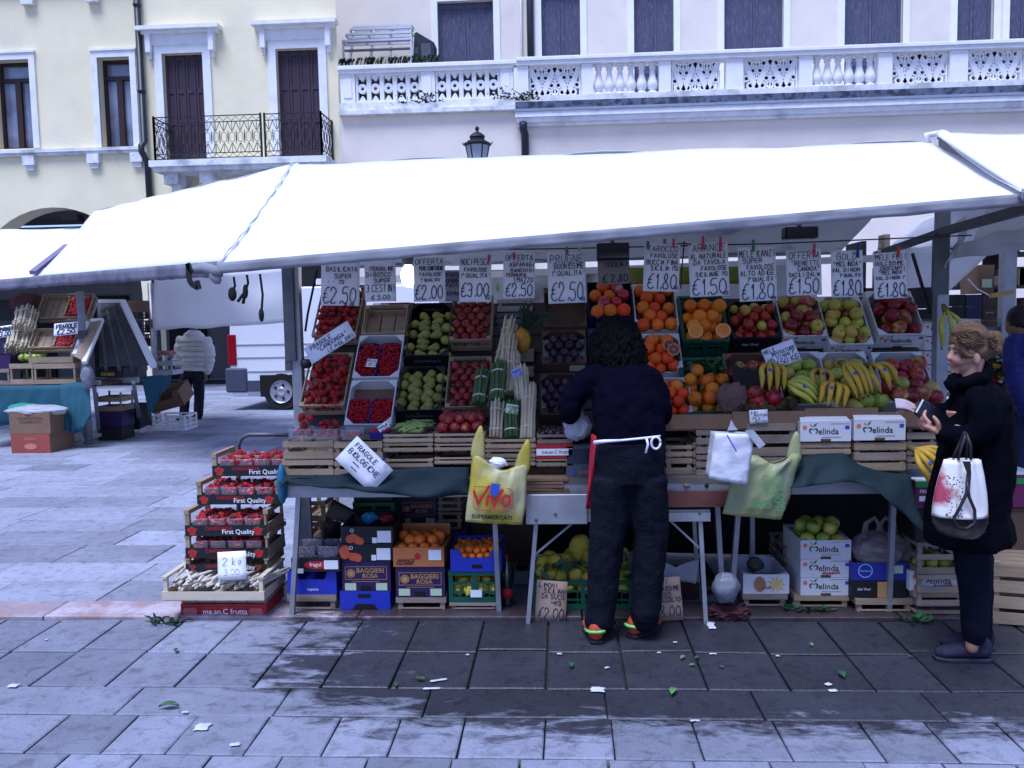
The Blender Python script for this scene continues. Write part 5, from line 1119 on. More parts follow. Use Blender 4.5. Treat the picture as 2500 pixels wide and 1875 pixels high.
# ------------------------------------------------------------------ strawberry trays and everything under the tables
def fb(conv, x0, x1, y0, y1, Yp): return fbox(conv,x0,x1,y0,y1,Yp)
M_tray = mat('dark_printed_card',(.014,.02,.024),.5,.15,7)
M_leafg = mat('print_leaf_green',(.05,.16,.04),.6,.1)
STUFF = []
def berry_tray(x0, x1, yt, ym, yb, Yp, label, pos, n_ind, right_post=True, depth=.30):
    """tray with a low dark printed front, high wooden ends and clear punnets of strawberries; yt top of end bar, ym top of printed front"""
    p, w_, h_ = fb(E,x0,x1,ym,yb,Yp); _, _, ht = fb(E,x0,x1,yt,yb,Yp); M = T(p)
    t = thing('strawberry_tray', label, 'tray', M, 'trays of strawberries stacked by the table')
    MB().box(0,w_,0,depth,0,.006).obj('base', M_wood, t)
    MB().box(0,w_,-.001,.005,0,h_).obj('front_panel', M_tray, t); MB().box(0,w_,depth-.005,depth,0,h_).obj('rear_panel', M_tray, t)
    for s,x in enumerate((0,w_-.012)):
        MB().box(x,x+.012,.006,depth-.006,.006,h_).obj('side_panel', M_wood, t)
        for y in (.006,depth-.03): MB().box(x,x+.024 if s == 0 else x+.012,y,y+.024,h_,ht-.012).obj('corner_post', M_wood, t)
        MB().box(x-.004,x+.024,.002,depth-.002,ht-.012,ht+.012).obj('top_bar', M_wood, t)
    g = MB(); typed(g,'First Quality',w_*.66,h_*.34,w=w_*.40,y=-.003); g.obj('lettering',P_white,t)
    g = MB(); typed(g,'CANDONGA',w_*.42,h_*.72,w=w_*.34,y=-.003); g.obj('variety_name',P_red,t)
    g = MB(); gl = MB()
    for cx in (.09,.90):
        for (dx,dz,rr) in ((-.012,.006,.3),(.012,.004,.3),(0,-.014,.28)): disc(g,w_*cx+dx,h_*.5+dz,h_*rr*.8,y=-.0035-abs(dx)*.01,n=10)
        for k in range(5):
            a = k*1.25+.4; gl.add([(w_*cx,-.0025,h_*.5),(w_*cx+math.cos(a-.35)*h_*.4,-.0025,h_*.5+math.sin(a-.35)*h_*.4),(w_*cx+math.cos(a)*h_*.58,-.0025,h_*.5+math.sin(a)*h_*.45),(w_*cx+math.cos(a+.35)*h_*.4,-.0025,h_*.5+math.sin(a+.35)*h_*.4)],[(0,1,2,3)])
    g.obj('berry_print',P_red,t); gl.obj('leaf_print',M_leafg,t)
    n = 4; pw = (w_-.06)/n
    for k in range(n):
        for j in range(2):
            Mp = M @ T((.03+k*pw,.012+j*(depth-.02)/2,.008)); pl = (depth-.03)/2-.004
            if n_ind: punnet(Mp,pw-.006,pl,.085 if h_ < .09 else .09,'clear punnet of strawberries, %s from the left in the %s row of the %s tray'%(('first','second','third','fourth')[k],('front','rear')[j],pos),M_clear,'punnets in the strawberry trays')
            if n_ind and j < n_ind: fill(Mp,pw-.006,pl,.062,'strawberry',.0215,'strawberry in a %s row punnet of the %s tray by the table'%(('front','rear')[j],pos),'strawberries in the %s row of the %s tray'%(('front','rear')[j],pos),0,1,1,.35,size=.2,dense=.86,up=2.4); STUFF.append((Mp,pw-.006,pl,.045,16,.021))
            else: STUFF.append((Mp,pw-.006,pl,.055,30,.021))
    return t
berry_tray(308,965,1072,1120,1165,4.50,'lowest strawberry tray of the stack by the table','lowest',0)
berry_tray(308,972,893,988,1070,4.50,'second strawberry tray from the bottom of the stack by the table','second',1)
berry_tray(305,962,700,805,890,4.50,'third strawberry tray from the bottom, with low wooden ends','middle',1)
berry_tray(402,1055,468,557,635,4.57,'second strawberry tray from the top of the stack by the table','fourth',1)
berry_tray(525,1180,240,320,405,4.64,'topmost strawberry tray of the stack, under the bent handle','topmost',2)
p, w_, h_ = fb(E,272,965,1470,1568,4.47); t = card_tray(T(p),w_,.30,h_*1.5,'red printed fruit box on the ground under the strawberry stack',mo=M_redcard,mi=M_kraft)
fr_txt(t,[('me.an.C frutta',w_*.52,h_*.42,{'w':w_*.52})],P_white)
g = MB()
for cx in (.11,.88): 
    for dx in (-.02,.0,.02): disc(g,w_*cx+dx,h_*.40,.022,y=-.003-abs(dx)*.02)
g.obj('fruit_print',mat('print_pink',(.55,.16,.16),.6,.1),t)
wood_crate(T(p+Vector((0,.01,h_*1.5))),w_,.3,.05,'dark wooden crate squeezed between the red box and the pale spring onion crate',m=M_wood2,rows=1)
# open wooden crate of bagged spring onions
p, w_, h_ = fb(E,118,945,1345,1420,4.36); _, _, ht = fb(E,118,945,1240,1420,4.36)
t = wood_crate(T(p+Vector((0,0,0))),w_,.36,h_,'pale wooden crate of white spring onions at the foot of the strawberry stack',m=mat('new_wood',(.58,.50,.38),.7,.15,5,stretch=(1.2,6,6)),rows=1,posts=ht,gapz=0)
m_on = mat('spring_onion',(.58,.54,.46),.45,.2,20,col2=(.36,.30,.22),c2=(.5,.7),c2scale=12)
rr = random.Random(12)
for b_ in range(7):
    g = MB(); cx = .07+b_*(w_-.14)/6
    for k in range(12):
        a = rr.gauss(.15,.3); x = cx+rr.uniform(-.035,.035); z = .05+rr.uniform(0,.06); y0 = .05+rr.uniform(0,.03); d = Vector((math.sin(a),math.cos(a),rr.uniform(.02,.22)))
        q0 = Vector((x,y0,z)); g.tube([q0-d*.02,q0,q0+d*.03,q0+d*.12,q0+d*.24],[.003,.0095,.010,.007,.006],6)
    o = g.obj('spring_onions', m_on, smooth=True); o.location = p; tag(o,'bundle of white spring onions, %s from the left in the pale crate'%('first','second','third','fourth','fifth','sixth','last')[b_],'spring onions','bundles of spring onions in the pale crate')
card(E,((568,1030),(792,985),(803,1240),(572,1252)),4.38,'white paper card with faint handwriting standing on the spring onions',[('2 kg',.18,.52,.26),('3,00',.22,.18,.2)],ink_m=mat('pencil_grey',(.22,.22,.30),.6,.05),tilt=-.18)
# all strawberries past the individual ones
GS = MB()
def many_berries(M_, w, l, z, n, r_):
    pr = proto('strawberry'); vs_ = [v.co for v in pr.vertices]; fs_ = [tuple(f.vertices) for f in pr.polygons]
    for _ in range(n):
        q_ = M_ @ T((FR.uniform(.1,.9)*w,FR.uniform(.1,.9)*l,z+FR.uniform(0,.03))) @ Matrix.Rotation(FR.uniform(0,6.28),4,'Z') @ Matrix.Rotation(FR.uniform(.4,2.7),4,'X') @ Matrix.Scale(r_,4)
        GS.add(vs_, fs_, q_)
for a_ in STUFF: many_berries(*a_)
# ---- boxes standing on the pavement under the table
def stack_box(conv, x0, x1, y0, y1, Yp, kind, label, l=.36, **k):
    if Yp is None: Yp = gnd(conv((x0+x1)/2,y1)).y
    p, w_, h_ = fb(conv,x0,x1,y0,y1,Yp)
    if kind == 'wood': return wood_crate(T(p),w_,l,h_,label,m=k.get('m',M_wood2),rows=k.get('rows',1),gapz=k.get('gapz',.5)), p, w_, h_
    if kind == 'plastic': return plastic_crate(T(p),w_,l,h_,label,m=k.get('m'),front=k.get('front',1),grid=k.get('grid',True)), p, w_, h_
    return card_tray(T(p),w_,l,h_,label,mo=k.get('mo',M_kraft),mi=k.get('mi',M_dkraft),front=k.get('front',1),ears=k.get('ears',True),name='cardboard_box',cat='box'), p, w_, h_
def stool_crate(conv, x0, x1, y0, y1, Yp, label, m=None, l=.36):
    """upturned crate used as a stand: a lath panel on corner posts"""
    p, w_, h_ = fb(conv,x0,x1,y0,y1,Yp); t = thing('wooden_crate', label, 'crate', T(p)); m = m or M_wood2
    MB().box(0,w_,0,.008,h_*.55,h_).obj('front_side', m, t); MB().box(0,w_,l-.008,l,h_*.55,h_).obj('rear_side', m, t)
    for x in (0,w_-.008): MB().box(x,x+.008,.009,l-.009,h_*.55,h_).obj('end_panel', m, t)
    for x in (.010,w_-.036):
        for y in (.010,l-.036): MB().box(x,x+.026,y,y+.026,0,h_-.002).obj('corner_post', m, t)
    g = MB(); n = 4
    for k in range(n): g.box(.009+k*(w_-.018)/n+.004,.009+(k+1)*(w_-.018)/n-.004,.009,l-.009,h_-.010,h_-.003)
    g.obj('base', m, t); MB().box(.03,w_-.03,.002,.010,.004,.012).obj('bottom_lath', m, t); return t
YU = 4.545
stool_crate(E,1130,1530,1365,1492,YU,'upturned wooden crate under the left blue plastic crate')
t,p,w_,h_ = stack_box(E,1135,1530,1180,1365,YU,'card','blue plastic crate with scooped front under the black fruit tray',mo=M_blue,mi=M_blue,front=.66,ears=False); t['category'] = 'crate'
fr_txt(t,[('logistica',w_*.52,h_*.22,{'w':w_*.22})],P_white)
t,p,w_,h_ = stack_box(E,1165,1558,1070,1180,YU-.03,'card','black fruit tray with a red oval print and white stickers',mo=M_bcard,mi=M_bcard)
g = MB(); disc(g,w_*.52,h_*.5,w_*.26,h_*.30); g.obj('red_oval', P_red, t); fr_txt(t,[('fragol',w_*.5,h_*.5,{'w':w_*.24})],P_white,-.004)
g = MB(); rect(g,w_*.68,w_*.97,h_*.2,h_*.85,-.005); g.obj('sticker', P_white, t); g = MB(); rect(g,w_*.03,w_*.25,-h_*.1,h_*.25,-.005); g.obj('sticker', P_white, t)
for k in range(2): punnet(T(p+Vector((.01+k*w_*.48,.01,.03))),w_*.46,.16,.11,'clear lidded punnet of grapes, %s on the black fruit tray'%('left','right')[k],M_clear)
fill(T(p),w_,.2,.06,'plum',.014,'small dark grape in the clear punnets under the table','grapes on the black tray',0,1,2,.3)
t,p,w_,h_ = stack_box(E,1560,1965,1340,1508,YU,'card','upturned blue plastic crate on two feet under the left violet box',mo=M_blue,mi=M_blue,ears=False); t['category'] = 'crate'
g = MB(); g.poly([(w_*.24,-.0035,0),(w_*.76,-.0035,0),(w_*.68,-.0035,h_*.32),(w_*.32,-.0035,h_*.32)],(0,.002,0)); g.box(w_*.36,w_*.62,-.0035,-.0015,h_*.68,h_*.86); g.obj('foot_opening', M_dark, t)
def baggieri(conv, x0, x1, y0, y1, Yp, label, dim=False):
    t,p,w_,h_ = stack_box(conv,x0,x1,y0,y1,Yp,'card',label,mo=M_vcard,mi=M_vcard,ears=False)
    g = MB()
    for (a,b,c,d) in ((.07,.93,.80,.815),(.07,.93,.40,.415),(.07,.08,.415,.80),(.92,.93,.415,.80)): rect(g,w_*a,w_*b,h_*c,h_*d)
    typed(g,'BAGGIERI',w_*.59,h_*.69,w=w_*.56,bold=.02); typed(g,'ROSA',w_*.59,h_*.52,w=w_*.32,bold=.02); disc(g,w_*.19,h_*.60,w_*.09,inner=.8,n=20); disc(g,w_*.19,h_*.60,w_*.06,y=-.0032,n=16); rect(g,w_*.22,w_*.78,h_*.33,h_*.345)
    g.obj('lettering', P_gold, t)
    for a,b in ((.06,.29),(.70,.93)): g = MB(); rect(g,w_*a,w_*b,h_*.06,h_*.29); g.obj('sticker', P_pale, t)
    g = MB(); rect(g,w_*.38,w_*.60,h_*.05,h_*.19); g.obj('hand_hole', M_dark, t)
    return t
baggieri(E,1575,1968,1090,1345,YU+.01,'violet box with gold lettering on the upturned blue crate')
def flower_box(y0, y1, x0, x1, label):
    t,p,w_,h_ = stack_box(E,x0,x1,y0,y1,YU,'card',label,mo=M_bcard,mi=M_bcard)
    g = MB(); rr = random.Random(int(y0))
    for k in range(12):
        a = rr.uniform(0,1); disc(g,w_*(.05+.36*a),h_*(.10+.75*(1-a)*rr.uniform(.3,1)),w_*rr.uniform(.05,.09),y=-.003-k*.0001,n=8)
    g.obj('flower_print', mat('print_coral',(.60,.13,.06),.6,.2,30), t)
    g = MB(); rect(g,w_*.70,w_*.96,h_*.05,h_*.75,-.004); g.obj('sticker', P_white, t); g = MB(); rect(g,w_*.60,w_*.69,h_*.02,h_*.35,-.004); g.obj('sticker', P_white, t); g = MB(); disc(g,w_*.22,h_*.78,w_*.035,y=-.0045,inner=.7); g.obj('emblem', P_white, t)
flower_box(955,1090,1558,1985,'lower black box with coral print above the left violet box'); flower_box(815,950,1565,1990,'upper black box with coral print above the left violet box')
stool_crate(F,288,695,1385,1508,YU,'upturned wooden crate under the right violet box')
baggieri(F,285,685,1140,1388,YU,'violet box with gold lettering under the orange printed box')
t,p,w_,h_ = stack_box(F,265,675,985,1140,YU-.01,'card','orange printed box of mandarins under the table',mo=M_orcard,mi=M_kraft,l=.3)
g = MB(); typed(g,'ARANCE',w_*.25,h_*.34,w=w_*.36,bold=.02,shear=.3); typed(g,'CALABRIA',w_*.22,h_*.18,w=w_*.34,bold=.02,shear=.3); g.obj('lettering', P_black, t)
g = MB(); rect(g,w_*.70,w_*.95,h_*.35,h_*.88); g.obj('sticker', P_white, t); g = MB(); disc(g,w_*.48,h_*.55,h_*.16); g.obj('fruit_print', P_red, t)
g = MB().box(0,w_,.294,.30,h_,h_*1.6); g.obj('rear_flap', M_orcard, t)
fill(T(p),w_,.28,h_*.55,'mandarin',.03,'mandarin in the orange printed box under the table','mandarins in the orange printed box',0,1,2,.2)
stool_crate(F,720,1125,1430,1503,YU,'low wooden crate under the green crate of lemons')
t,p,w_,h_ = stack_box(F,715,1135,1180,1430,YU,'plastic','green plastic crate of lemons under the blue crate of mandarins',m=M_green)
fill(T(p),w_,.3,.03,'lemon',.030,'yellow lemon seen through the bars of the green crate','lemons in the small green crate',0,1,3,.2)
g = MB(); rect(g,w_*.42,w_*.64,h_*.18,h_*.42,-.006); g.obj('sticker', P_white, t)
t,p,w_,h_ = stack_box(F,728,1142,1000,1180,YU-.01,'card','blue plastic crate of mandarins on the green lemon crate',mo=M_blue,mi=M_blue,front=.62,ears=False,l=.3); t['category'] = 'crate'
g = MB(); g.box(w_*.42,w_*.62,-.0035,-.001,h_*.16,h_*.32); g.obj('hand_hole', M_dark, t)
fill(T(p),w_,.28,h_*.45,'mandarin',.022,'small mandarin in the blue plastic crate under the table','mandarins in the blue crate',0,1,2,.2)
# cola bottle
b0 = at(F(1192,1500),4.62); k_ = 4.62/FPX*.3014
t = thing('bottle', 'dark plastic drink bottle with red cap and red label under the table', 'bottle', (b0.x,b0.y,0))
rb0 = 48*k_; hb = 450*k_
g = MB().lathe([(rb0*.7,0),(rb0,.015),(rb0,hb*.12),(rb0*.96,hb*.2),(rb0*.96,hb*.38),(rb0,hb*.45),(rb0*.9,hb*.62),(rb0*.45,hb*.82),(rb0*.28,hb*.90),(rb0*.28,hb*.94)],14); g.obj('body', mat('cola_plastic',(.012,.03,.032),.12,.1,5,spec=.8), t, smooth=True)
MB().lathe([(rb0*.985,hb*.2),(rb0*.985,hb*.38)],14).obj('label', P_red, t, smooth=True); MB().lathe([(rb0*.34,hb*.94),(rb0*.34,hb*.995),(0,hb)],12).obj('cap', P_red, t)
# dim things further back under the table
YB = 5.15
t = baggieri(F,320,620,575,815,YB,'dim violet box in the second row under the table')
stack_box(F,625,820,570,690,YB,'wood','upper brown crate in the dim second row under the table',rows=3); stack_box(F,625,820,700,850,YB,'wood','lower brown crate in the dim second row under the table',rows=3)
stool_crate(F,330,640,820,1000,YB,'dark wooden crate supporting the dim violet box')
t,p,w_,h_ = stack_box(F,-60,275,620,785,5.0,'plastic','dark green plastic crate standing behind the black boxes',m=M_green)
t,p,w_,h_ = stack_box(E,1670,1985,520,620,5.1,'plastic','green plastic crate behind the white diamond shaped sign',m=M_green)
stack_box(E,1240,1440,780,960,5.1,'wood','lower pale crate seen between the left table legs',rows=2,m=M_wood); stack_box(E,1240,1440,610,775,5.1,'wood','upper pale crate seen between the left table legs',rows=2,m=M_wood)
stack_box(F,680,830,860,1180,5.0,'card','blue cardboard box behind the blue crate of mandarins',mo=mat('dull_blue_card',(.04,.06,.22),.6,.1,6))
stack_box(F,1245,1365,1180,1340,5.0,'card','grey white box lying behind the drink bottle',mo=mat('grey_card',(.25,.26,.28),.7,.1,6))
stack_box(F,900,1400,760,1100,5.3,'card','large dark box at the back under the table',mo=M_dkraft)
g = MB(); q0 = at(E(1500,700),4.85); g.tube([q0+Vector((-.02,0,.03)),q0+Vector((.09,.02,-.03)),q0+Vector((.22,.03,-.10))],[.055,.05,.012],9); o = g.obj('umbrella', mat('umbrella_cloth',(.10,.085,.075),.8,.3,9), smooth=True); tag(o,'folded greyish umbrella lying on the black boxes','umbrella')
g = MB().lathe([(.05,0),(.06,.12),(.062,.125),(.05,.12)],12); o = g.obj('bucket', M_bcard, smooth=True); o.location = at(E(1495,960),4.78); tag(o,'small black bucket standing on the grape punnets','bucket')
for k,(x,y,c) in enumerate(((75,745,(.05,.35,.55)),(215,750,(.35,.02,.05)))):
    g = MB().ell((0,0,0),.05,.04,.035,10,7,fn=lambda p: 1+.3*noise.noise(p*2.2+Vector((k,0,0)))); o = g.obj('crumpled_bag', mat(('bag_blue','bag_red')[k],c,.35,.2,20)); o.location = at(F(x,y),4.85); tag(o,('crumpled light blue plastic bag on the black boxes','crumpled dark red plastic bag on the black boxes')[k],'bag')
# ---- the small front table with the scale
YF = 4.37
ft = thing('folding_table', 'small folding metal table standing before the stall behind the seller', 'table', (0,0,0))
pL, pR = at(F(1340,660),YF), at(G(1505,525),YF); zt_ = at(G(1300,480),YF).z; zb_ = at(G(1300,570),YF).z
MB().box(pL.x,pR.x,YF+.002,YF+.5,zt_-.012,zt_).obj('table_top', M_steel, ft)
MB().box(pL.x,pR.x,YF-.012,YF,zb_,zt_-.013).obj('rail', M_steel, ft)
MB().box(at(F(1340,660),YF).x,at(F(1835,660),YF).x,YF-.035,YF-.013,at(F(1500,785),YF).z,at(F(1500,545),YF).z).obj('metal_box', M_steel, ft, bevel=.003)
for (a,b,y) in ((F(1425,760),F(1352,1655),YF+.01),(G(1425,570),G(1468,1365),YF+.01),(G(1375,570),G(1392,850),YF+.42)):
    p0 = at(a,y); p1 = at(b,y); d = (p1-p0)/(p0.z-p1.z); p1 = p0+d*p0.z; MB().bar(p0,p1,.022,.022).obj('leg', M_steel, ft)
for (a,b) in ((F(1712,790),F(1402,1050)),(G(1190,575),G(1432,800))): MB().bar(at(a,YF+.035),at(b,YF+.035),.016,.010).obj('brace', M_steel, ft)
for q_ in (F(1422,762),G(1422,512),F(1580,715)): MB().lathe([(.009,0),(.006,.006),(0,.007)],10,T(at(q_,YF-.036)) @ Matrix.Rotation(PI/2,4,'X')).obj('bolt', M_dsteel, ft)
p = at(F(1500,540),YF+.05)
g = MB(); rr = random.Random(2)
for k in range(5): 
    a = rr.uniform(-.05,.05); g.box(-.125+a*.3,.11+a*.3,-.03,.22,k*.018,k*.018+.013, Matrix.Rotation(a,4,'Z') @ Matrix.Rotation(R(4),4,'X'))
g.box(-.12,.10,-.02,.0,.092,.20,Matrix.Rotation(R(-55),4,'X') @ T((0,0,-.02)))
o = g.obj('paper_bags', M_kraft); o.location = p; tag(o,'stack of flat brown paper bags on the metal box of the small table','paper bags')
sc_ = thing('weighing_scale', 'grey weighing scale with small display beside the brown paper bags', 'scale', at(F(1772,440),YF+.06))
MB().box(-.07,.075,0,.06,0,.19).obj('housing', mat('scale_grey',(.12,.13,.16),.4,.1,6), sc_, bevel=.006)
g = MB(); typed(g,'0.000',.035,.045,w=.06,y=-.0035); g.obj('digits', P_or, sc_); MB().box(-.055,.06,-.003,0,.09,.17).obj('display', mat('scale_screen',(.05,.06,.09),.2,.1,6), sc_)
g = MB(); rect(g,-.035,-.02,.03,.06,-.003); g.obj('key', P_blu, sc_)
t,p,w_,h_ = stack_box(G,1128,1665,330,458,YF-.02,'card','brown box of ginger and avocados on the small table',mo=mat('box_brown_red',(.17,.07,.055),.75,.15,6),mi=M_dkraft,l=.30)
fr_txt(t,[('AVAKÙ',w_*.72,h_*.45,{'w':w_*.4})],mat('print_dull_red',(.26,.07,.06),.7),-.003)
g = MB().box(0,w_,.292,.30,h_,h_*1.75); g.obj('rear_flap', M_dkraft, t)
m_av = mat('avocado_skin',(.022,.035,.018),.5,.3,9,.4,50); m_gi = mat('ginger_skin',(.32,.22,.13),.8,.2,15)
for k,(x,y) in enumerate(((.68,.1),(.80,.14),(.90,.1),(.60,.2))):
    o = MB().lathe([(0,-.9),(.5,-.75),(.8,-.2),(.75,.3),(.45,.9),(.15,1.3),(0,1.32)],10).obj('avocado', m_av, smooth=True); o.matrix_world = T(p+Vector((w_*x,y,h_+.012))) @ Matrix.Rotation(1.4,4,'X') @ Matrix.Rotation(k,4,'Y') @ Matrix.Scale(.042,4); tag(o,'dark green avocado in the brown box on the small table','avocado','avocados in the brown box')
for k in range(5):
    x0_ = .10+k*.09; q0 = p+Vector((w_*x0_,.08+.03*(k%2),h_+.01)); g = MB(); rr = random.Random(k)
    for j in range(4): g.tube([q0,q0+Vector((rr.uniform(-.06,.06),rr.uniform(-.04,.04),rr.uniform(-.01,.05)))],[.014,.010],7); 
    o = g.obj('ginger_root', m_gi, smooth=True); tag(o,'knobbly ginger root in the brown box on the small table','ginger','ginger roots in the brown box')
# lemons in the big green crate
p, w_, h_ = fb(G,72,882,1055,1320,4.55); plastic_crate(T(p),w_,.4,h_,'long green plastic crate of leafy lemons between the legs of the seller'); M = T(p)
fill(M,w_,.36,h_-.09,'lemon',.037,'yellow green lemon in the long green crate','lemons in the long green crate',0,1,2,.25); fill(M,w_,.36,h_+.03,'lemon',.038,'yellow green lemon heaped on top of the long green crate','lemons heaped on the long green crate',.3,1,1,.3,.35)
o = fruit('lemon',p+Vector((w_*.48,.25,h_+.13)),.062,None,'largest knobbly citron on top of the lemons','large citrons')
fruit('lemon',p+Vector((w_*.80,.2,h_+.09)),.05,None,'second large citron lying near the right end of the lemon crate','large citrons')
g = MB(); rr = random.Random(14)
for k in range(40):
    c = p+Vector((rr.uniform(0,w_),rr.uniform(-.01,.3),h_+rr.uniform(.0,.10))); d = Vector((rr.gauss(0,1),rr.gauss(0,.6),rr.gauss(0,.8))).normalized(); s = rr.uniform(.03,.06); e = d.cross(Vector((0,-1,.4))).normalized()*s*.35; g.add([c,c+d*s+e,c+d*s*2,c+d*s-e],[(0,1,2,3)])
o = g.obj('leaves', mat('citrus_leaf',(.035,.10,.02))); tag(o,'dark leaves among the lemons of the long green crate','leaves',kind='stuff')
stack_box(G,1120,1420,1080,1330,4.75,'card','dark printed box behind the brown walnut sign',mo=mat('dark_red_card',(.07,.02,.025),.7,.2,6))
t,p,w_,h_ = stack_box(G,1400,1560,1040,1340,4.85,'card','dark box with gold lettering behind the table leg',mo=M_bcard); fr_txt(t,[('BROCCOLI',w_*.5,h_*.75,{'w':w_*.85})],P_gold)
M_bag = mat('thin_white_bag',(.55,.56,.60),.4,.1,9,trans=.3,bump=.5,bscale=18)
def sack(name, label, c, rx, ry, rzz, m, seed, handles=True, cat='bag', smooth=False):
    """crumpled thin plastic bag, gathered towards its handles"""
    def fn(p): return (1-.35*max(0,p.z))*(1+.16*noise.noise(Vector((p.x*2.2,p.y*2.2,p.z*2.2+seed)))+.06*noise.noise(p*6))
    t = thing(name, label, cat, c); MB().ell((0,0,0),rx,ry,rzz,28,20,fn=fn).obj('body', m, t, smooth=smooth)
    if handles:
        for s in (-1,1): MB().tube([(s*rx*.5,0,rzz*.45),(s*rx*.45,0,rzz*1.0),(s*rx*.18,0,rzz*1.25),(s*rx*.0,0,rzz*.9),(s*rx*.1,0,rzz*.5)],[(.022,.006),(.016,.004),(.012,.004),(.014,.004),(.02,.006)],8).obj('handle', m, t, smooth=True)
    return t
p = at(G(1232,990),4.6); t = thing('scoop_bag','white plastic scoop shaped sheet standing in the walnut box','bag',p)
def scf(u, v): a = -1.1+2.2*u; return (math.sin(a)*.115*(1+.15*v), -.03+.05*math.cos(a*1.5), -.055+v*(.10+.06*abs(math.sin(a*1.2))-.02))
MB().grid(scf,16,6).obj('sheet', M_bag, t, smooth=True, solid=.001)
sack('knotted_bag','greyish knotted plastic bag hanging low beside the right table leg',at(G(1632,1085),4.40),.074,.06,.10,mat('dim_grey_bag',(.30,.31,.36),.4,.15,9,trans=.3,bump=.6,bscale=22),3,False,smooth=True)
for k,(x,y,rx,c,lab) in enumerate(((1650,1235,.11,(.075,.018,.022),'crumpled dark red net bag on the ground below the knotted bag'),)):
    o = MB().ell((0,0,0),rx,.06,.045,24,14,fn=lambda p: 1+.45*noise.noise(p*3.1)+.2*noise.noise(p*8)).obj('crumpled_bag', mat(('net_red','waste_paper')[k],c,.7,.3,30)); o.location = at(G(x,y),4.46); o.location.z = .035; tag(o,lab,'bag')
# ---- boxes on the right, on the pavement
YQ = 4.60
stool_crate(H,285,560,1180,1275,YQ,'upturned wooden crate under the small fruit print box')
t,p,w_,h_ = stack_box(H,288,570,1062,1180,YQ,'card','small white box with a yellow fruit print under the pale bag',mo=M_wcard,mi=M_dkraft)
g = MB(); rr = random.Random(3)
for k in range(9): a = k*.7; g.add([(w_*.72,-.003,h_*.5),(w_*.72+math.cos(a-.2)*h_*.3,-.003,h_*.5+math.sin(a-.2)*h_*.3),(w_*.72+math.cos(a)*h_*.5,-.003,h_*.5+math.sin(a)*h_*.45),(w_*.72+math.cos(a+.2)*h_*.3,-.003,h_*.5+math.sin(a+.2)*h_*.3)],[(0,1,2,3)])
g.obj('fruit_print', P_yel, t); g = MB(); disc(g,w_*.36,h_*.5,h_*.30,h_*.40); g.obj('round_print', mat('print_tan',(.45,.22,.12),.6,.1), t); g = MB(); typed(g,'fruit',w_*.52,h_*.34,w=w_*.2,shear=.3,y=-.004); g.obj('lettering', P_red, t)
g = MB().ell((0,0,0),.05,.05,.04,10,7,fn=lambda p: 1+.3*noise.noise(p*3)); o = g.obj('artichoke', mat('artichoke_skin',(.07,.075,.05),.7,.3,20)); o.location = p+Vector((w_*.35,.1,h_+.03)); tag(o,'dull green artichoke poking out of the small fruit print box','artichoke')
stool_crate(H,600,940,1190,1292,YQ-.01,'upturned wooden crate with faint print under three white apple boxes',M_wood)
for k,(y0,y1,red,lab) in enumerate(((1082,1190,False,'lowest of three white printed apple boxes under the table'),(968,1080,True,'middle of three white printed apple boxes, with red script'),(852,966,False,'topmost of three white printed apple boxes, holding green apples'))):
    t,p,w_,h_ = stack_box(H,640,950,y0,y1,YQ-.01,'card',lab,mo=M_wcard,mi=M_kraft); melinda(t,w_,h_,red=red)
fill(T(p),w_,.34,h_*.45,['apple_yel','apple_green'],.038,'yellow green apple in the topmost white box under the table','apples in the topmost white box',0,1,2,.15)
for k in range(3): stack_box(H,540,632,900+k*100,990+k*100,YQ+.25,'wood','dim wooden crate beside the three white apple boxes, %s'%('top','middle','bottom')[k],rows=2)
stool_crate(H,978,1330,1212,1312,YQ-.08,'upturned wooden crate under the blue and black box',M_wood)
t,p,w_,h_ = stack_box(H,952,1298,1100,1215,YQ-.06,'card','black lower box with a gold label under the blue box',mo=M_bcard,mi=M_bcard,ears=False); g = MB(); typed(g,'Süd Tirol',w_*.22,h_*.55,w=w_*.24,shear=.4); g.obj('lettering',P_white,t); g = MB(); rect(g,w_*.46,w_*.62,h_*.1,h_*.95); g.obj('label_print',P_gold,t)
t,p,w_,h_ = stack_box(H,955,1295,990,1098,YQ-.06,'card','blue box with a white round emblem under the grey plastic bag',mo=mat('royal_blue_card',(.035,.045,.30),.55,.1,6),mi=M_dkraft,ears=False)
g = MB(); disc(g,w_*.24,h_*.55,h_*.40,inner=.86,n=24); typed(g,'Marlene',w_*.24,h_*.55,w=w_*.20,y=-.0035); g.obj('emblem', mat('print_light_blue',(.25,.40,.75),.6,.05), t); g = MB(); rect(g,w_*.70,w_*.92,h_*.4,h_*.85); g.obj('sticker', P_pale, t)
sack('plastic_bag','translucent grey brown plastic bag with open handles on the blue box',at(H(1125,890),YQ+.05),.165,.12,.13,mat('grey_bag',(.33,.28,.27),.35,.2,9,trans=.3,bump=.5,bscale=14),8)
for k,(y0,y1) in enumerate(((1282,1370),(1160,1255))): stool_crate(H,1335,1652,y0,y1,YQ-.12,'%s of two wooden crates beside the trousers of the customer'%('lower','upper')[k],M_wood)
t,p,w_,h_ = stack_box(H,1308,1648,1042,1160,YQ-.1,'card','white printed apple box with red script beside the customer',mo=M_wcard,mi=M_kraft); melinda(t,w_,h_,red=True)
fill(T(p),w_,.32,h_*.45,['apple_green','apple_yel','apple_bi'],.036,'green apple in the white box beside the customer','apples in the white box beside the customer',0,1,2,.15)
p = at(H(1900,1350),4.5); w_ = .62; t = thing('wooden_crate','large slatted wooden crate at the right edge behind the customer','crate',rz((p.x-.14,4.36,0),-14))
hh_ = at(H(1900,940),4.5).z
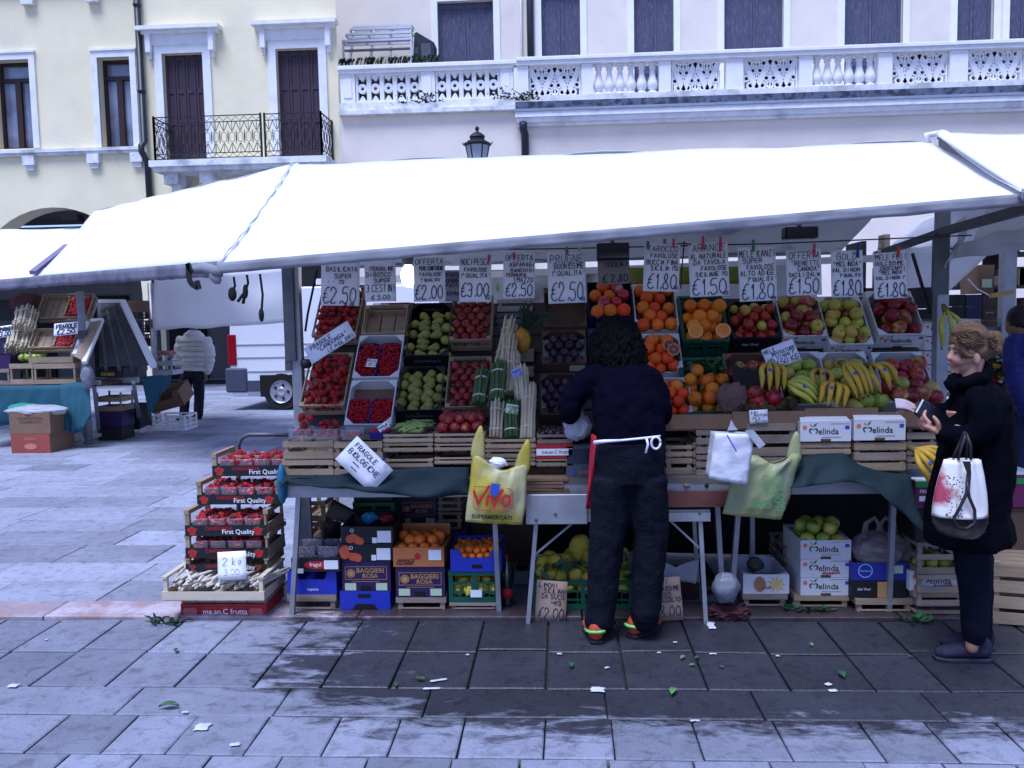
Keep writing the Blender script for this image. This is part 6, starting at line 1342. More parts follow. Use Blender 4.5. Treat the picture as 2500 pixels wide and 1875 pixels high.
for k in range(4): MB().box(0,w_,0,.012,hh_*k/4+.012,hh_*(k+1)/4-.012).obj('lath', M_wood, t); MB().box(0,w_,.4,.412,hh_*k/4+.012,hh_*(k+1)/4-.012).obj('lath', M_wood, t); MB().box(-.012,0,0,.412,hh_*k/4+.012,hh_*(k+1)/4-.012).obj('lath', M_wood, t)
for x in (.001,w_-.03):
    for y in (.013,.37): MB().box(x,x+.03,y,y+.03,0,hh_).obj('corner_post', M_wood, t)
g = MB()
for k in range(5): g.box(0,w_,.013+k*.077,.08+k*.077,hh_-.02,hh_-.008)
g.obj('lid', M_wood, t)
# purple banana boxes and the bananas on them
M_mag = mat('magenta_card',(.16,.02,.10),.55,.12,6)
t,p,w_,h_ = stack_box(H,1345,1720,490,652,4.42,'card','magenta banana box standing on end at the right table end',mo=M_mag,mi=M_kraft,ears=False,l=.42)
bz0 = at(H(1345,640),4.40)
bx = thing('banana_box','magenta and white banana box behind the coat of the customer','box',rz((at(H(1345,600),4.32).x,4.32,at(H(1345,650),4.32).z),0)); bpy.data.objects.remove(bx)
g = MB(); typed(g,'FRUIT',w_*.18,h_*.62,w=w_*.22); g.obj('lettering', P_white, t); g = MB(); rect(g,w_*.06,w_*.30,h_*.25,h_*.45); g.obj('sticker', P_white, t); MB().box(0,w_,-.004,-.0005,h_*.78,h_).obj('green_band', P_gr, t); MB().box(0,w_,0,.42,h_,h_+.006).obj('lid', M_wcard, t)
g = MB()
t2,p2,w2_,h2_ = stack_box(H,1905,2100,450,650,4.6,'card','magenta banana box with green band at the right edge',mo=M_mag,mi=M_kraft,ears=False); MB().box(0,w2_,-.004,-.0005,h2_*.72,h2_*.9).obj('green_band', P_gr, t2); MB().box(0,w2_,0,.36,h2_,h2_+.006).obj('lid', M_wcard, t2); g = MB(); rect(g,w2_*.05,w2_*.2,h2_*.3,h2_*.6); g.obj('lettering', P_white, t2)
bananas(at(H(1330,285),4.36)+Vector((0,0,-.02)),38,5,.21,'yellow banana bunch lying on the magenta box by the customer',1.2,M_ban,M0=Matrix.Rotation(R(52),4,'X') @ Matrix.Rotation(R(38),4,'Z'))
# ---- hanging carrier bags
def carrier(pts_left, pts_right, conv, Yp, label, m, seed, thick=.09, name='carrier_bag', dip=.055):
    """carrier bag from its left and right outline, top to bottom; front and rear skins bulge apart"""
    t = thing(name, label, 'carrier bag', at(conv(*pts_left[0]),Yp)); o0 = t.location.copy(); n = len(pts_left)-1
    def skin(s):
        def fn(u, v):
            x = v*n; i = min(int(x),n-1); f = x-i
            a = [pts_left[i][k]+(pts_left[i+1][k]-pts_left[i][k])*f for k in (0,1)]; b = [pts_right[i][k]+(pts_right[i+1][k]-pts_right[i][k])*f for k in (0,1)]
            p = at(conv(a[0]+(b[0]-a[0])*u, a[1]+(b[1]-a[1])*u),Yp)
            p = Vector((p.x,p.y,p.z-dip*max(0,math.sin(PI*u))**2.2*(1-v)**3))
            bul = math.sin(PI*u)**.7*(.25+.75*math.sin(PI*min(1,v*1.05))**.6)*thick/2
            wr = noise.noise(Vector((u*5,v*3,seed)))*.014+noise.noise(Vector((u*14,v*6,seed+5)))*.007+.006*math.sin(u*15+seed+v*7)*(1-v)
            return (p.x-o0.x, -s*bul+wr*min(1,6*min(u,1-u)), p.z-o0.z)
        return fn
    MB().grid(skin(1),26,22).obj('front', m, t, smooth=True, solid=.0006); MB().grid(skin(-1),20,14).obj('rear', m, t, smooth=True, solid=.0006)
    return t, o0
M_ybag = mat('yellow_bag',(.62,.52,.10),.38,.1,6,trans=.3,col2=(.62,.60,.36),c2=(.40,.62),c2scale=5,bump=.25,bscale=14); M_pbag = mat('pale_green_bag',(.55,.58,.30),.38,.1,6,trans=.35,col2=(.42,.46,.30),c2=(.45,.65),c2scale=6,bump=.25,bscale=14)
YV = 4.28
t, o0 = carrier([(912,225),(895,330),(885,470),(860,640),(848,775)],[(1365,310),(1350,400),(1345,520),(1340,650),(1310,800)],F,YV,'yellow plastic carrier bag with red and black lettering hanging from the table',M_ybag,2)
def strap_(conv, pts, Yp, t, o0, m, w_):
    P_ = [at(conv(*q_),Yp)-o0 for q_ in pts]; MB().tube(P_,[(a,.012) for a in w_],10).obj('handle', m, t, smooth=True)
strap_(F,[(945,330),(950,230),(955,150),(968,60),(975,0)],YV+.005,t,o0,M_ybag,[.02,.038,.034,.022,.007]); strap_(F,[(1300,420),(1312,330),(1328,240),(1345,170),(1356,110)],YV+.005,t,o0,M_ybag,[.02,.042,.034,.022,.008])
def printf(conv, strokes_px, Yp, t, o0, m, nm, wd, off):
    g = MB()
    for st in strokes_px:
        for a,b in zip(st,st[1:]):
            p0 = at(conv(*a),Yp); p1 = at(conv(*b),Yp); d = (p1-p0); 
            if d.length < 1e-5: continue
            d.normalize(); q_ = Vector((-d.z,0,d.x))*wd/2; p0 = p0-d*wd*.3-o0; p1 = p1+d*wd*.3-o0; off += .00004
            g.add([tuple(v+Vector((0,-off,0))) for v in (p0+q_,p0-q_,p1-q_,p1+q_)],[(0,1,2,3)])
    return g.obj(nm, m, t)
off = .058
printf(F,[[(930,510),(962,610),(1052,468)],[(1042,548),(1030,622)],[(1062,545),(1092,628),(1158,500)],[(1160,605),(1156,570),(1180,545),(1212,552),(1216,590),(1200,622),(1172,626),(1160,605)]],YV,t,o0,P_red,'red_lettering',.014,off+.004)
printf(F,[[(930,475),(925,640),(960,660),(1200,672),(1235,640),(1235,510),(1215,490),(1190,490)],[(930,472),(1050,478)]],YV,t,o0,P_red,'red_outline',.0035,off-.002)
g = MB(); q4 = [at(F(*c),YV)-o0+Vector((0,-off+.001,0)) for c in ((1070,445),(1140,455),(1120,540),(1095,555),(1055,520))]; g.add(q4,[(0,1,2,3,4)]); g.obj('blue_mark', P_blu, t)
g = MB(); c_ = at(F(1070,720),YV)-o0; typed(g,'SUPERMERCATI',c_.x,c_.z,w=at(F(1230,700),YV).x-at(F(905,700),YV).x,bold=.03,y=-off+.008,ang=-.05); g.obj('black_lettering', P_black, t)
g = MB().ell((0,0,0),.05,.03,.03,12,8,fn=lambda p: 1+.35*noise.noise(p*2.5)); o = g.obj('crumpled_paper', P_white); o.location = at(F(1110,300),YV+.02); tag(o,'crumpled white paper in the mouth of the yellow carrier bag','paper')
YP2 = 4.30
t, o0 = carrier([(340,330),(290,380),(215,470),(190,580),(160,690)],[(630,300),(640,340),(610,440),(580,580),(520,725)],H,YP2,'pale green plastic carrier bag with green print hanging by the white bags',M_pbag,6,.11)
strap_(H,[(590,420),(600,340),(606,270),(612,220),(614,185)],YP2+.005,t,o0,M_pbag,[.02,.04,.03,.02,.007])
st = []
rr = random.Random(9)
for j in range(7): y = 440+j*11; st.append([(380+(j%2)*6,y),(515+rr.uniform(-15,0),y+22)])
for j in range(14):
    c = (330+rr.uniform(0,170),550+rr.uniform(0,100)); st.append([(c[0]+math.cos(a)*rr.uniform(18,30),c[1]+math.sin(a)*rr.uniform(10,17)) for a in (0,1,2,3,4,5,6.2)])
printf(H,st,YP2,t,o0,mat('print_leafy',(.10,.36,.16),.6,.1),'green_print',.003,.065)
wbg = thing('white_bags', 'stack of thin white carrier bags hanging on a hook by the pale green bag', 'carrier bags', at(H(210,320),4.22)); o0 = wbg.location.copy()
def wfn(dx, dy_):
    c = [at(H(x+dx,y+dx*.5),4.22)-o0 for (x,y) in ((98,185),(340,190),(300,500),(62,462))]
    def fn(u, v):
        p = c[3].lerp(c[2],u).lerp(c[0].lerp(c[1],u),v); p.x -= .0; k = noise.noise(Vector((u*4+dx,v*4,dx)))*.012
        return (p.x, p.y-dy_+k-.02*math.sin(PI*u), p.z)
    return fn
for k in range(3): MB().grid(wfn(k*9-9,k*.012),12,12).obj('bag', M_bag if k < 2 else mat('white_bag_top',(.72,.73,.78),.45,.06,9,trans=.2,bump=.4,bscale=14), wbg, smooth=True, solid=.001)
g = MB(); q_ = [at(H(*c),4.19)-o0 for c in ((200,155),(215,110),(235,150),(255,175),(190,180))]; g.add(q_,[(0,1,2,3,4)]); g.obj('gathered_top', M_bag, wbg, solid=.002)
g = MB(); q_ = [at(H(*c),4.18)-o0 for c in ((298,178),(350,175),(425,265),(385,290))]; g.add(q_,[(0,1,2,3)]); g.obj('loose_flap', M_bag, wbg, solid=.002)
g = MB(); a_, b_ = at(H(180,200),4.175)-o0, at(H(238,302),4.165)-o0; g.tube([a_+Vector((0,-.03,0)),b_+Vector((0,-.03,0))],.0035,5); g.obj('blue_script', P_blu, wbg)
# the two brown paper signs by the ground
M_bpap = mat('brown_paper',(.36,.27,.22),.85,.1,12)
card(F,((1440,1258),(1692,1255),(1660,1602),(1412,1585)),4.42,'brown paper lemon price sign leaning on the long green crate',[('LIMONI',.08,.84,.1),('SICILIANI',.25,.71,.1),('DA SUCO',.18,.58,.1),('~KG',.5,.43,.1),('€2,00',.1,.08,.27)],m=M_bpap,tilt=-.15,lw=.0035)
card(G,((1072,1050),(1260,1050),(1292,1370),(1040,1388)),4.40,'brown paper walnut price sign right of the seller',[('NOCI',.15,.85,.1),('BUONISSIME',.1,.70,.1),('NUOVO',.1,.56,.1),('RACCOLTO',.2,.44,.1),('€8,00',.08,.10,.24)],m=M_bpap,tilt=-.15,lw=.0035)
# crumpled brown paper bag on the rack
g = MB().ell((0,0,0),.095,.06,.10,20,14,fn=lambda p: (1-.3*max(0,p.z))*(1+.25*noise.noise(p*2.2)+.1*noise.noise(p*6))); o = g.obj('paper_bag', mat('crumpled_paper_brown',(.24,.15,.12),.85,.15,9,.4,30)); o.matrix_world = T(at(B(1835,1350),4.66)) @ Matrix.Rotation(R(20),4,'Y'); tag(o,'crumpled brown paper bag lying between oranges and apples','paper bag')
# black dish left of the lower red apples
t = thing('scale_pan','black scoop shaped pan hanging before the lower red apples','pan',at(C(110,1040),4.72)); MB().grid(lambda u,v: (-.11+.22*u, .03*math.cos(v*3), .05-.10*v-.05*math.sin(PI*u)), 10,8).obj('pan', M_bcard, t, smooth=True, solid=.004)
# ------------------------------------------------------------------ price signs hung along the wire
M_pap = mat('white_paper',(.71,.715,.74),.8,.04,6)
YS = 4.70
def hung(conv, x0, x1, y0, y1, lines, label, rot=0, Yp=YS, m=None, nm='price_sign'):
    a = at(conv(x0,y1),Yp); b = at(conv(x1,y1),Yp); c = at(conv(x0,y0),Yp); w_ = b.x-a.x; h_ = c.z-a.z
    t = thing(nm,label,'price sign',Matrix.Translation(((a.x+b.x)/2,Yp,c.z)) @ Matrix.Rotation(R(rot),4,'Y') @ Matrix.Rotation(R(-3),4,'X'),'handwritten price signs clipped along the wire')
    sd = x0*.01
    def fn(u, v): return (-w_/2+u*w_, -.006*math.sin(PI*u)*(1-v)+.004*noise.noise(Vector((u*2,v*2,sd))), -h_+v*h_)
    MB().grid(fn,6,8).obj('sheet', m or M_pap, t, smooth=True, solid=.0006)
    g = MB(); rng = random.Random(int(x0+y0))
    for (tx,fx,fy,fs) in lines:
        st,ww = strokes(tx,fs*h_,rng=rng); lim = w_*(.97-fx)
        if ww > lim: st = [[(p*lim/ww,q) for p,q in s] for s in st]
        ink(g,[[(p,q) for p,q in s] for s in st],-w_/2+fx*w_,-h_+fy*h_,.0056 if fs > .2 else .0037,.0085,z=True)
    g.obj('lettering', P_ink, t); return t, w_
PEGC = {'p':(.60,.08,.14),'g':(.03,.25,.12),'w':(.6,.6,.6),'b':(.03,.04,.30),'r':(.55,.07,.05),'n':(.25,.18,.12),'l':(.25,.45,.08)}
PN = {'p':'pink','g':'green','w':'white','b':'dark blue','r':'red','n':'wooden','l':'light green'}
def peg(conv, x, y0, y1, c, label):
    p = at(conv(x,y0),YS-.012); q_ = at(conv(x,y1),YS-.012); m = mat('peg_'+PN[c].replace(' ','_'),PEGC[c],.45,.08,9); t = thing('clothes_peg',label,'clothes peg',p,'clothes pegs holding the price signs'); L = p.z-q_.z
    for s in (-1,1): MB().bar((s*.004,s*.004,0),(s*.004,-s*.002,-L),.007,.005).obj('jaw', m, t)
    MB().tube([(-.008,0,-L*.55),(.008,0,-L*.55)],.004,6).obj('spring', M_dsteel, t)
P5 = .045
S = [
 (A,297,607,135,556,[('FRAGOLE',.1,.86,.09),('BASILICATA',.14,.66,.085),('SUPER',.36,.53,.08),('- - I°Q',.18,.42,.075),('€2,50',.06,.05,.30),('AL KG',.62,.0,.05)],'price sign for strawberries at the left end of the wire',2),
 (A,640,892,120,522,[('OFFERTA',.15,.86,.08),('FRAGOLINE',.18,.62,.08),('DI BOSCO',.06,.50,.085),('SUPER',.30,.38,.08),('3 CESTINI',.05,.20,.14),('€ 5,00',.22,.04,.09)],'price sign offering three baskets of wild strawberries',0),
 (A,1034,1290,160,522,[('OFFERTA',.08,.83,.12),('PERE CONFERENC',.2,.70,.085),('FAVOLOSE',.2,.57,.075),('I° QUALITA\'',.22,.45,.065),('€2,00',.06,.06,.30)],'price sign for conference pears',0),
 (A,1406,1665,150,526,[('NOCI PESCA',.06,.80,.13),('FAVOLOSE',.16,.66,.075),('I° QUALITA\'',.05,.53,.085),('€3,00',.06,.12,.28),('KG',.82,.06,.08)],'price sign for nectarines at three euros',1),
 (B,-30,225,190,562,[('OFFERTA',.08,.82,.12),('ASPARAGI',.2,.69,.085),('BIANCHI DI',.24,.57,.075),('PERNUMIA',.1,.47,.07),('1 MAZZO',.32,.35,.10),('€2,50',.08,.05,.26)],'price sign for white asparagus',1),
 (B,322,630,180,602,[('PRUGNE',.08,.78,.14),('BUONISSIME',.18,.66,.10),('I° QUALITA\'',.1,.53,.09),('€2,50',.08,.06,.33),('KG',.85,.04,.06)],'price sign for plums above the empty brown tray',-1),
 (B,1108,1398,118,508,[('TAROCCO',.1,.83,.11),('FAVOLOSE',.18,.70,.09),('BUCCIA FINA',.08,.56,.09),('SICILIA I°Q',.2,.44,.09),('€1,80',.12,.06,.30),('KG',.86,.05,.07)],'price sign for tarocco oranges',2.5),
 (B,1458,1778,108,548,[('ARANCE',.1,.83,.13),('AL NATURALE',.05,.70,.09),('DA TAVOLA',.12,.59,.08),('FAVOLOSE',.30,.48,.075),('SICILIANE I°Q',.16,.37,.075),('€1,50',.06,.04,.28),('KG',.84,.02,.06)],'price sign for oranges above the green plastic crate',-2),
 (C,0,276,130,532,[('MELE KANZI',.03,.81,.12),('SUPER',.12,.70,.085),('FAVOLOSE',.22,.58,.085),('ALTO ADIGE',.04,.47,.085),('I° QUALITA\'',.22,.36,.075),('€1,80',.06,.04,.28),('KG',.85,.02,.05)],'price sign for the first apples, hung by a green peg',-2),
 (C,355,612,150,490,[('OFFERTA',.08,.79,.15),('"RENETTE',.12,.65,.10),('CANADA"',.32,.53,.09),('SACILI ITALIA',.06,.41,.08),('€1,50',.06,.05,.32)],'price sign for renette apples, hung by a pink peg',-1),
 (C,682,916,158,502,[('GOLD',.18,.80,.13),('"MELINDA"',.06,.66,.10),('VAL DI NON',.02,.54,.08),('I° QUALITA\'',.26,.43,.07),('€1,80',.06,.04,.32),('KG',.88,.02,.05)],'price sign for golden apples, hung by white and dark blue pegs',-1),
 (C,990,1236,172,512,[('MELE FUJI',.06,.84,.11),('DOLCISSIME,',.06,.72,.08),('CROCCANTI',.2,.62,.07),('"MELINDA"',.14,.52,.08),('VAL DI NON I°',.06,.41,.07),('€1,80',.1,.04,.29),('KG',.88,.02,.05)],'price sign for fuji apples at the right end of the wire',-2),
]
for (cv,x0,x1,y0,y1,ln,lab,ro) in S: hung(cv,x0,x1,y0,y1,ln,lab,ro)
hung(B,725,982,215,448,[('DA TAVOLA',.06,.82,.13),('SICILIA I°',.3,.62,.13),('€ 2,80',.14,.08,.24)],'brown paper price sign under the dark floodlight',-2,YS+.02,mat('grey_brown_paper',(.27,.235,.22),.85,.08,12))
hung(A,1284,1412,265,520,[('OFFERTA',.05,.78,.13),('ASPARAGI',.05,.6,.12),('PIATTI',.1,.45,.1),('EXTRA',.2,.2,.1)],'half hidden grey paper sign behind the pear sign',1,YS+.3,mat('grey_paper',(.34,.34,.38),.85,.06,9))
for (cv,x,y0,y1,c,lab) in ((A,1638,138,190,'p','pink peg on the nectarine sign'),(A,1840,120,175,'p','pink peg on the white asparagus sign'),(B,478,140,205,'n','wooden peg on the plum sign'),(B,578,140,180,'w','white peg on the plum sign'),(B,1135,95,160,'g','dark green peg on the tarocco sign'),(B,1342,75,150,'p','pink peg on the tarocco sign'),(B,1270,75,115,'n','wooden peg on the wire above the tarocco sign'),(B,1580,55,165,'p','left pink peg on the orange sign'),(B,1722,60,180,'p','right pink peg on the orange sign'),(C,118,75,165,'g','green peg on the first apple sign'),(C,567,105,205,'p','pink peg on the renette sign'),(C,748,105,165,'w','white peg on the golden apple sign'),(C,888,102,208,'b','dark blue peg on the golden apple sign'),(C,1187,118,205,'r','red peg on the rightmost apple sign'),(C,1045,108,170,'w','white peg on the rightmost apple sign'),(A,1708,375,440,'l','light green peg hanging between two signs')): peg(cv,x,y0,y1,c,lab)
o = MB().tube([at(B(1430,95),YS),at(B(1410,300),YS),at(B(1400,480),YS)],.004,5).tube([at(B(1370,120),YS),at(B(1430,112),YS),at(B(1485,122),YS)],.004,5).obj('hook', M_iron); tag(o,'thin dark metal hook hanging between tarocco and orange signs','hook')
card(A,((160,880),(495,705),(562,800),(205,1028)),4.62,'long tilted strawberry sign with torn edge leaning on the left crates',[('FRAGOLE',.12,.66,.22),('"CANDONGA"',.22,.36,.22),('LE MIGLIORI',.40,.06,.2)],m=M_pap,tilt=-.25,lw=.0032)
card(C,((178,890),(412,808),(470,955),(237,1042)),4.60,'tilted white apple price sign pinned above the leftmost bananas',[('MELE',.04,.74,.16),('IMPERATORE',.22,.54,.16),('VAL DI NON I°',.06,.36,.14),('€1,50 KG',.16,.06,.24)],m=M_pap,tilt=-.2,lw=.0032)
card(E,((1732,125),(1990,335),(1812,545),(1520,268)),4.33,'white diamond tilted sign pinned to the table cloth',[('FRAGOLE',.10,.72,.15),('BIOLOGICHE',.08,.46,.16),('~~',.30,.24,.16),('~~',.34,.10,.14)],m=M_pap,tilt=-.05,lw=.004)
g = MB().lathe([(.011,0),(.008,.008),(0,.009)],12,T(at(E(1912,268),4.315)) @ Matrix.Rotation(PI/2,4,'X')); o = g.obj('push_pin', mat('pin_blue',(.02,.06,.25),.3)); tag(o,'blue push pin on the diamond tilted sign','pin')
o = sheetq('banner','yellow green strip behind the orange price signs',at(B(985,450),6.3),at(B(1990,440),6.3),at(B(985,310),6.3),at(B(1990,300),6.3),mat('banner_yellow',(.26,.27,.05),.7,.15,4),(14,4),.01,3)
# ------------------------------------------------------------------ far left stall, van, right background
YL = 10.9
def far_post(x, y0, foot, label, Yp=None):
    g_ = gnd(D(*foot)); Yq = Yp or g_.y; p = at(D(x,y0),Yq); t = thing('stall_post',label,'post',(p.x,Yq,0)); MB().tube([(0,0,0),(0,0,p.z)],.05,10).obj('pole',M_steel,t,smooth=True); MB().lathe([(.065,-.06),(.065,.06)],10,T((0,0,p.z*.72))).obj('collar',M_dsteel,t); return t
far_post(577,330,(610,1440),'grey round post at the front of the far left stall')
far_post(1088,270,(1100,1290),'grey round post at the right end of the far left stall')
tl = thing('stall_table','table of the far left stall with splayed steel legs','table',(0,0,0))
za = at(D(400,1000),YL).z
MB().box(at(D(-300,900),YL).x,at(D(720,900),YL).x,YL+.02,YL+1.3,za-.04,za).obj('table_top',M_dkraft,tl)
MB().bar(at(D(640,990),YL),at(D(725,990),YL),.05,.06).bar(at(D(700,975),YL+.6),at(D(1000,970),YL+.6),.06,.08).obj('rail',M_steel,tl)
for a,b in ((D(680,1005),D(722,1400)),(D(965,985),D(1020,1345)),(D(600,1100),D(612,1430))):
    p0 = at(a,YL+.1); p1 = gnd(b); MB().bar(p0,(p1.x,p1.y,0),.05).obj('leg',M_steel,tl)
MB().bar(at(D(480,1440),YL),at(D(725,1365),YL+.5),.05).obj('foot_bar',M_steel,tl); MB().bar(at(D(1020,1340),YL+.4),at(D(1085,1310),YL+.6),.05).obj('foot_bar',M_steel,tl)
M_lteal = mat('far_teal_cloth',(.02,.11,.15),.8,.15,4,.15,30)
drape(([D(-200,1010),D(100,1012),D(250,1010),D(440,1005)],[D(-200,1330),D(100,1290),D(250,1300),D(470,1330)]),3,lab='teal cloth along the front of the far left stall',yb=YL,ynear=YL-.05,m=M_lteal)
drape(([D(430,1005),D(510,990),D(580,985),D(650,1010)],[D(470,1330),D(530,1362),D(590,1345),D(660,1240)]),6,lab='teal cloth bunched in folds at the corner of the far left stall',yb=YL-.08,ynear=YL-.3,m=M_lteal)
drape(([D(1025,945),D(1100,940),D(1170,938),D(1225,935)],[D(1090,1270),D(1110,1180),D(1160,1085),D(1235,1010)]),2,lab='teal cloth triangle hanging at the right end of the far left stall',yb=YL+.5,ynear=YL+.45,m=M_lteal)
def lbox(x0,x1,y0,y1,Yp,kind,label,**k):
    t,p,w_,h_ = stack_box(D,x0,x1,y0,y1,Yp,kind,label,**k); return t,p,w_,h_
YG = gnd(D(220,1500)).y; YC2 = gnd(D(1215,1338)).y; YK = gnd(D(800,1408)).y
t,p,w_,h_ = lbox(80,362,1362,1500,YG,'card','red cardboard box on the ground below the brown one, far left stall',mo=mat('brick_card',(.36,.10,.07),.75,.1,6),mi=M_kraft,ears=False,l=.55); z_ = h_
for o in list(t.children):
    if o.name.startswith('side_panel'): o.data.materials[0] = M_kraft
g = MB(); typed(g,'Cabana',w_*.5,h_*.78,w=w_*.3); disc(g,w_*.5,h_*.35,w_*.16,h_*.16); g.obj('lettering', mat('print_rose',(.55,.25,.2),.7,.05), t)
t,p,w_,h_ = lbox(68,362,1205,1360,YG,'card','brown cardboard box with faint stamp on the red box, far left stall',mo=M_kraft,mi=M_kraft,ears=False,l=.55)
g = MB(); typed(g,'KOUKOUTSIDA',w_*.52,h_*.72,w=w_*.62); typed(g,'COOPERATIVA',w_*.52,h_*.55,w=w_*.55); g.obj('lettering', mat('print_brown',(.14,.09,.07),.8,.05), t)
sack('plastic_bag','clear plastic bags heaped on the brown box, far left stall',at(D(270,1185),YG+.2),.42,.22,.10,M_bag,5,False)
sack('plastic_bag','green and white bag lying in the black tray on the far left',at(D(170,1165),YG+.3),.2,.15,.08,mat('bag_green',(.05,.30,.22),.4,.2,9),6,False)
M_tilt = lambda o,a: frame(o,(1,0,0),(0,math.cos(R(a)),math.sin(R(a))))
lcz = Vector((0,0,0))
GS2 = []
for (x0,x1,yb,yt,Yp,lab) in ((290,660,560,395,11.5,'upper tilted crate half filled with strawberries, far left stall'),(240,560,775,640,11.2,'lower tilted crate half filled with strawberries, far left stall')):
    p = at(D(x0,yb),Yp); w_ = at(D(x1,yb),Yp).x-p.x; M = M_tilt(p,55); l_ = (at(D(x0,yt),Yp+.3).z-p.z)/math.sin(R(55)); wood_crate(M,w_,l_,.14,lab,m=M_wood,rows=2); wood_crate(M @ T((.03,.03,.02)),w_*.48,l_*.9,.10,'empty pale inner tray in the '+lab.split(' half')[0],m=M_wood,rows=1); many_berries(M @ T((w_*.53,.03,.05)),w_*.44,l_*.9,.02,150,.032)
t,p,w_,h_ = lbox(205,525,768,850,10.95,'wood','shallow wooden crate with apples over printed crates, far left stall',m=M_wood)
for k in range(9): fruit('apple_green',p+Vector((.02-k%3*.09,.1+.09*(k//3),h_*.5)),.05,None,'green apple beside the shallow crate on the far left stall','green apples on the far left stall')
lbox(70,240,852,1008,10.92,'wood','left wooden crate with white printed rim, far left stall',m=M_wood,rows=2); lbox(243,545,852,1008,10.92,'wood','right wooden crate with white printed rim, far left stall',m=M_wood,rows=2)
lbox(-70,68,890,1008,10.92,'wood','wooden crate at the left edge of the photograph',m=M_wood2,rows=2)
t,p,w_,h_ = lbox(-90,72,790,892,10.93,'card','violet cardboard box at the left edge, far left stall',mo=M_vcard,ears=False)
t,p,w_,h_ = lbox(-60,230,690,800,11.3,'card','violet tray of white asparagus, far left stall',mo=M_vcard)
for k,(x,y) in enumerate(((90,700),(130,680),(170,700),(205,690),(150,530),(190,520),(230,540))): bundle(at(D(x-20,y+60),11.2),at(D(x+12,y-75),11.45),.085,M_wasp,'white asparagus bundle in the %s tray of the far left stall'%('lower' if k < 4 else 'upper'),seed=k,n=12)
for k in range(3): lbox(-40+k*4,270,388+k*52,436+k*52,11.8,'card','black fruit box in the stack behind the far left stall, %s'%('topmost','middle','lowest')[k],mo=M_bcard,mi=M_bcard)
g = MB().ell((0,0,0),.26,.12,.14,12,8,fn=lambda p: 1+.3*noise.noise(p*2)); o = g.obj('brown_sack', mat('sack_brown',(.12,.05,.05),.85,.2,9)); o.location = at(D(200,410),11.7); tag(o,'dark reddish sack on the black boxes of the far left stall','sack')
def lcard(x0,x1,y0,y1,Yp,label,lines): return card(D,((x0,y0),(x1,y0-18),(x1,y1-18),(x0,y1)),Yp,label,lines,m=M_pap,tilt=-.3,lw=.012)
lcard(388,562,560,655,10.85,'white price card on the upper tilted crate, far left stall',[('FRAGOLE',.1,.55,.3),('€2,50',.15,.1,.38)])
lcard(-40,85,585,672,10.95,'white price card at the left edge of the photograph',[('ASPARAGI',.1,.55,.3),('€3,00',.15,.1,.38)])
# side view of the sloping rack at the end of that stall
sr = thing('display_rack','empty sloping display rack seen from below at the end of the far left stall','rack',(0,0,0))
q4 = [at(D(700,410),12.2),at(D(885,405),12.2),at(D(1105,870),11.2),at(D(720,880),11.2)]
dn = Vector((0,.02,.02))
mb = MB()
for k in range(10):
    a0 = q4[0].lerp(q4[3],k/10+.004); a1 = q4[1].lerp(q4[2],k/10+.004); b0 = q4[0].lerp(q4[3],(k+1)/10-.006); b1 = q4[1].lerp(q4[2],(k+1)/10-.006); mb.poly([a0,a1,b1,b0],dn)
mb.obj('boards', mat('dark_boards',(.10,.09,.09),.85,.2,5), sr)  # one even dark grey for all the boards
mb = MB()
for f in (.15,.4,.65,.9): mb.bar(q4[0].lerp(q4[1],f)-dn*2,q4[3].lerp(q4[2],f)-dn*2,.04)
mb.obj('ribs', M_dsteel, sr)
mb = MB().bar(at(D(690,400),11.9),at(D(545,790),10.9),.07,.05).bar(at(D(885,400),12.1),at(D(1110,870),11.1),.08,.06).bar(at(D(735,535),11.4),at(D(610,845),10.7),.06,.05).bar(at(D(660,540),11.4),at(D(735,535),11.4),.05).bar(at(D(700,400),12.0),at(D(885,400),12.1),.05)
mb.obj('white_rails', M_white, sr)
mb = MB().poly([at(D(655,550),11.3),at(D(725,540),11.3),at(D(600,830),10.7),at(D(540,800),10.7)],(0,.03,0)); mb.obj('side_board', M_wood, sr)
t,p,w_,h_ = lbox(700,895,885,952,11.3,'card','black and yellow printed box under the sloping rack',mo=M_bcard,l=.4); fr_txt(t,[('CICIRO',w_*.4,h_*.35,{'w':w_*.5,'bold':.03})],P_yel)
for k,(y0,y1) in enumerate(((1132,1198),(1062,1130))): lbox(690,878,y0,y1,YK,'wood','%s of two pale crates on the violet box, far left stall'%('lower','upper')[k],m=M_wood,rows=1)
lbox(700,880,1202,1310,YK,'card','violet box under the pale crates, far left stall',mo=M_vcard,ears=False); lbox(715,880,1312,1408,YK,'card','black box at the bottom of the stack, far left stall',mo=M_bcard,ears=False)
lbox(880,1010,1150,1330,11.9,'card','dark box in the shadow behind the steel leg, far left stall',mo=M_bcard,ears=False); lbox(905,1000,395,480,12.6,'card','brown box behind the top of the sloping rack',mo=M_kraft)
for k in range(3): lbox(935,1060,440+k*100,530+k*100,13.2,'plastic','dark plastic crate in the column behind the sloping rack, %s'%('top','middle','bottom')[k],m=mat('black_plastic',(.02,.02,.03),.5,.1,6))
t,p,w_,h_ = lbox(1098,1336,1228,1338,YC2,'plastic','white plastic crate on the pavement under the open brown box',m=M_white,l=.45)
t = card_tray(T(p+Vector((.02,.0,h_+.03))) @ Matrix.Rotation(R(-14),4,'Y') @ Matrix.Rotation(R(18),4,'X'),w_*1.02,.45,.26,'open brown cardboard box tilted on the white plastic crate',mo=M_kraft,mi=M_kraft,front=.6,name='cardboard_box',cat='box')
for k,(y0,y1) in enumerate(((870,935),(812,868))): lbox(1118,1248,y0,y1,12.2,'wood','%s white crate under the far strawberry punnet'%('lower','upper')[k],m=mat('white_crate',(.5,.5,.5)),rows=1)
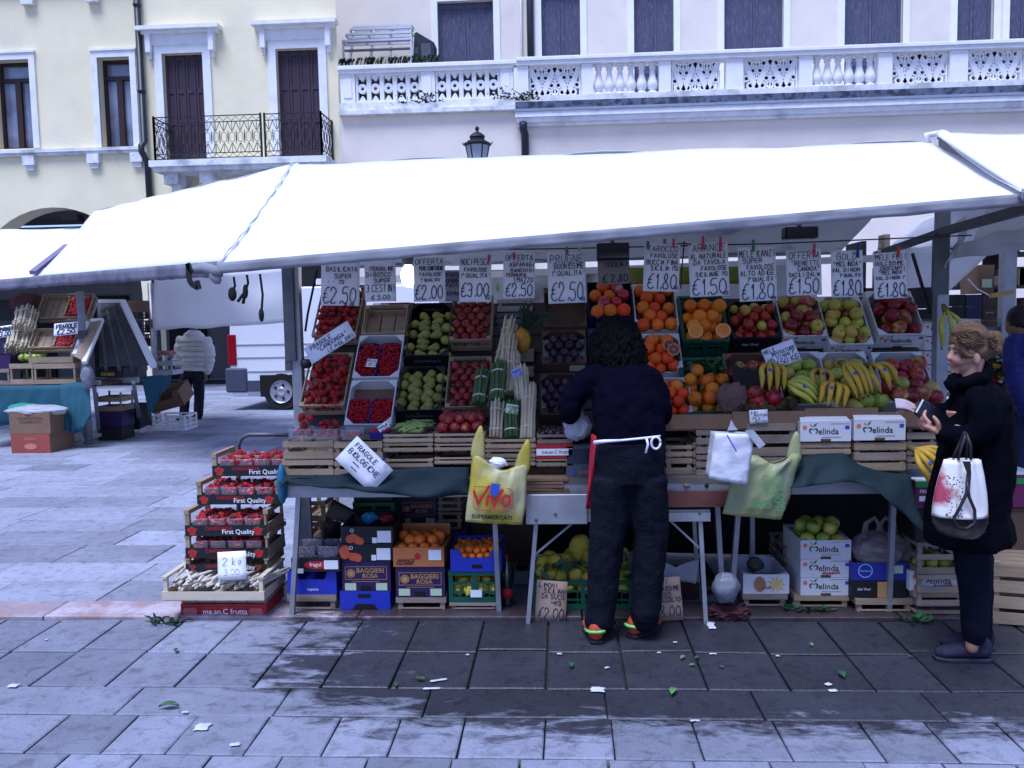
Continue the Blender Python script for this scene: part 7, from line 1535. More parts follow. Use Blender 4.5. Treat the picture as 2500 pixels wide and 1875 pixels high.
p, w_, h_ = fbox(D,1118,1225,765,806,12.15); punnet(T(p),w_,.3,h_,'clear punnet of strawberries on white crates near the man in the puffer jacket',M_clear); many_berries(T(p),w_,.3,h_*.5,60,.03)
sack('plastic_bag','white plastic bag hanging at the corner of the far left table',at(D(632,935),10.75),.09,.07,.2,MATS['dim_grey_bag'],9,False,smooth=True)
o = GS.obj('strawberries', proto('strawberry').materials[0], smooth=True); tag(o,'red strawberries filling the lower trays and the far left crates','strawberries',kind='stuff')
# van
YVN = 15.2; s_ = FPX/YVN
vx0 = at((560,900),YVN).x; vl = 4.9
van = thing('van','white delivery van parked behind the market seen from its side','van',(vx0,YVN,0))
prof = [(0.03,.26),(0,.95),(.04,1.7),(.10,2.18),(.35,2.28),(3.4,2.28),(3.75,2.12),(4.25,1.35),(4.85,1.12),(4.93,.6),(4.88,.26)]
MB().poly([(x,0,z) for x,z in prof],(0,1.85,0)).obj('body', mat('van_white',(.72,.73,.76),.25,.03,2,spec=.6), van, bevel=.03)
mb = MB()
for z in (.72,.98,1.22): mb.box(.02,4.5,-.012,-.001,z,z+.02)
mb.obj('side_mouldings', mat('van_seam',(.40,.41,.45),.4,.05), van)
MB().box(-.08,.34,-.03,1.9,.34,.80).obj('rear_bumper', mat('bumper_grey',(.085,.095,.14),.6,.1,5), van, bevel=.03)
MB().box(.34,4.6,-.02,-.001,.36,.56).obj('lower_cladding', mat('bumper_grey',(.10,.11,.15)), van); MB().box(.34,4.6,-.025,-.001,.27,.35).obj('sill', mat('van_sill',(.35,.36,.4),.4,.05), van)
MB().box(-.012,.15,-.02,.12,.85,1.42).obj('rear_light', mat('tail_red',(.30,.008,.02),.2,.1,5), van, bevel=.01)
for x in (.98,3.9):
    wh = MB().lathe([(.20,-.045),(.335,-.045),(.345,.0),(.345,.17),(.32,.2)],24,T((x,.02,.345)) @ Matrix.Rotation(-PI/2,4,'X')); wheel = wh.obj('wheel', mat('tyre_black',(.02,.02,.022),.8), van, smooth=False)
    MB().box(x-.40,x+.40,-.0275,.3,.255,.66).obj('wheel_arch', M_dark, van)
    g = MB(); g.lathe([(0,.0),(.07,-.02),(.09,0),(.19,.0),(.21,-.02),(.215,.02)],24,T((x,-.032,.345)) @ Matrix.Rotation(-PI/2,4,'X')); g.obj('rim', mat('rim_silver',(.45,.46,.5),.35,.05,metal=.5), wheel)
    g = MB()
    for k in range(5): a = 2*PI*k/5; g.lathe([(.028,0),(.026,-.006),(0,-.006)],8,T((x+.13*math.cos(a),-.042,.345+.13*math.sin(a))) @ Matrix.Rotation(-PI/2,4,'X'))
    g.obj('rim_holes', M_dark, wheel)
MB().box(2.75,3.5,-.008,-.001,1.35,1.95).obj('window', M_glass, van)
# ---- background on the right: stacks, next stall, flowers
for k in range(5):
    y0 = 688+k*104; t,p,w_,h_ = stack_box(C,1378,1640,y0,y0+96,5.75,'card','white printed apple box in the stack behind the right post, %s'%('topmost','second','third','fourth','lowest')[k],mo=M_wcard,mi=M_kraft); melinda(t,w_,h_,sc=.95)
for k in range(3):
    y0 = 425+k*80; t,p,w_,h_ = stack_box(C,1335,1560,y0,y0+76,6.0,'card','black fruit box stacked on the white ones behind the right post, %s'%('topmost','middle','lowest')[k],mo=M_bcard,mi=M_bcard)
t,p,w_,h_ = stack_box(C,1335,1640,1190,1560,5.8,'wood','dark wooden crate under the stack of white apple boxes',rows=4)
for k in range(6):
    x0 = 1560+(k%3)*125; y0 = 480+(k//3)*90; t,p,w_,h_ = stack_box(C,x0,x0+118,y0,y0+84,7.6,'card','dark fruit box on the stall behind the customer, %s row %s'%(('upper','lower')[k//3],('left','middle','right')[k%3]),mo=(M_bcard,M_ncard,M_dkraft)[k%3],mi=M_bcard)
fr_txt(t,[('Süd Tirol',w_*.4,h_*.5,{'w':w_*.5,'shear':.4})],P_white)
t,p,w_,h_ = stack_box(C,1580,1792,662,722,7.0,'card','white box lid behind the hair of the customer',mo=M_wcard,mi=M_kraft); g = MB(); disc(g,w_*.86,h_*.5,h_*.3); g.obj('seal', P_or, t)
t,p,w_,h_ = stack_box(C,1792,1958,722,860,6.9,'plastic','grey plastic crate behind the hair bun of the customer',m=mat('grey_plastic',(.16,.17,.2),.5,.1,6))
t,p,w_,h_ = stack_box(C,1660,2110,870,1250,7.2,'card','large dark box under the stall behind the customer',mo=M_dkraft)
t,p,w_,h_ = stack_box(C,1778,1892,262,470,8.2,'card','tall brown box with a paper sign hanging in the stall behind',mo=M_kraft); g = MB(); rect(g,w_*.2,w_*.85,h_*.2,h_*.5,-.004); g.obj('sign', P_pale, t)
o = MB().bar(at(C(1500,700),7.9),at(C(2250,690),7.9),1.2,.05).obj('counter', M_dkraft); tag(o,'dark counter of the stall behind the customer','counter')
g = MB(); rr = random.Random(31); cc = at(C(1760,380),9.2)
def clutter(): 
    t = thing('shelf','dark shelf full of small goods at the back of the right hand stall','shelf',(cc.x,9.2,0)); g = MB()
    for z in (cc.z-.4,cc.z-.05,cc.z+.3): g.box(-1.2,2.0,0,.5,z-.03,z)
    for x in (-1.2,.3,1.95): g.box(x,x+.05,0,.5,0,cc.z+.45)
    g.obj('boards', M_dark, t); 
    for m,nm in ((M_dkraft,'jars'),(M_bcard,'bottles'),(mat('shelf_beige',(.22,.17,.13),.8,.2,6),'packets')):
        g = MB()
        for k in range(40): z = rr.choice((cc.z-.4,cc.z-.05,cc.z+.3)); x = rr.uniform(-1.1,1.8); s = rr.uniform(.04,.08); g.box(x,x+s,.02,.2,z,z+rr.uniform(.08,.24))
        o = g.obj(nm, m, t); o['kind'] = 'stuff'
clutter()
o = MB().bar(at(C(1865,490),6.6),at(C(2025,460),6.6),.05,.03).obj('hanging_bag', mat('yellow_plastic',(.55,.36,.12),.5,.2,9)); tag(o,'yellowish roll hanging by a cord beside the right hand pole','roll')
o = MB().tube([at(C(1700,365),7.4),at(C(1770,440),7.0),at(C(1870,492),6.62)],.006,5).obj('cord', M_white); tag(o,'thin white cord sagging to the yellowish roll','cord')
t = thing('stall_post','pale post of the stall behind the customer','post',(at(C(1985,500),6.9).x,6.9,0)); MB().box(-.05,.05,-.04,.04,0,at(C(1985,140),6.9).z).obj('pole',M_steel,t)
fl = thing('flower_pot','pot of red and yellow flowers behind the coat of the customer','flowers',(at(C(1900,1000),6.4).x,6.4,at(C(1900,1180),6.4).z)); g = MB(); g2 = MB(); g3 = MB(); rr = random.Random(8)
MB().lathe([(.10,-.22),(.14,0),(.12,0)],12).obj('pot', M_dkraft, fl, smooth=True)
for k in range(160):
    d = Vector((rr.gauss(0,.12),rr.gauss(0,.1),abs(rr.gauss(.12,.1)))); s = .035; m_ = g if rr.random() < .5 else (g2 if rr.random() < .65 else g3); u = Vector((rr.gauss(0,1),rr.gauss(0,1),rr.gauss(0,1))).normalized()*s; v = u.cross(Vector((.3,.5,.8))).normalized()*s; m_.add([d-u,d+v,d+u,d-v],[(0,1,2,3)])
g.obj('leaves', M_moss, fl); g2.obj('red_petals', P_red, fl); g3.obj('yellow_petals', P_yel, fl)
for k,(x0,x1,y0,y1,m) in enumerate(((1345,1720,652,860,M_bcard),)):
    t,p,w_,h_ = stack_box(H,x0,x1,y0,y1,4.44,'card','black fruit box under the magenta banana box',mo=m,mi=M_bcard,ears=False)
    for j in range(2): stack_box(H,x0+10,x1-10,865+j*200,1060+j*200,4.46,'wood','%s dark crate under the black box behind the customer'%('upper','lower')[j],rows=3)
t,p,w_,h_ = stack_box(H,1905,2100,655,930,4.62,'card','brown box under the second magenta banana box',mo=M_dkraft,ears=False)
# added dark backdrop for the shade at the back under the table
o = sheetq('rear_cover','dark cloth hanging at the back under the stall table',(at(E(1700,700),5.6).x,5.62,.02),(at(H(1420,900),5.6).x,5.62,.02),(at(E(1700,700),5.6).x,5.62,TZ-.04),(at(H(1420,900),5.6).x,5.62,TZ-.04),mat('dark_backdrop',(.010,.016,.018),.9,.2,6),(40,8),.05,6)
# ------------------------------------------------------------------ people
_tx = bpy.data.textures.new('folds','CLOUDS'); _tx.noise_scale = .075; _tx.noise_depth = 3
_tx2 = bpy.data.textures.new('hair_folds','CLOUDS'); _tx2.noise_scale = .035; _tx2.noise_depth = 3
def skinned(name, m, parent, chains, ells=(), voxel=.012, smooth=6, disp=0, tex=None, fac=.5):
    """one continuous surface grown over tapering limbs (x, y, z, rx[, ry]) and ellipsoids"""
    g = MB()
    for ch in chains:
        pts = [Vector(c[:3]) for c in ch]; rs = [(c[3], c[4] if len(c) > 4 else c[3]) for c in ch]
        P_ = []; RR = []
        for i in range(len(pts)-1):
            for s in (0,.25,.5,.75):
                p0,p1,p2,p3 = pts[max(i-1,0)],pts[i],pts[i+1],pts[min(i+2,len(pts)-1)]
                P_.append(.5*((2*p1)+(p2-p0)*s+(2*p0-5*p1+4*p2-p3)*s*s+(3*p1-p0-3*p2+p3)*s**3)); RR.append(tuple(rs[i][k]+(rs[i+1][k]-rs[i][k])*s for k in (0,1)))
        P_.append(pts[-1]); RR.append(rs[-1]); g.tube(P_,RR,12)
        for e,r_ in ((pts[0],rs[0]),(pts[-1],rs[-1])):
            k = min(r_)*.98; k = k if k < .085 else .01; g.ell(e,k,k,k,10,6)
    for e in ells: g.ell(e[:3],e[3],e[4],e[5],16,12)
    o = g.obj(name, m, parent, smooth=True)
    q_ = o.modifiers.new('skin','REMESH'); q_.mode = 'VOXEL'; q_.voxel_size = voxel; q_.use_smooth_shade = True
    if smooth: q_ = o.modifiers.new('soften','SMOOTH'); q_.iterations = smooth; q_.factor = fac
    if disp: q_ = o.modifiers.new('folds','DISPLACE'); q_.texture = tex or _tx; q_.strength = disp; q_.texture_coords = 'LOCAL'; q_.mid_level = .5
    return o
def hand(wrist, dirn, palm_n, L=.18, curl=.6, thumb_side=1, spread=.12):
    """chains and ellipsoids of a hand: palm and five separate fingers, curling towards the palm normal"""
    w_ = Vector(wrist); d = Vector(dirn).normalized(); n = Vector(palm_n); n = (n-d*n.dot(d)).normalized(); s = d.cross(n)*thumb_side
    ch = []; pe = w_+d*L*.48
    ch.append([(*w_,.024,.018),(*(w_+d*L*.22),.034,.016),(*(w_+d*L*.46),.036,.014)])
    for k,(off,ln) in enumerate(((.030,.40),(.010,.45),(-.010,.42),(-.029,.33))):
        b = pe+s*off-d*.012; dd = (d+s*(off*spread*12)).normalized(); pts = [b]; a = 0
        for j,seg in enumerate((.44,.32,.24)):
            a += curl*(.55,.9,.7)[j]; v = dd*math.cos(a)+n*math.sin(a); pts.append(pts[-1]+v*L*ln*seg)
        ch.append([(*p,r_) for p,r_ in zip(pts,(.0095,.0088,.008,.0065))])
    b = w_+d*L*.16+s*.024; t1 = b+(d*.6+s*.75+n*.25).normalized()*L*.2; t2 = t1+(d*.85+s*.2+n*.45*curl).normalized()*L*.17; ch.append([(*b,.013),(*t1,.0105),(*t2,.008)])
    return ch
SKIN = mat('skin',(.48,.27,.20),.5,.08,9,spec=.35); SKIN2 = mat('skin_tan',(.33,.18,.13),.5,.08,9)
# ---- seller, seen from behind
YP_ = 4.16
def S_(x, y, dy=0): p = at((x*1.1302,y*1.1302),YP_); return Vector((p.x, YP_+dy, p.z))
def W_(x, y, r, ry=None, dy=0):
    p = S_(x,y,dy); return (*p, r, ry or r)
pe0 = gnd((1510,1575)); sel = thing('person','person seen from behind in navy sweater and jeans leaning over the small table','person',(0,0,0))
hip = W_(1360,985,.165,.115,.02)
body = [[W_(1360,1000,.15,.10),W_(1358,930,.145,.10),W_(1352,850,.16,.10,.04),W_(1340,800,.11,.07,.08),W_(1337,775,.05,.05,.10),W_(1336,750,.05,.05,.12)],
        [W_(1270,820,.045,.045,.08),W_(1225,888,.04,.04,.10),W_(1232,905,.03,.03,.33)],[W_(1410,820,.045,.045,.08),W_(1438,895,.04,.04,.10),W_(1440,905,.03,.03,.33)],
        [W_(1325,1010,.08),W_(1305,1180,.055),W_(1288,1340,.035)],[W_(1398,1010,.08),W_(1400,1180,.055),W_(1392,1340,.035)]]
w1_ = S_(1232,905,.33); w2_ = S_(1441,906,.30)
body += hand(w1_,(.3,.9,-.15),(0,-.1,-1),curl=.5,thumb_side=-1)+hand(w2_,(-.1,.9,-.35),(0,-.1,-1),curl=.7,thumb_side=1)
hc = S_(1338,722,.13)
skinned('body', SKIN, sel, body, [(hc.x,hc.y,hc.z-.02,.07,.09,.09),(hc.x,hc.y+.08,hc.z-.04,.05,.03,.05)], .008, 3)
M_navy = mat('navy_knit',(.0055,.0042,.0175),.95,.2,30,.3,90,spec=.06)
skinned('sweater', M_navy, sel, [[W_(1360,958,.172,.125,.0),W_(1360,925,.182,.130,.0),W_(1355,870,.178,.125,.02),W_(1345,825,.165,.11,.05),W_(1340,797,.115,.085,.08),W_(1338,778,.065,.06,.10)],
   [W_(1300,815,.075,.075,.06),W_(1262,832,.075,.07,.06),W_(1236,868,.068,.062,.06),W_(1230,893,.066,.060,.08),W_(1233,905,.058,.052,.20),W_(1232,905,.045,.04,.31)],
   [W_(1385,815,.075,.075,.06),W_(1412,832,.072,.07,.06),W_(1428,868,.064,.06,.06),W_(1432,893,.062,.058,.08),W_(1438,905,.055,.05,.20),W_(1440,906,.043,.04,.29)]],(),.010,6,.03)
M_jean = mat('dark_denim',(.0085,.0098,.021),.85,.25,14,.3,70,spec=.15)
skinned('trousers', M_jean, sel, [[W_(1360,945,.172,.122),W_(1361,985,.182,.138),W_(1361,1040,.168,.13)],
   [W_(1322,1030,.106,.120),W_(1318,1110,.100,.108),W_(1308,1195,.088,.090),W_(1301,1280,.080,.084),W_(1294,1345,.076,.082)],
   [W_(1398,1030,.104,.120),W_(1404,1110,.096,.106),W_(1404,1195,.086,.090),W_(1398,1270,.080,.084),W_(1393,1335,.074,.082)]],(),.010,5,.022)
h1 = S_(1336,735,.10)
def locks(c, n, seed, rad, length, m, parent, hang=.16, r0=.012, wave=.012, zone=None):
    rr = random.Random(seed); g = MB()
    for k in range(n):
        a = rr.uniform(0,6.28); e = rr.uniform(-.2,1); z = e; q_ = math.sqrt(max(0,1-z*z)); d = Vector((q_*math.cos(a),q_*math.sin(a),z))
        if zone and not zone(d): continue
        p = c+Vector((d.x*rad[0],d.y*rad[1],d.z*rad[2])); pts = [p]; ph = rr.uniform(0,6); L = length*rr.uniform(.7,1.15)
        for j in range(1,7): pts.append(c+Vector((d.x*rad[0]*(1+.10*j/6*(1 if j < 5 else .7))+wave*math.sin(j*1.7+ph), d.y*rad[1]*(1+.06*j/6)+wave*math.cos(j*1.9+ph), d.z*rad[2]-L*j/6)))
        g.tube(pts,[r0*.6,r0,r0,r0*.95,r0*.85,r0*.6,r0*.2],5,cap=True)
    return g.obj('hair', m, parent, smooth=True)
M_bhair = mat('black_hair',(.004,.003,.0035),.6,.3,30,.6,60,spec=.12,stretch=(4,4,1))
skinned('hair', M_bhair, sel, [],[(h1.x,h1.y+.02,h1.z+.005,.120,.125,.115),(h1.x,h1.y-.02,h1.z-.075,.135,.10,.085),(h1.x-.05,h1.y,h1.z-.1,.075,.08,.07),(h1.x+.075,h1.y,h1.z-.10,.085,.08,.075),(h1.x+.02,h1.y-.02,h1.z-.125,.10,.07,.045)],.010,4,.05,_tx2)
locks(h1+Vector((0,.02,.0)),230,3,(.122,.125,.115),.17,M_bhair,sel)
M_strg = mat('apron_string',(.70,.70,.76),.7,.05)
g = MB(); pts = [S_(1290,948,-.105),S_(1330,943,-.14),S_(1380,938,-.14),S_(1420,935,-.115)]; g.tube(pts,.006,6); g.tube([S_(1390,938,-.145),S_(1393,950,-.15),S_(1388,968,-.15)],.006,6)
lp = S_(1410,948,-.135); g.tube([lp+Vector((.022*math.cos(a),-.004*math.sin(a),.030*math.sin(a))) for a in [k*2*PI/14 for k in range(15)]],.006,6); g.tube([S_(1283,951,-.08),S_(1300,946,-.115),S_(1335,942,-.145)],[.012,.010,.006],6); g.obj('apron_string', M_strg, sel, smooth=True)
g = MB()
def apf(u, v):
    a = S_(1284+10*(1-u)-0*v, 950, -.02); p = S_(1266+18*u+ (12*(1-v) if u < .5 else 4*(1-v)), 940+162*v, .03+.02*math.sin(v*6+u*4)-.03*u); return tuple(p)
g.grid(apf,6,14).obj('apron', mat('red_apron',(.42,.015,.05),.75,.12,9), sel, smooth=True, solid=.003)
def trainer(ankle, toe_dir, parent, L=.27, mats=None, label=None):
    """running shoe: sole, upper and trim as parts under one shoe"""
    f = Vector(toe_dir); f.z = 0; f.normalize(); s = Vector((-f.y,f.x,0)); M = Matrix(((f.x,s.x,0,ankle[0]),(f.y,s.y,0,ankle[1]),(0,0,1,0),(0,0,0,1)))
    def ring(u, hw, z): return hw
    prof = [(-.085,.030),(-.07,.038),(-.02,.038),(.04,.040),(.10,.047),(.15,.044),(.185,.026)]
    def loft(z0, z1, sc0, sc1):
        g = MB(); n = len(prof); out = [(x,w_) for x,w_ in prof]; ring0 = [(x*sc0,w_*sc0) for x,w_ in out]+[(x*sc0,-w_*sc0) for x,w_ in reversed(out)]; ring1 = [(x*sc1,w_*sc1) for x,w_ in out]+[(x*sc1,-w_*sc1) for x,w_ in reversed(out)]; m_ = len(ring0)
        V = [(x,y,z0) for x,y in ring0]+[(x,y,z1) for x,y in ring1]; return g.add([tuple(M @ Vector(v)) for v in V],[tuple(reversed(range(m_))),tuple(range(m_,2*m_))]+[(k,(k+1)%m_,(k+1)%m_+m_,k+m_) for k in range(m_)])
    sole = loft(.0,.020,.90,.95).obj('shoe', mats[0], parent, bevel=.004)
    v = lambda x,y,z: tuple(M @ Vector((x,y,z)))
    up = skinned('upper', mats[1], sole, [[(*v(-.05,0,.05),.040,.036),(*v(.0,0,.055),.041,.042),(*v(.07,0,.048),.045,.034),(*v(.145,0,.036),.040,.026)],[(*v(-.05,0,.05),.037,.037),(*v(-.045,0,.085),.038,.036)]],(),.006,4)
    return sole, up, v
TR = [mat('trainer_sole',(.020,.018,.03),.7),mat('trainer_red',(.50,.09,.04),.55,.2,12)]
M_lime = mat('trainer_lime',(.22,.55,.18),.5,.1,12)
for (ak,td) in ((S_(1290,1400),(-.15,1,0)),(S_(1392,1388),(.55,.65,0))):
    a0 = gnd((ak.x*0+ (1453 if td[0] < 0 else 1566), 1578 if td[0] < 0 else 1566)); a0.y += .09; sole, up, v = trainer((a0.x,a0.y,0),td,sel,mats=TR)
    g = MB(); g.tube([v(-.10,0,.075),v(-.08,.035,.07),v(-.02,.042,.055),v(.05,.040,.04)],.008,6); g.tube([v(-.10,0,.075),v(-.08,-.035,.07),v(-.02,-.042,.055),v(.05,-.040,.04)],.008,6); g.tube([v(.02,.034,.075),v(.07,.03,.065),v(.12,.03,.05)],.008,6); g.tube([v(.02,-.034,.075),v(.07,-.03,.065),v(.12,-.03,.05)],.008,6); g.obj('trim', M_lime, sole, smooth=True)
sack('carrier_bag','small white plastic bag hanging from the left wrist of the seller',at((1410,1035),4.30)+Vector((0,0,0)),.075,.06,.085,M_bag,4,False)
# ---- customer in profile
YC = 3.92
def Q(x, y, dy=0, cv=I_): return at(cv(x,y),YC+dy)
def V_(x, y, r, ry=None, dy=0, cv=I_): return (*Q(x,y,dy,cv), r, ry or r)
cus = thing('person','person in long dark coat with blonde hair tied up, holding a wallet at the stall','person',(0,0,0))
# head in profile: cranium, jaw, brow, nose, lips, chin, ear
hx = .2894/FPX*YC
he = [(*Q(918,275,0),.074,.066,.074),(*Q(880,352),.058,.062,.075),(*Q(862,445,0),.046,.048,.046),(*Q(803,508),.022,.024,.019),(*Q(802,300),.020,.046,.016),(*Q(783,449),.014,.020,.0075),(*Q(787,476),.013,.018,.0085),(*Q(850,405,-.03),.040,.030,.032),(*Q(988,405,-.064),.015,.012,.028),(*Q(983,385,-.068),.013,.007,.018)]
hch = [[V_(790,318,.010,.009),V_(768,360,.0105,.010),V_(746,394,.0095,.012),V_(766,412,.0105,.014)],[V_(945,420,.052,.052),V_(930,540,.050,.050),V_(945,680,.050,.055)]]
wl = Q(690,1040,-.12); wr_ = Q(560,845,.06)
bch = [[V_(955,690,.05,.07),V_(1000,790,.09,.15),V_(1010,1000,.09,.14),V_(1020,1300,.10,.15),V_(1020,1450,.09,.14)],
  [V_(1020,1040,.04,.04,-.16),V_(850,1065,.034,.034,-.16),(*wl,.025,.025)],[V_(960,800,.04,.04,.14),V_(760,880,.036,.036,.12),(*wr_,.024,.024)],
  [V_(1690,870,.07,.07,.04,H),V_(1715,1150,.05,.05,.04,H),V_(1715,1480,.032,.036,.06,H)],[V_(1690,870,.07,.07,-.06,H),V_(1715,1150,.05,.05,-.05,H),V_(1700,1400,.034,.036,-.05,H),V_(1692,1480,.029,.029,-.05,H),V_(1692,1510,.028,.028,-.05,H)]]
hnd = hand(wl,(-.85,.25,.52),(.35,.55,.75),L=.175,curl=.75,thumb_side=-1)+hand(wr_,(-1,-.05,.18),(0,-.2,-1),L=.17,curl=.35,thumb_side=1)
skinned('body', SKIN, cus, hch+bch+hnd, he, .0055, 3, fac=.4)
for nm,cx,cy,dy,m,r_ in (('eye',806,350,-.034,mat('eye_white',(.40,.36,.36),.3),.0078),('iris',800,350,-.040,M_dark,.0052)): g = MB().ell(Q(cx,cy,dy),r_,r_*.8,r_*.62,10,7); g.obj(nm, m, cus, smooth=True)
g = MB().tube([Q(793,318,-.028),Q(815,308,-.043),Q(845,316,-.054)],[.004,.006,.003],6); g.obj('eyebrow', mat('brow_brown',(.16,.09,.05),.8), cus, smooth=True)
g = MB().tube([Q(772,462,-.008),Q(787,463,-.022),Q(806,468,-.033)],[.004,.005,.002],6); g.obj('lips', mat('lip_rose',(.34,.10,.10),.5), cus, smooth=True)
M_bl = mat('blonde_hair',(.20,.12,.062),.5,.4,20,.7,80,spec=.4,stretch=(1,6,3),col2=(.12,.065,.035),c2=(.5,.75),c2scale=10)
skinned('hair', M_bl, cus, [[V_(815,235,.022,.042),V_(865,200,.038,.060),V_(945,205,.046,.064),V_(1005,262,.046,.062),V_(1025,320,.046,.058),V_(1010,390,.030,.040)],[V_(815,240,.016,.022,-.048),V_(850,300,.013,.018,-.060),V_(890,360,.012,.014,-.065),V_(935,380,.014,.012,-.066)]],[(*Q(922,252,0),.083,.075,.074),(*Q(1118,250,0),.046,.045,.050),(*Q(1128,310,-.01),.034,.036,.040),(*Q(985,320,-.02),.044,.052,.05)],.0065,3,.010,_tx2)
g = MB(); rr = random.Random(6)
for k in range(340):
    s = rr.uniform(-1,1); a = rr.uniform(0,1); dy = -.085*math.sqrt(max(0,1-s*s)) if rr.random() < .7 else .06*s
    x0, y0 = 795+rr.uniform(0,40), 215+rr.uniform(-25,50); mid = (930+rr.uniform(-80,60), 162+120*a+rr.uniform(-12,12)); end = (1085+rr.uniform(-20,40), 240+60*a+rr.uniform(-20,20))
    g.tube([Q(x0,y0,dy*.5),Q((x0+mid[0])/2,(y0+mid[1])/2-25*(1-a),dy*.95),Q(mid[0],mid[1],dy*1.05),Q((mid[0]+end[0])/2,(mid[1]+end[1])/2-8,dy*.8),Q(end[0],end[1],dy*.35)],[.0008,.002,.0024,.002,.0008],4)
for k in range(130):
    a = rr.uniform(0,6.28); e = rr.uniform(.5,1.25); c = (1120,268); g.tube([Q(1075+rr.uniform(-10,20),250+rr.uniform(-25,40),rr.uniform(-.03,.03)),Q(c[0]+35*e*math.cos(a),c[1]+45*e*math.sin(a),-.055*rr.random()),Q(c[0]+75*e*math.cos(a+.5),c[1]+85*e*math.sin(a+.6),-.03*rr.random())],[.0015,.0028,.0008],4)
for k in range(26):
    x = 815+rr.uniform(-15,60); g.tube([Q(x,225,-.052),Q(x+rr.uniform(-5,25),300,-.064),Q(x+rr.uniform(20,70),370+rr.uniform(-20,50),-.067)],[.002,.003,.0008],4)
g.obj('hair_strands', M_bl, cus, smooth=True)
M_coat = mat('dark_wool_coat',(.0035,.0042,.0095),.95,.25,20,.3,120,spec=.06)
skinned('coat', M_coat, cus, [[V_(975,625,.070,.095),V_(985,680,.095,.15),V_(1000,760,.122,.195),V_(990,900,.132,.205),V_(985,1060,.138,.205),V_(975,1250,.152,.21),V_(1660,640,.168,.22,0,H),V_(1665,760,.180,.23,0,H),V_(1672,850,.190,.235,0,H)],
   [V_(1000,730,.058,.065,-.14),V_(1040,820,.064,.07,-.18),V_(1045,935,.062,.07,-.195),V_(1005,1025,.058,.062,-.195),V_(900,1060,.056,.058,-.17),V_(770,1050,.050,.052,-.14),V_(725,1045,.046,.048,-.13)],
   [V_(980,700,.075,.08,.15),V_(930,800,.068,.07,.18),V_(800,870,.055,.055,.14),V_(640,850,.044,.044,.08),V_(600,846,.042,.042,.07)],
   [V_(1000,600,.060,.085,0),V_(1040,500,.026,.080,0),V_(1056,425,.012,.070,0)],[V_(1000,560,.03,.03,-.075),V_(930,590,.022,.03,-.075),V_(860,610,.022,.03,-.055)],[V_(880,660,.035,.08,0),V_(800,590,.016,.055,-.02),V_(752,545,.012,.045,-.02)],[V_(880,700,.05,.10,0),V_(870,800,.06,.12,0)]],(),.009,4,.02)
M_trs = mat('dark_trousers',(.012,.013,.030),.85,.2,14,.2,60,spec=.12)
skinned('trousers', M_trs, cus, [[V_(1690,820,.085,.095,.05,H),V_(1712,1000,.078,.08,.05,H),V_(1728,1200,.066,.068,.06,H),V_(1738,1452,.052,.056,.07,H)],[V_(1690,820,.085,.095,-.07,H),V_(1700,1000,.078,.08,-.06,H),V_(1708,1200,.066,.068,-.05,H),V_(1708,1432,.053,.056,-.05,H)]],(),.010,4,.014)
SN = [mat('sneaker_sole',(.045,.04,.075),.7),mat('sneaker_canvas',(.035,.03,.06),.8,.15,14)]
for (px,py,lab) in ((1722,1602,0),(1742,1535,1)):
    a0 = gnd(H(px-28,py-12)); sole, up, v = trainer((a0.x,a0.y,0),(-1,.06,0),cus,mats=SN)
    g = MB()
    for k in range(5): x = .03+k*.022; g.tube([v(x,-.028,.072-k*.006),v(x+.004,0,.082-k*.006),v(x,.028,.072-k*.006)],.0032,5); g.tube([v(x,.030,.068-k*.006),v(x+.02,.0,.079-k*.006),v(x+.01,-.03,.066-k*.006)],.0025,5)
    g.obj('laces', P_white, sole, smooth=True)
g = MB(); c_ = wl+Vector((.03,0,-.004)); ax = Vector((-.85,.25,.3)).normalized(); Mw = ax.to_track_quat('Z','Y').to_matrix().to_4x4(); g.lathe([(.036,-.006),(.041,-.004),(.041,.004),(.036,.006)],16,T(c_) @ Mw); g.obj('bracelet', mat('silver_metal',(.5,.5,.54),.3,.2,20,metal=.8), cus)
g = MB(); c_ = wl+Vector((.055,0,-.006)); g.lathe([(.046,-.012),(.052,-.01),(.05,.012),(.044,.012)],16,T(c_) @ Mw); g.obj('cuff', mat('blue_cuff',(.35,.40,.55),.7,.1), cus)
p = Q(632,900,-.075); o = MB().box(-.095,.095,-.012,.012,-.042,.042).obj('wallet', mat('black_leather',(.008,.008,.012),.25,.2,20,spec=.7), bevel=.006); o.matrix_world = T(p) @ Matrix.Rotation(R(36),4,'Y') @ Matrix.Rotation(R(-20),4,'X'); tag(o,'black glossy leather wallet held by the person in the dark coat','wallet')
o = MB().grid(lambda u,v: (-.05+.10*u,-.03+.06*v,.008*math.sin(u*4)+.006*v),8,4).obj('banknote', mat('banknote_pink',(.42,.34,.38),.8,.2,30), smooth=True, solid=.0006); o.matrix_world = T(Q(385,800,.03)) @ Matrix.Rotation(R(14),4,'Y') @ Matrix.Rotation(R(38),4,'X'); tag(o,'pinkish folded banknote held out over the apples','banknote')
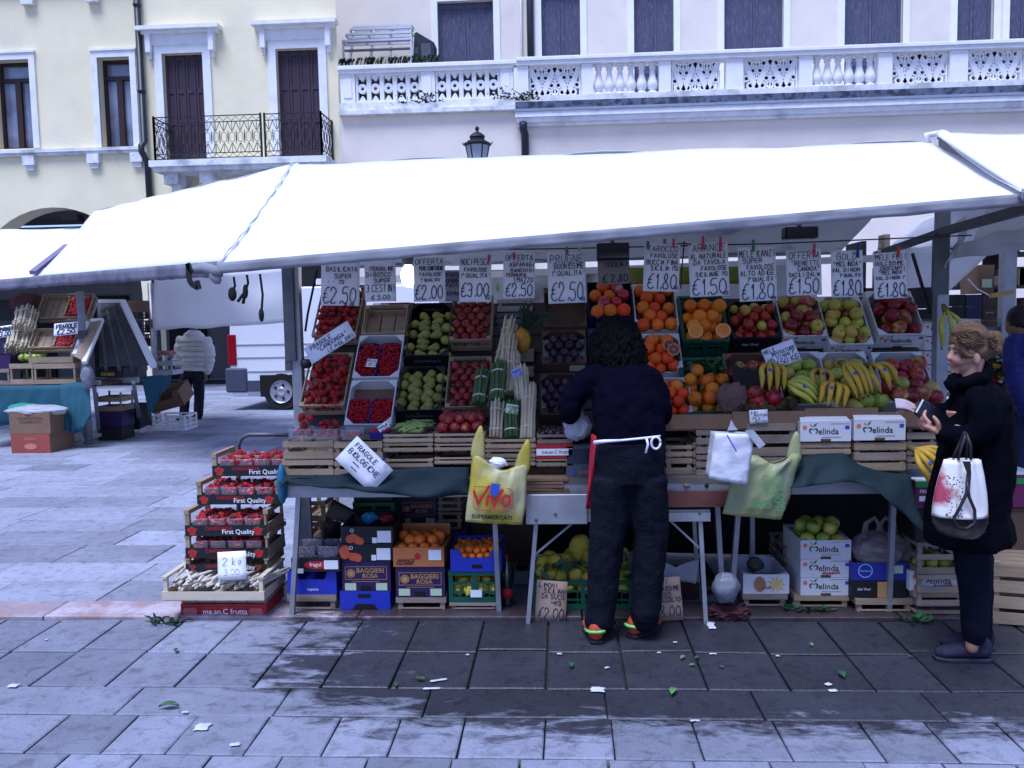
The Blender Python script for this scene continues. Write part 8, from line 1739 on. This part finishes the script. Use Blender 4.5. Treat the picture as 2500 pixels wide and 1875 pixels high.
# handbag on the forearm
YB_ = 3.60
hb = thing('handbag','white floral handbag with dark woven base hanging from the forearm of the person','handbag',at(H(1610,600),YB_)); o0 = hb.location.copy()
def bagf(rows, s, th):
    n = len(rows)-1
    def fn(u, v):
        x = v*n; i = min(int(x),n-1); f = x-i; a = rows[i]; b = rows[i+1]; xl = a[0]+(b[0]-a[0])*f; xr = a[1]+(b[1]-a[1])*f; y = a[2]+(b[2]-a[2])*f
        p = at(H(xl+(xr-xl)*u, y),YB_)-o0; bul = max(0,math.sin(PI*u))**.55*th*(.35+.65*v)
        return (p.x, -s*bul+.008*math.sin(u*17)*(1-v)*s, p.z)
    return fn
rowsU = [(1520,1740,355),(1490,1762,450),(1462,1780,560),(1448,1788,650),(1446,1788,700)]; rowsL = [(1446,1788,700),(1452,1785,745),(1478,1768,795),(1530,1730,818)]
M_flor = mat('floral_cloth',(.66,.64,.60),.7,.1,9,col2=(.42,.07,.12),c2=(.51,.58),c2scale=5.5)
M_wov = mat('woven_base',(.055,.045,.04),.85,.3,60,.8,120)
for s in (1,-1): MB().grid(bagf(rowsU,s,.075),22,12).obj('panel', M_flor, hb, smooth=True, solid=.003); MB().grid(bagf(rowsL,s,.075),22,6).obj('base', M_wov, hb, smooth=True, solid=.003)
def bq(x, y, d): return at(H(x,y),YB_)-o0+Vector((0,d,0))
for (dx,dd) in ((0,-.08),(28,.06)): MB().tube([bq(1585+dx*.3,350,dd*.4),bq(1592+dx,300,dd*.5),bq(1625+dx,215,dd*.4),bq(1645+dx*.4,190,dd*.2)],.006,7).obj('strap', mat('strap_brown',(.03,.02,.03),.5), hb, smooth=True); MB().tube([bq(1645+dx*.4,190,dd*.2),bq(1655+dx,260,dd*.5),bq(1662+dx*.4,350,dd*.4)],.006,7).obj('strap', mat('strap_brown',(.03,.02,.03)), hb, smooth=True)
g = MB(); g.tube([bq(1640,370,-.05),bq(1612,450,-.077),bq(1600,540,-.083),bq(1560,620,-.085),bq(1522,690,-.085),bq(1545,740,-.085),bq(1600,750,-.086),bq(1650,715,-.085),bq(1648,640,-.085),bq(1615,560,-.084),bq(1605,470,-.08)],.007,7); g.obj('piping', mat('strap_brown',(.03,.02,.03)), hb, smooth=True)
g = MB(); rr = random.Random(4)
for k in range(60): x = 1478+rr.uniform(0,100); y = 420+rr.uniform(0,270); c_ = bq(x,y,-.083+.0*rr.random()); g.lathe([(.0032,0),(0,.002)],6,T(c_) @ Matrix.Rotation(PI/2,4,'X'))
g.obj('dot_print', M_dark, hb)
g = MB().add([bq(1590,352,-.060),bq(1640,352,-.060),bq(1632,420,-.078),bq(1618,520,-.087),bq(1606,420,-.078)],[(0,1,2,3,4)]); g.obj('opening', M_dark, hb)
# ---- man in the beige puffer jacket, far left
gm = gnd(D(1420,1268)); YM = gm.y
def Z_(x, y, r, ry=None, dy=0): p = at(D(x,y),YM); return (p.x, YM+dy, p.z, r, ry or r)
man = thing('person','person in pale quilted puffer jacket and dark trousers standing beside the far left stall','person',(0,0,0))
hm = Vector(Z_(1400,560,1)[:3])
skinned('body', SKIN2, man, [[Z_(1400,900,.15,.11),Z_(1405,700,.18,.11),Z_(1400,640,.07,.07),Z_(1400,600,.06,.06)],[Z_(1300,680,.05),Z_(1280,800,.045),Z_(1275,870,.032)],[Z_(1510,690,.05),Z_(1520,800,.045),Z_(1490,925,.034)],[Z_(1360,920,.09),Z_(1345,1090,.06),Z_(1330,1240,.045)],[Z_(1430,920,.09),Z_(1440,1100,.06),Z_(1430,1235,.045)]]+hand(Z_(1490,925,1)[:3],(-.05,-.1,-1),(-.3,-1,0),curl=.4,thumb_side=1)+hand(Z_(1275,870,1)[:3],(.05,-.1,-1),(.3,-1,0),curl=.4,thumb_side=-1),[(*hm,.078,.098,.12),(hm.x,hm.y-.1,hm.z-.01,.015,.02,.02)],.014,3)
M_puff = mat('beige_puffer',(.66,.63,.58),.55,.1,9,spec=.3)
jr = []
for k in range(17):
    y = 622+k*17.5; f = 1+ .06*math.sin(k*PI/1.5) ; wd = (.10+.035*min(k,3.2)+.06*min(1,k/5)) if k < 5 else .285-.004*k; jr.append(Z_(1403,y,min(.27,wd)*f,.17*f))
def sleeve(pts):
    out = []
    for i in range(len(pts)-1):
        for s in (0,.25,.5,.75): a,b = pts[i],pts[i+1]; k = len(out); f = 1+.09*(1 if k%2 else -1); out.append(Z_(a[0]+(b[0]-a[0])*s,a[1]+(b[1]-a[1])*s,(a[2]+(b[2]-a[2])*s)*f))
    out.append(Z_(*pts[-1])); return out
skinned('jacket', M_puff, man, [jr,sleeve([(1325,660,.10),(1298,760,.10),(1285,850,.075)]),sleeve([(1480,665,.10),(1512,770,.105),(1510,850,.09),(1500,905,.07)]),[Z_(1403,612,.10,.10),Z_(1403,640,.13,.12)]],(),.014,2,.012)
g = MB()
for k in range(6): y = 690+k*36; g.tube([Z_(1310,y+4,1)[:2]+(Z_(1310,y+4,1)[2],)]+[(Z_(x,y,1)[0],YM-.188,Z_(x,y,1)[2]) for x in (1325,1340,1365,1400,1435,1465,1480)]+[Z_(1490,y+4,1)[:3]],.008,5)
g.obj('quilt_seams', mat('puffer_seam',(.42,.40,.38),.8), man, smooth=True)
skinned('trousers', mat('navy_trousers',(.014,.014,.030),.8,.15,9), man, [[Z_(1395,895,.19,.14),Z_(1395,950,.19,.14)],[Z_(1350,940,.105),Z_(1338,1090,.085),Z_(1330,1225,.075)],[Z_(1435,940,.105),Z_(1440,1090,.085),Z_(1435,1225,.078)]],(),.014,4,.012)
for x,td in ((1330,(-.35,-1,0)),(1428,(-.3,-1,0))): a0 = gnd(D(x,1255)); sole, up, v = trainer((a0.x,a0.y,0),td,man,mats=[mat('brown_sole',(.03,.02,.02),.8),mat('brown_leather',(.10,.06,.05),.5)])
skinned('hair', mat('grey_hair',(.10,.09,.085),.6,.3,20), man, [],[(hm.x,hm.y+.02,hm.z+.03,.088,.10,.105)],.014,2)
# ---- man in the blue quilted jacket at the right edge, seen from behind
YR = 6.2
def U_(x, y, r, ry=None, dy=0): p = at(C(x,y),YR); return (p.x, YR+dy, p.z, r, ry or r)
mr_ = thing('person','person in blue quilted jacket and jeans seen from behind at the right edge','person',(0,0,0))
hr_ = Vector(U_(2062,690,1)[:3])
skinned('body', SKIN2, mr_, [[U_(2150,1300,.15,.11),U_(2150,950,.18,.11),U_(2080,800,.07,.07),U_(2065,730,.055,.06)],[U_(2010,900,.05,.05),U_(2030,1200,.045,.045,-.05),U_(2085,1400,.03,.03,-.18)],[U_(2110,1350,.09),U_(2100,1700,.06),U_(2100,2060,.045)],[U_(2200,1350,.09),U_(2210,1700,.06),U_(2210,2060,.045)]]+hand(U_(2085,1400,1,None,-.18)[:3],(.6,-.1,-.5),(0,1,-.3),curl=.6,thumb_side=1),[(*hr_,.080,.095,.115),(hr_.x-.076,hr_.y-.01,hr_.z-.035,.012,.018,.028)],.010,3)
M_bpuf = mat('blue_puffer',(.045,.05,.22),.55,.12,9,spec=.25)
jr = [U_(2085,790,.10,.09),U_(2100,815,.15,.12)]
for k in range(20): jr.append(U_(2130+min(k,6)*3,845+k*22,(.22 if k > 1 else .19)*(1+.035*math.sin(k*PI/1.0+.7)),.15*(1+.05*math.sin(k*PI+.7))))
sl = [U_(2030+min(4,k)*-4+max(0,k-10)*6,850+k*26,.085*(1+.06*(1 if k%2 else -1)),None,-.02-.008*k) for k in range(20)]
skinned('jacket', M_bpuf, mr_, [jr,sl,[U_(2075,800,.10,.10),U_(2110,770,.06,.09,-.03)]],(),.011,1,.006)
skinned('trousers', mat('blue_jeans',(.035,.055,.13),.85,.2,9), mr_, [[U_(2150,1250,.20,.15),U_(2150,1360,.20,.15)],[U_(2100,1350,.11),U_(2095,1700,.085),U_(2095,2020,.08)],[U_(2210,1350,.11),U_(2215,1700,.085),U_(2215,2020,.08)]],(),.012,4,.014)
skinned('hair', mat('dark_brown_hair',(.015,.011,.012),.5,.3,30), mr_, [],[(hr_.x+.008,hr_.y-.012,hr_.z+.025,.088,.10,.105)],.010,2,.012,_tx2)
for x in (2095,2215): a0 = Vector(U_(x,2060,1)[:3]); trainer((a0.x,a0.y,0),(-.3,1,0),mr_,mats=[M_bcard,M_bcard])
# ------------------------------------------------------------------ litter on the pavement
LR = random.Random(17)
m_lf = [mat('fresh_leaf',(.15,.30,.10),.5,.2,20), mat('dark_leaf',(.05,.14,.06),.5,.3,20)]
def leaf(conv, x, y, L, k, label):
    L *= .85
    p = gnd(conv(x,y),.006); a = LR.uniform(0,6.28)
    def fn(u, v): wv = math.sin(PI*min(1,u*1.02))**.8*.42*(v-.5)*2; return (L*(u-.5), L*wv*.5, .004+.10*L*abs(v-.5)*2+.12*L*math.sin(u*3))
    o = MB().grid(fn,8,4).obj('leaf', m_lf[k], smooth=True, solid=.001); o.matrix_world = T(p) @ Matrix.Rotation(a,4,'Z'); tag(o,label,'leaf','fallen leaves on the pavement')
for (cv,x,y,L,k,lab) in ((J,730,580,.10,1,'dark green leaf lying on the paving at the left of the dark kerb stones'),(J,760,338,.06,1,'small dark leaf near the foot of the strawberry stack'),(J,1815,462,.06,1,'narrow green leaf beside torn paper strips'),(J,1710,485,.05,1,'small green leaf left of the torn paper strips'),(K,255,402,.07,1,'green leaf behind the white paper scrap, below the left trainer'),(K,695,517,.085,0,'bright green leaf on the dark kerb stones'),(K,738,368,.055,0,'bright green curled leaf near the right table leg'),(K,800,368,.04,1,'small green leaf right of the curled one'),(K,778,400,.035,0,'tiny bright leaf below the curled one'),(K,905,408,.035,1,'dark leaf right of the tiny bright one'),(K,1425,443,.085,1,'large green leaf on the paving under the apple boxes'),(K,1293,312,.045,0,'pale green upright leaf under the apple boxes'),(K,1722,365,.04,1,'dark leaf left of the shoes of the customer'),(J,1365,150,.10,1,'large dark leaf under the left upturned crate')): leaf(cv,x,y,L,k,lab)
def scrap(conv, x, y, w_, l_, a, label, curl=.01, m=None):
    w_ *= .75; l_ *= .75; p = gnd(conv(x,y),.006); o = MB().grid(lambda u,v: (w_*(u-.5)+.004*math.sin(v*9), l_*(v-.5)*(1+.2*noise.noise(Vector((u*3,w_*90,0)))), .002+.35*curl*max(0,noise.noise(Vector((u*2,v*2,l_*99))))),6,5).obj('paper_scrap', m or mat('damp_paper',(.52,.53,.56),.8,.15,30), smooth=True, solid=.0008); o.matrix_world = T(p) @ Matrix.Rotation(R(a),4,'Z'); tag(o,label,'paper','paper scraps on the pavement')
for i,(cv,x,y,w_,l_,a,lab) in enumerate(((J,875,663,.075,.08,0,'square white paper scrap on the lower paving'),(J,1865,498,.10,.025,5,'torn white paper strip on the paving, nearer one'),(J,1895,462,.10,.025,20,'torn white paper strip on the paving, farther one'),(K,370,503,.08,.06,-5,'white paper scrap on the edge of the dark kerb stones'),(K,860,225,.05,.13,-4,'white paper label lying against the right table leg'),(K,868,348,.045,.02,0,'thin white shred near the green leaves'),(K,1365,480,.035,.03,20,'small crumpled white shred on a joint, upper'),(K,1385,507,.045,.03,0,'small crumpled white shred on a joint, lower'),(K,635,343,.022,.02,0,'white fleck behind the right trainer'),(K,705,298,.022,.02,0,'white fleck right of the right trainer'),(K,205,348,.028,.024,0,'white fleck left of the left trainer'),(K,410,408,.03,.02,30,'white fleck on a joint under the trainers'),(K,790,637,.05,.02,0,'white shred at the lower edge of the kerb stones'),(K,1148,357,.02,.02,0,'pinkish fleck on the paving under the white bag'),(J,58,485,.06,.05,0,'white scrap at the left edge of the pavement'),(J,1015,740,.05,.03,10,'irregular white scrap on the lower paving'),(J,800,600,.035,.02,0,'pale shred beside the dark green leaf'),(J,1895,168,.09,.05,10,'white paper lying under the right violet box'),(J,200,286,.02,.02,0,'white fleck on a joint at the left'),(J,2020,352,.02,.02,0,'white fleck on a joint left of the table leg'))): scrap(cv,x,y,w_,l_,a,lab)
p = gnd(J(715,215),.006); t = thing('plant_scraps','dark green stalk scraps lying by the red fruit box','plant scraps',p); g = MB()
for k in range(16): a = LR.uniform(0,6.28); q0 = Vector((LR.uniform(-.08,.08),LR.uniform(-.03,.03),0)); d = Vector((math.cos(a),math.sin(a)*.5,LR.uniform(0,.6)))*LR.uniform(.04,.11); g.tube([q0,q0+d*.5+Vector((0,0,.012)),q0+d],[.006,.007,.002],5)
g.obj('stalks', mat('stalk_green',(.025,.055,.03),.5,.3,9), t)
for (x,y,lab) in ((1335,160,'green vegetable scraps under the three white apple boxes'),(1230,158,'dark wilted leaves left of the three white apple boxes'),(1745,200,'dark green scraps beside the low wooden crates on the right')):
    p = gnd(K(x,y),.014); g = MB()
    for k in range(14):
        a = LR.uniform(0,6.28); q0 = Vector((LR.uniform(-.07,.07),LR.uniform(-.03,.03),.004)); d = Vector((math.cos(a),math.sin(a),LR.uniform(.1,.7)))*LR.uniform(.03,.07); e = d.cross(Vector((0,0,1))).normalized()*.015; g.add([q0,q0+d*.5+e,q0+d,q0+d*.5-e],[(0,1,2,3)])
    o = g.obj('vegetable_scraps', m_lf[1]); o.location = p; tag(o,lab,'vegetable scraps')
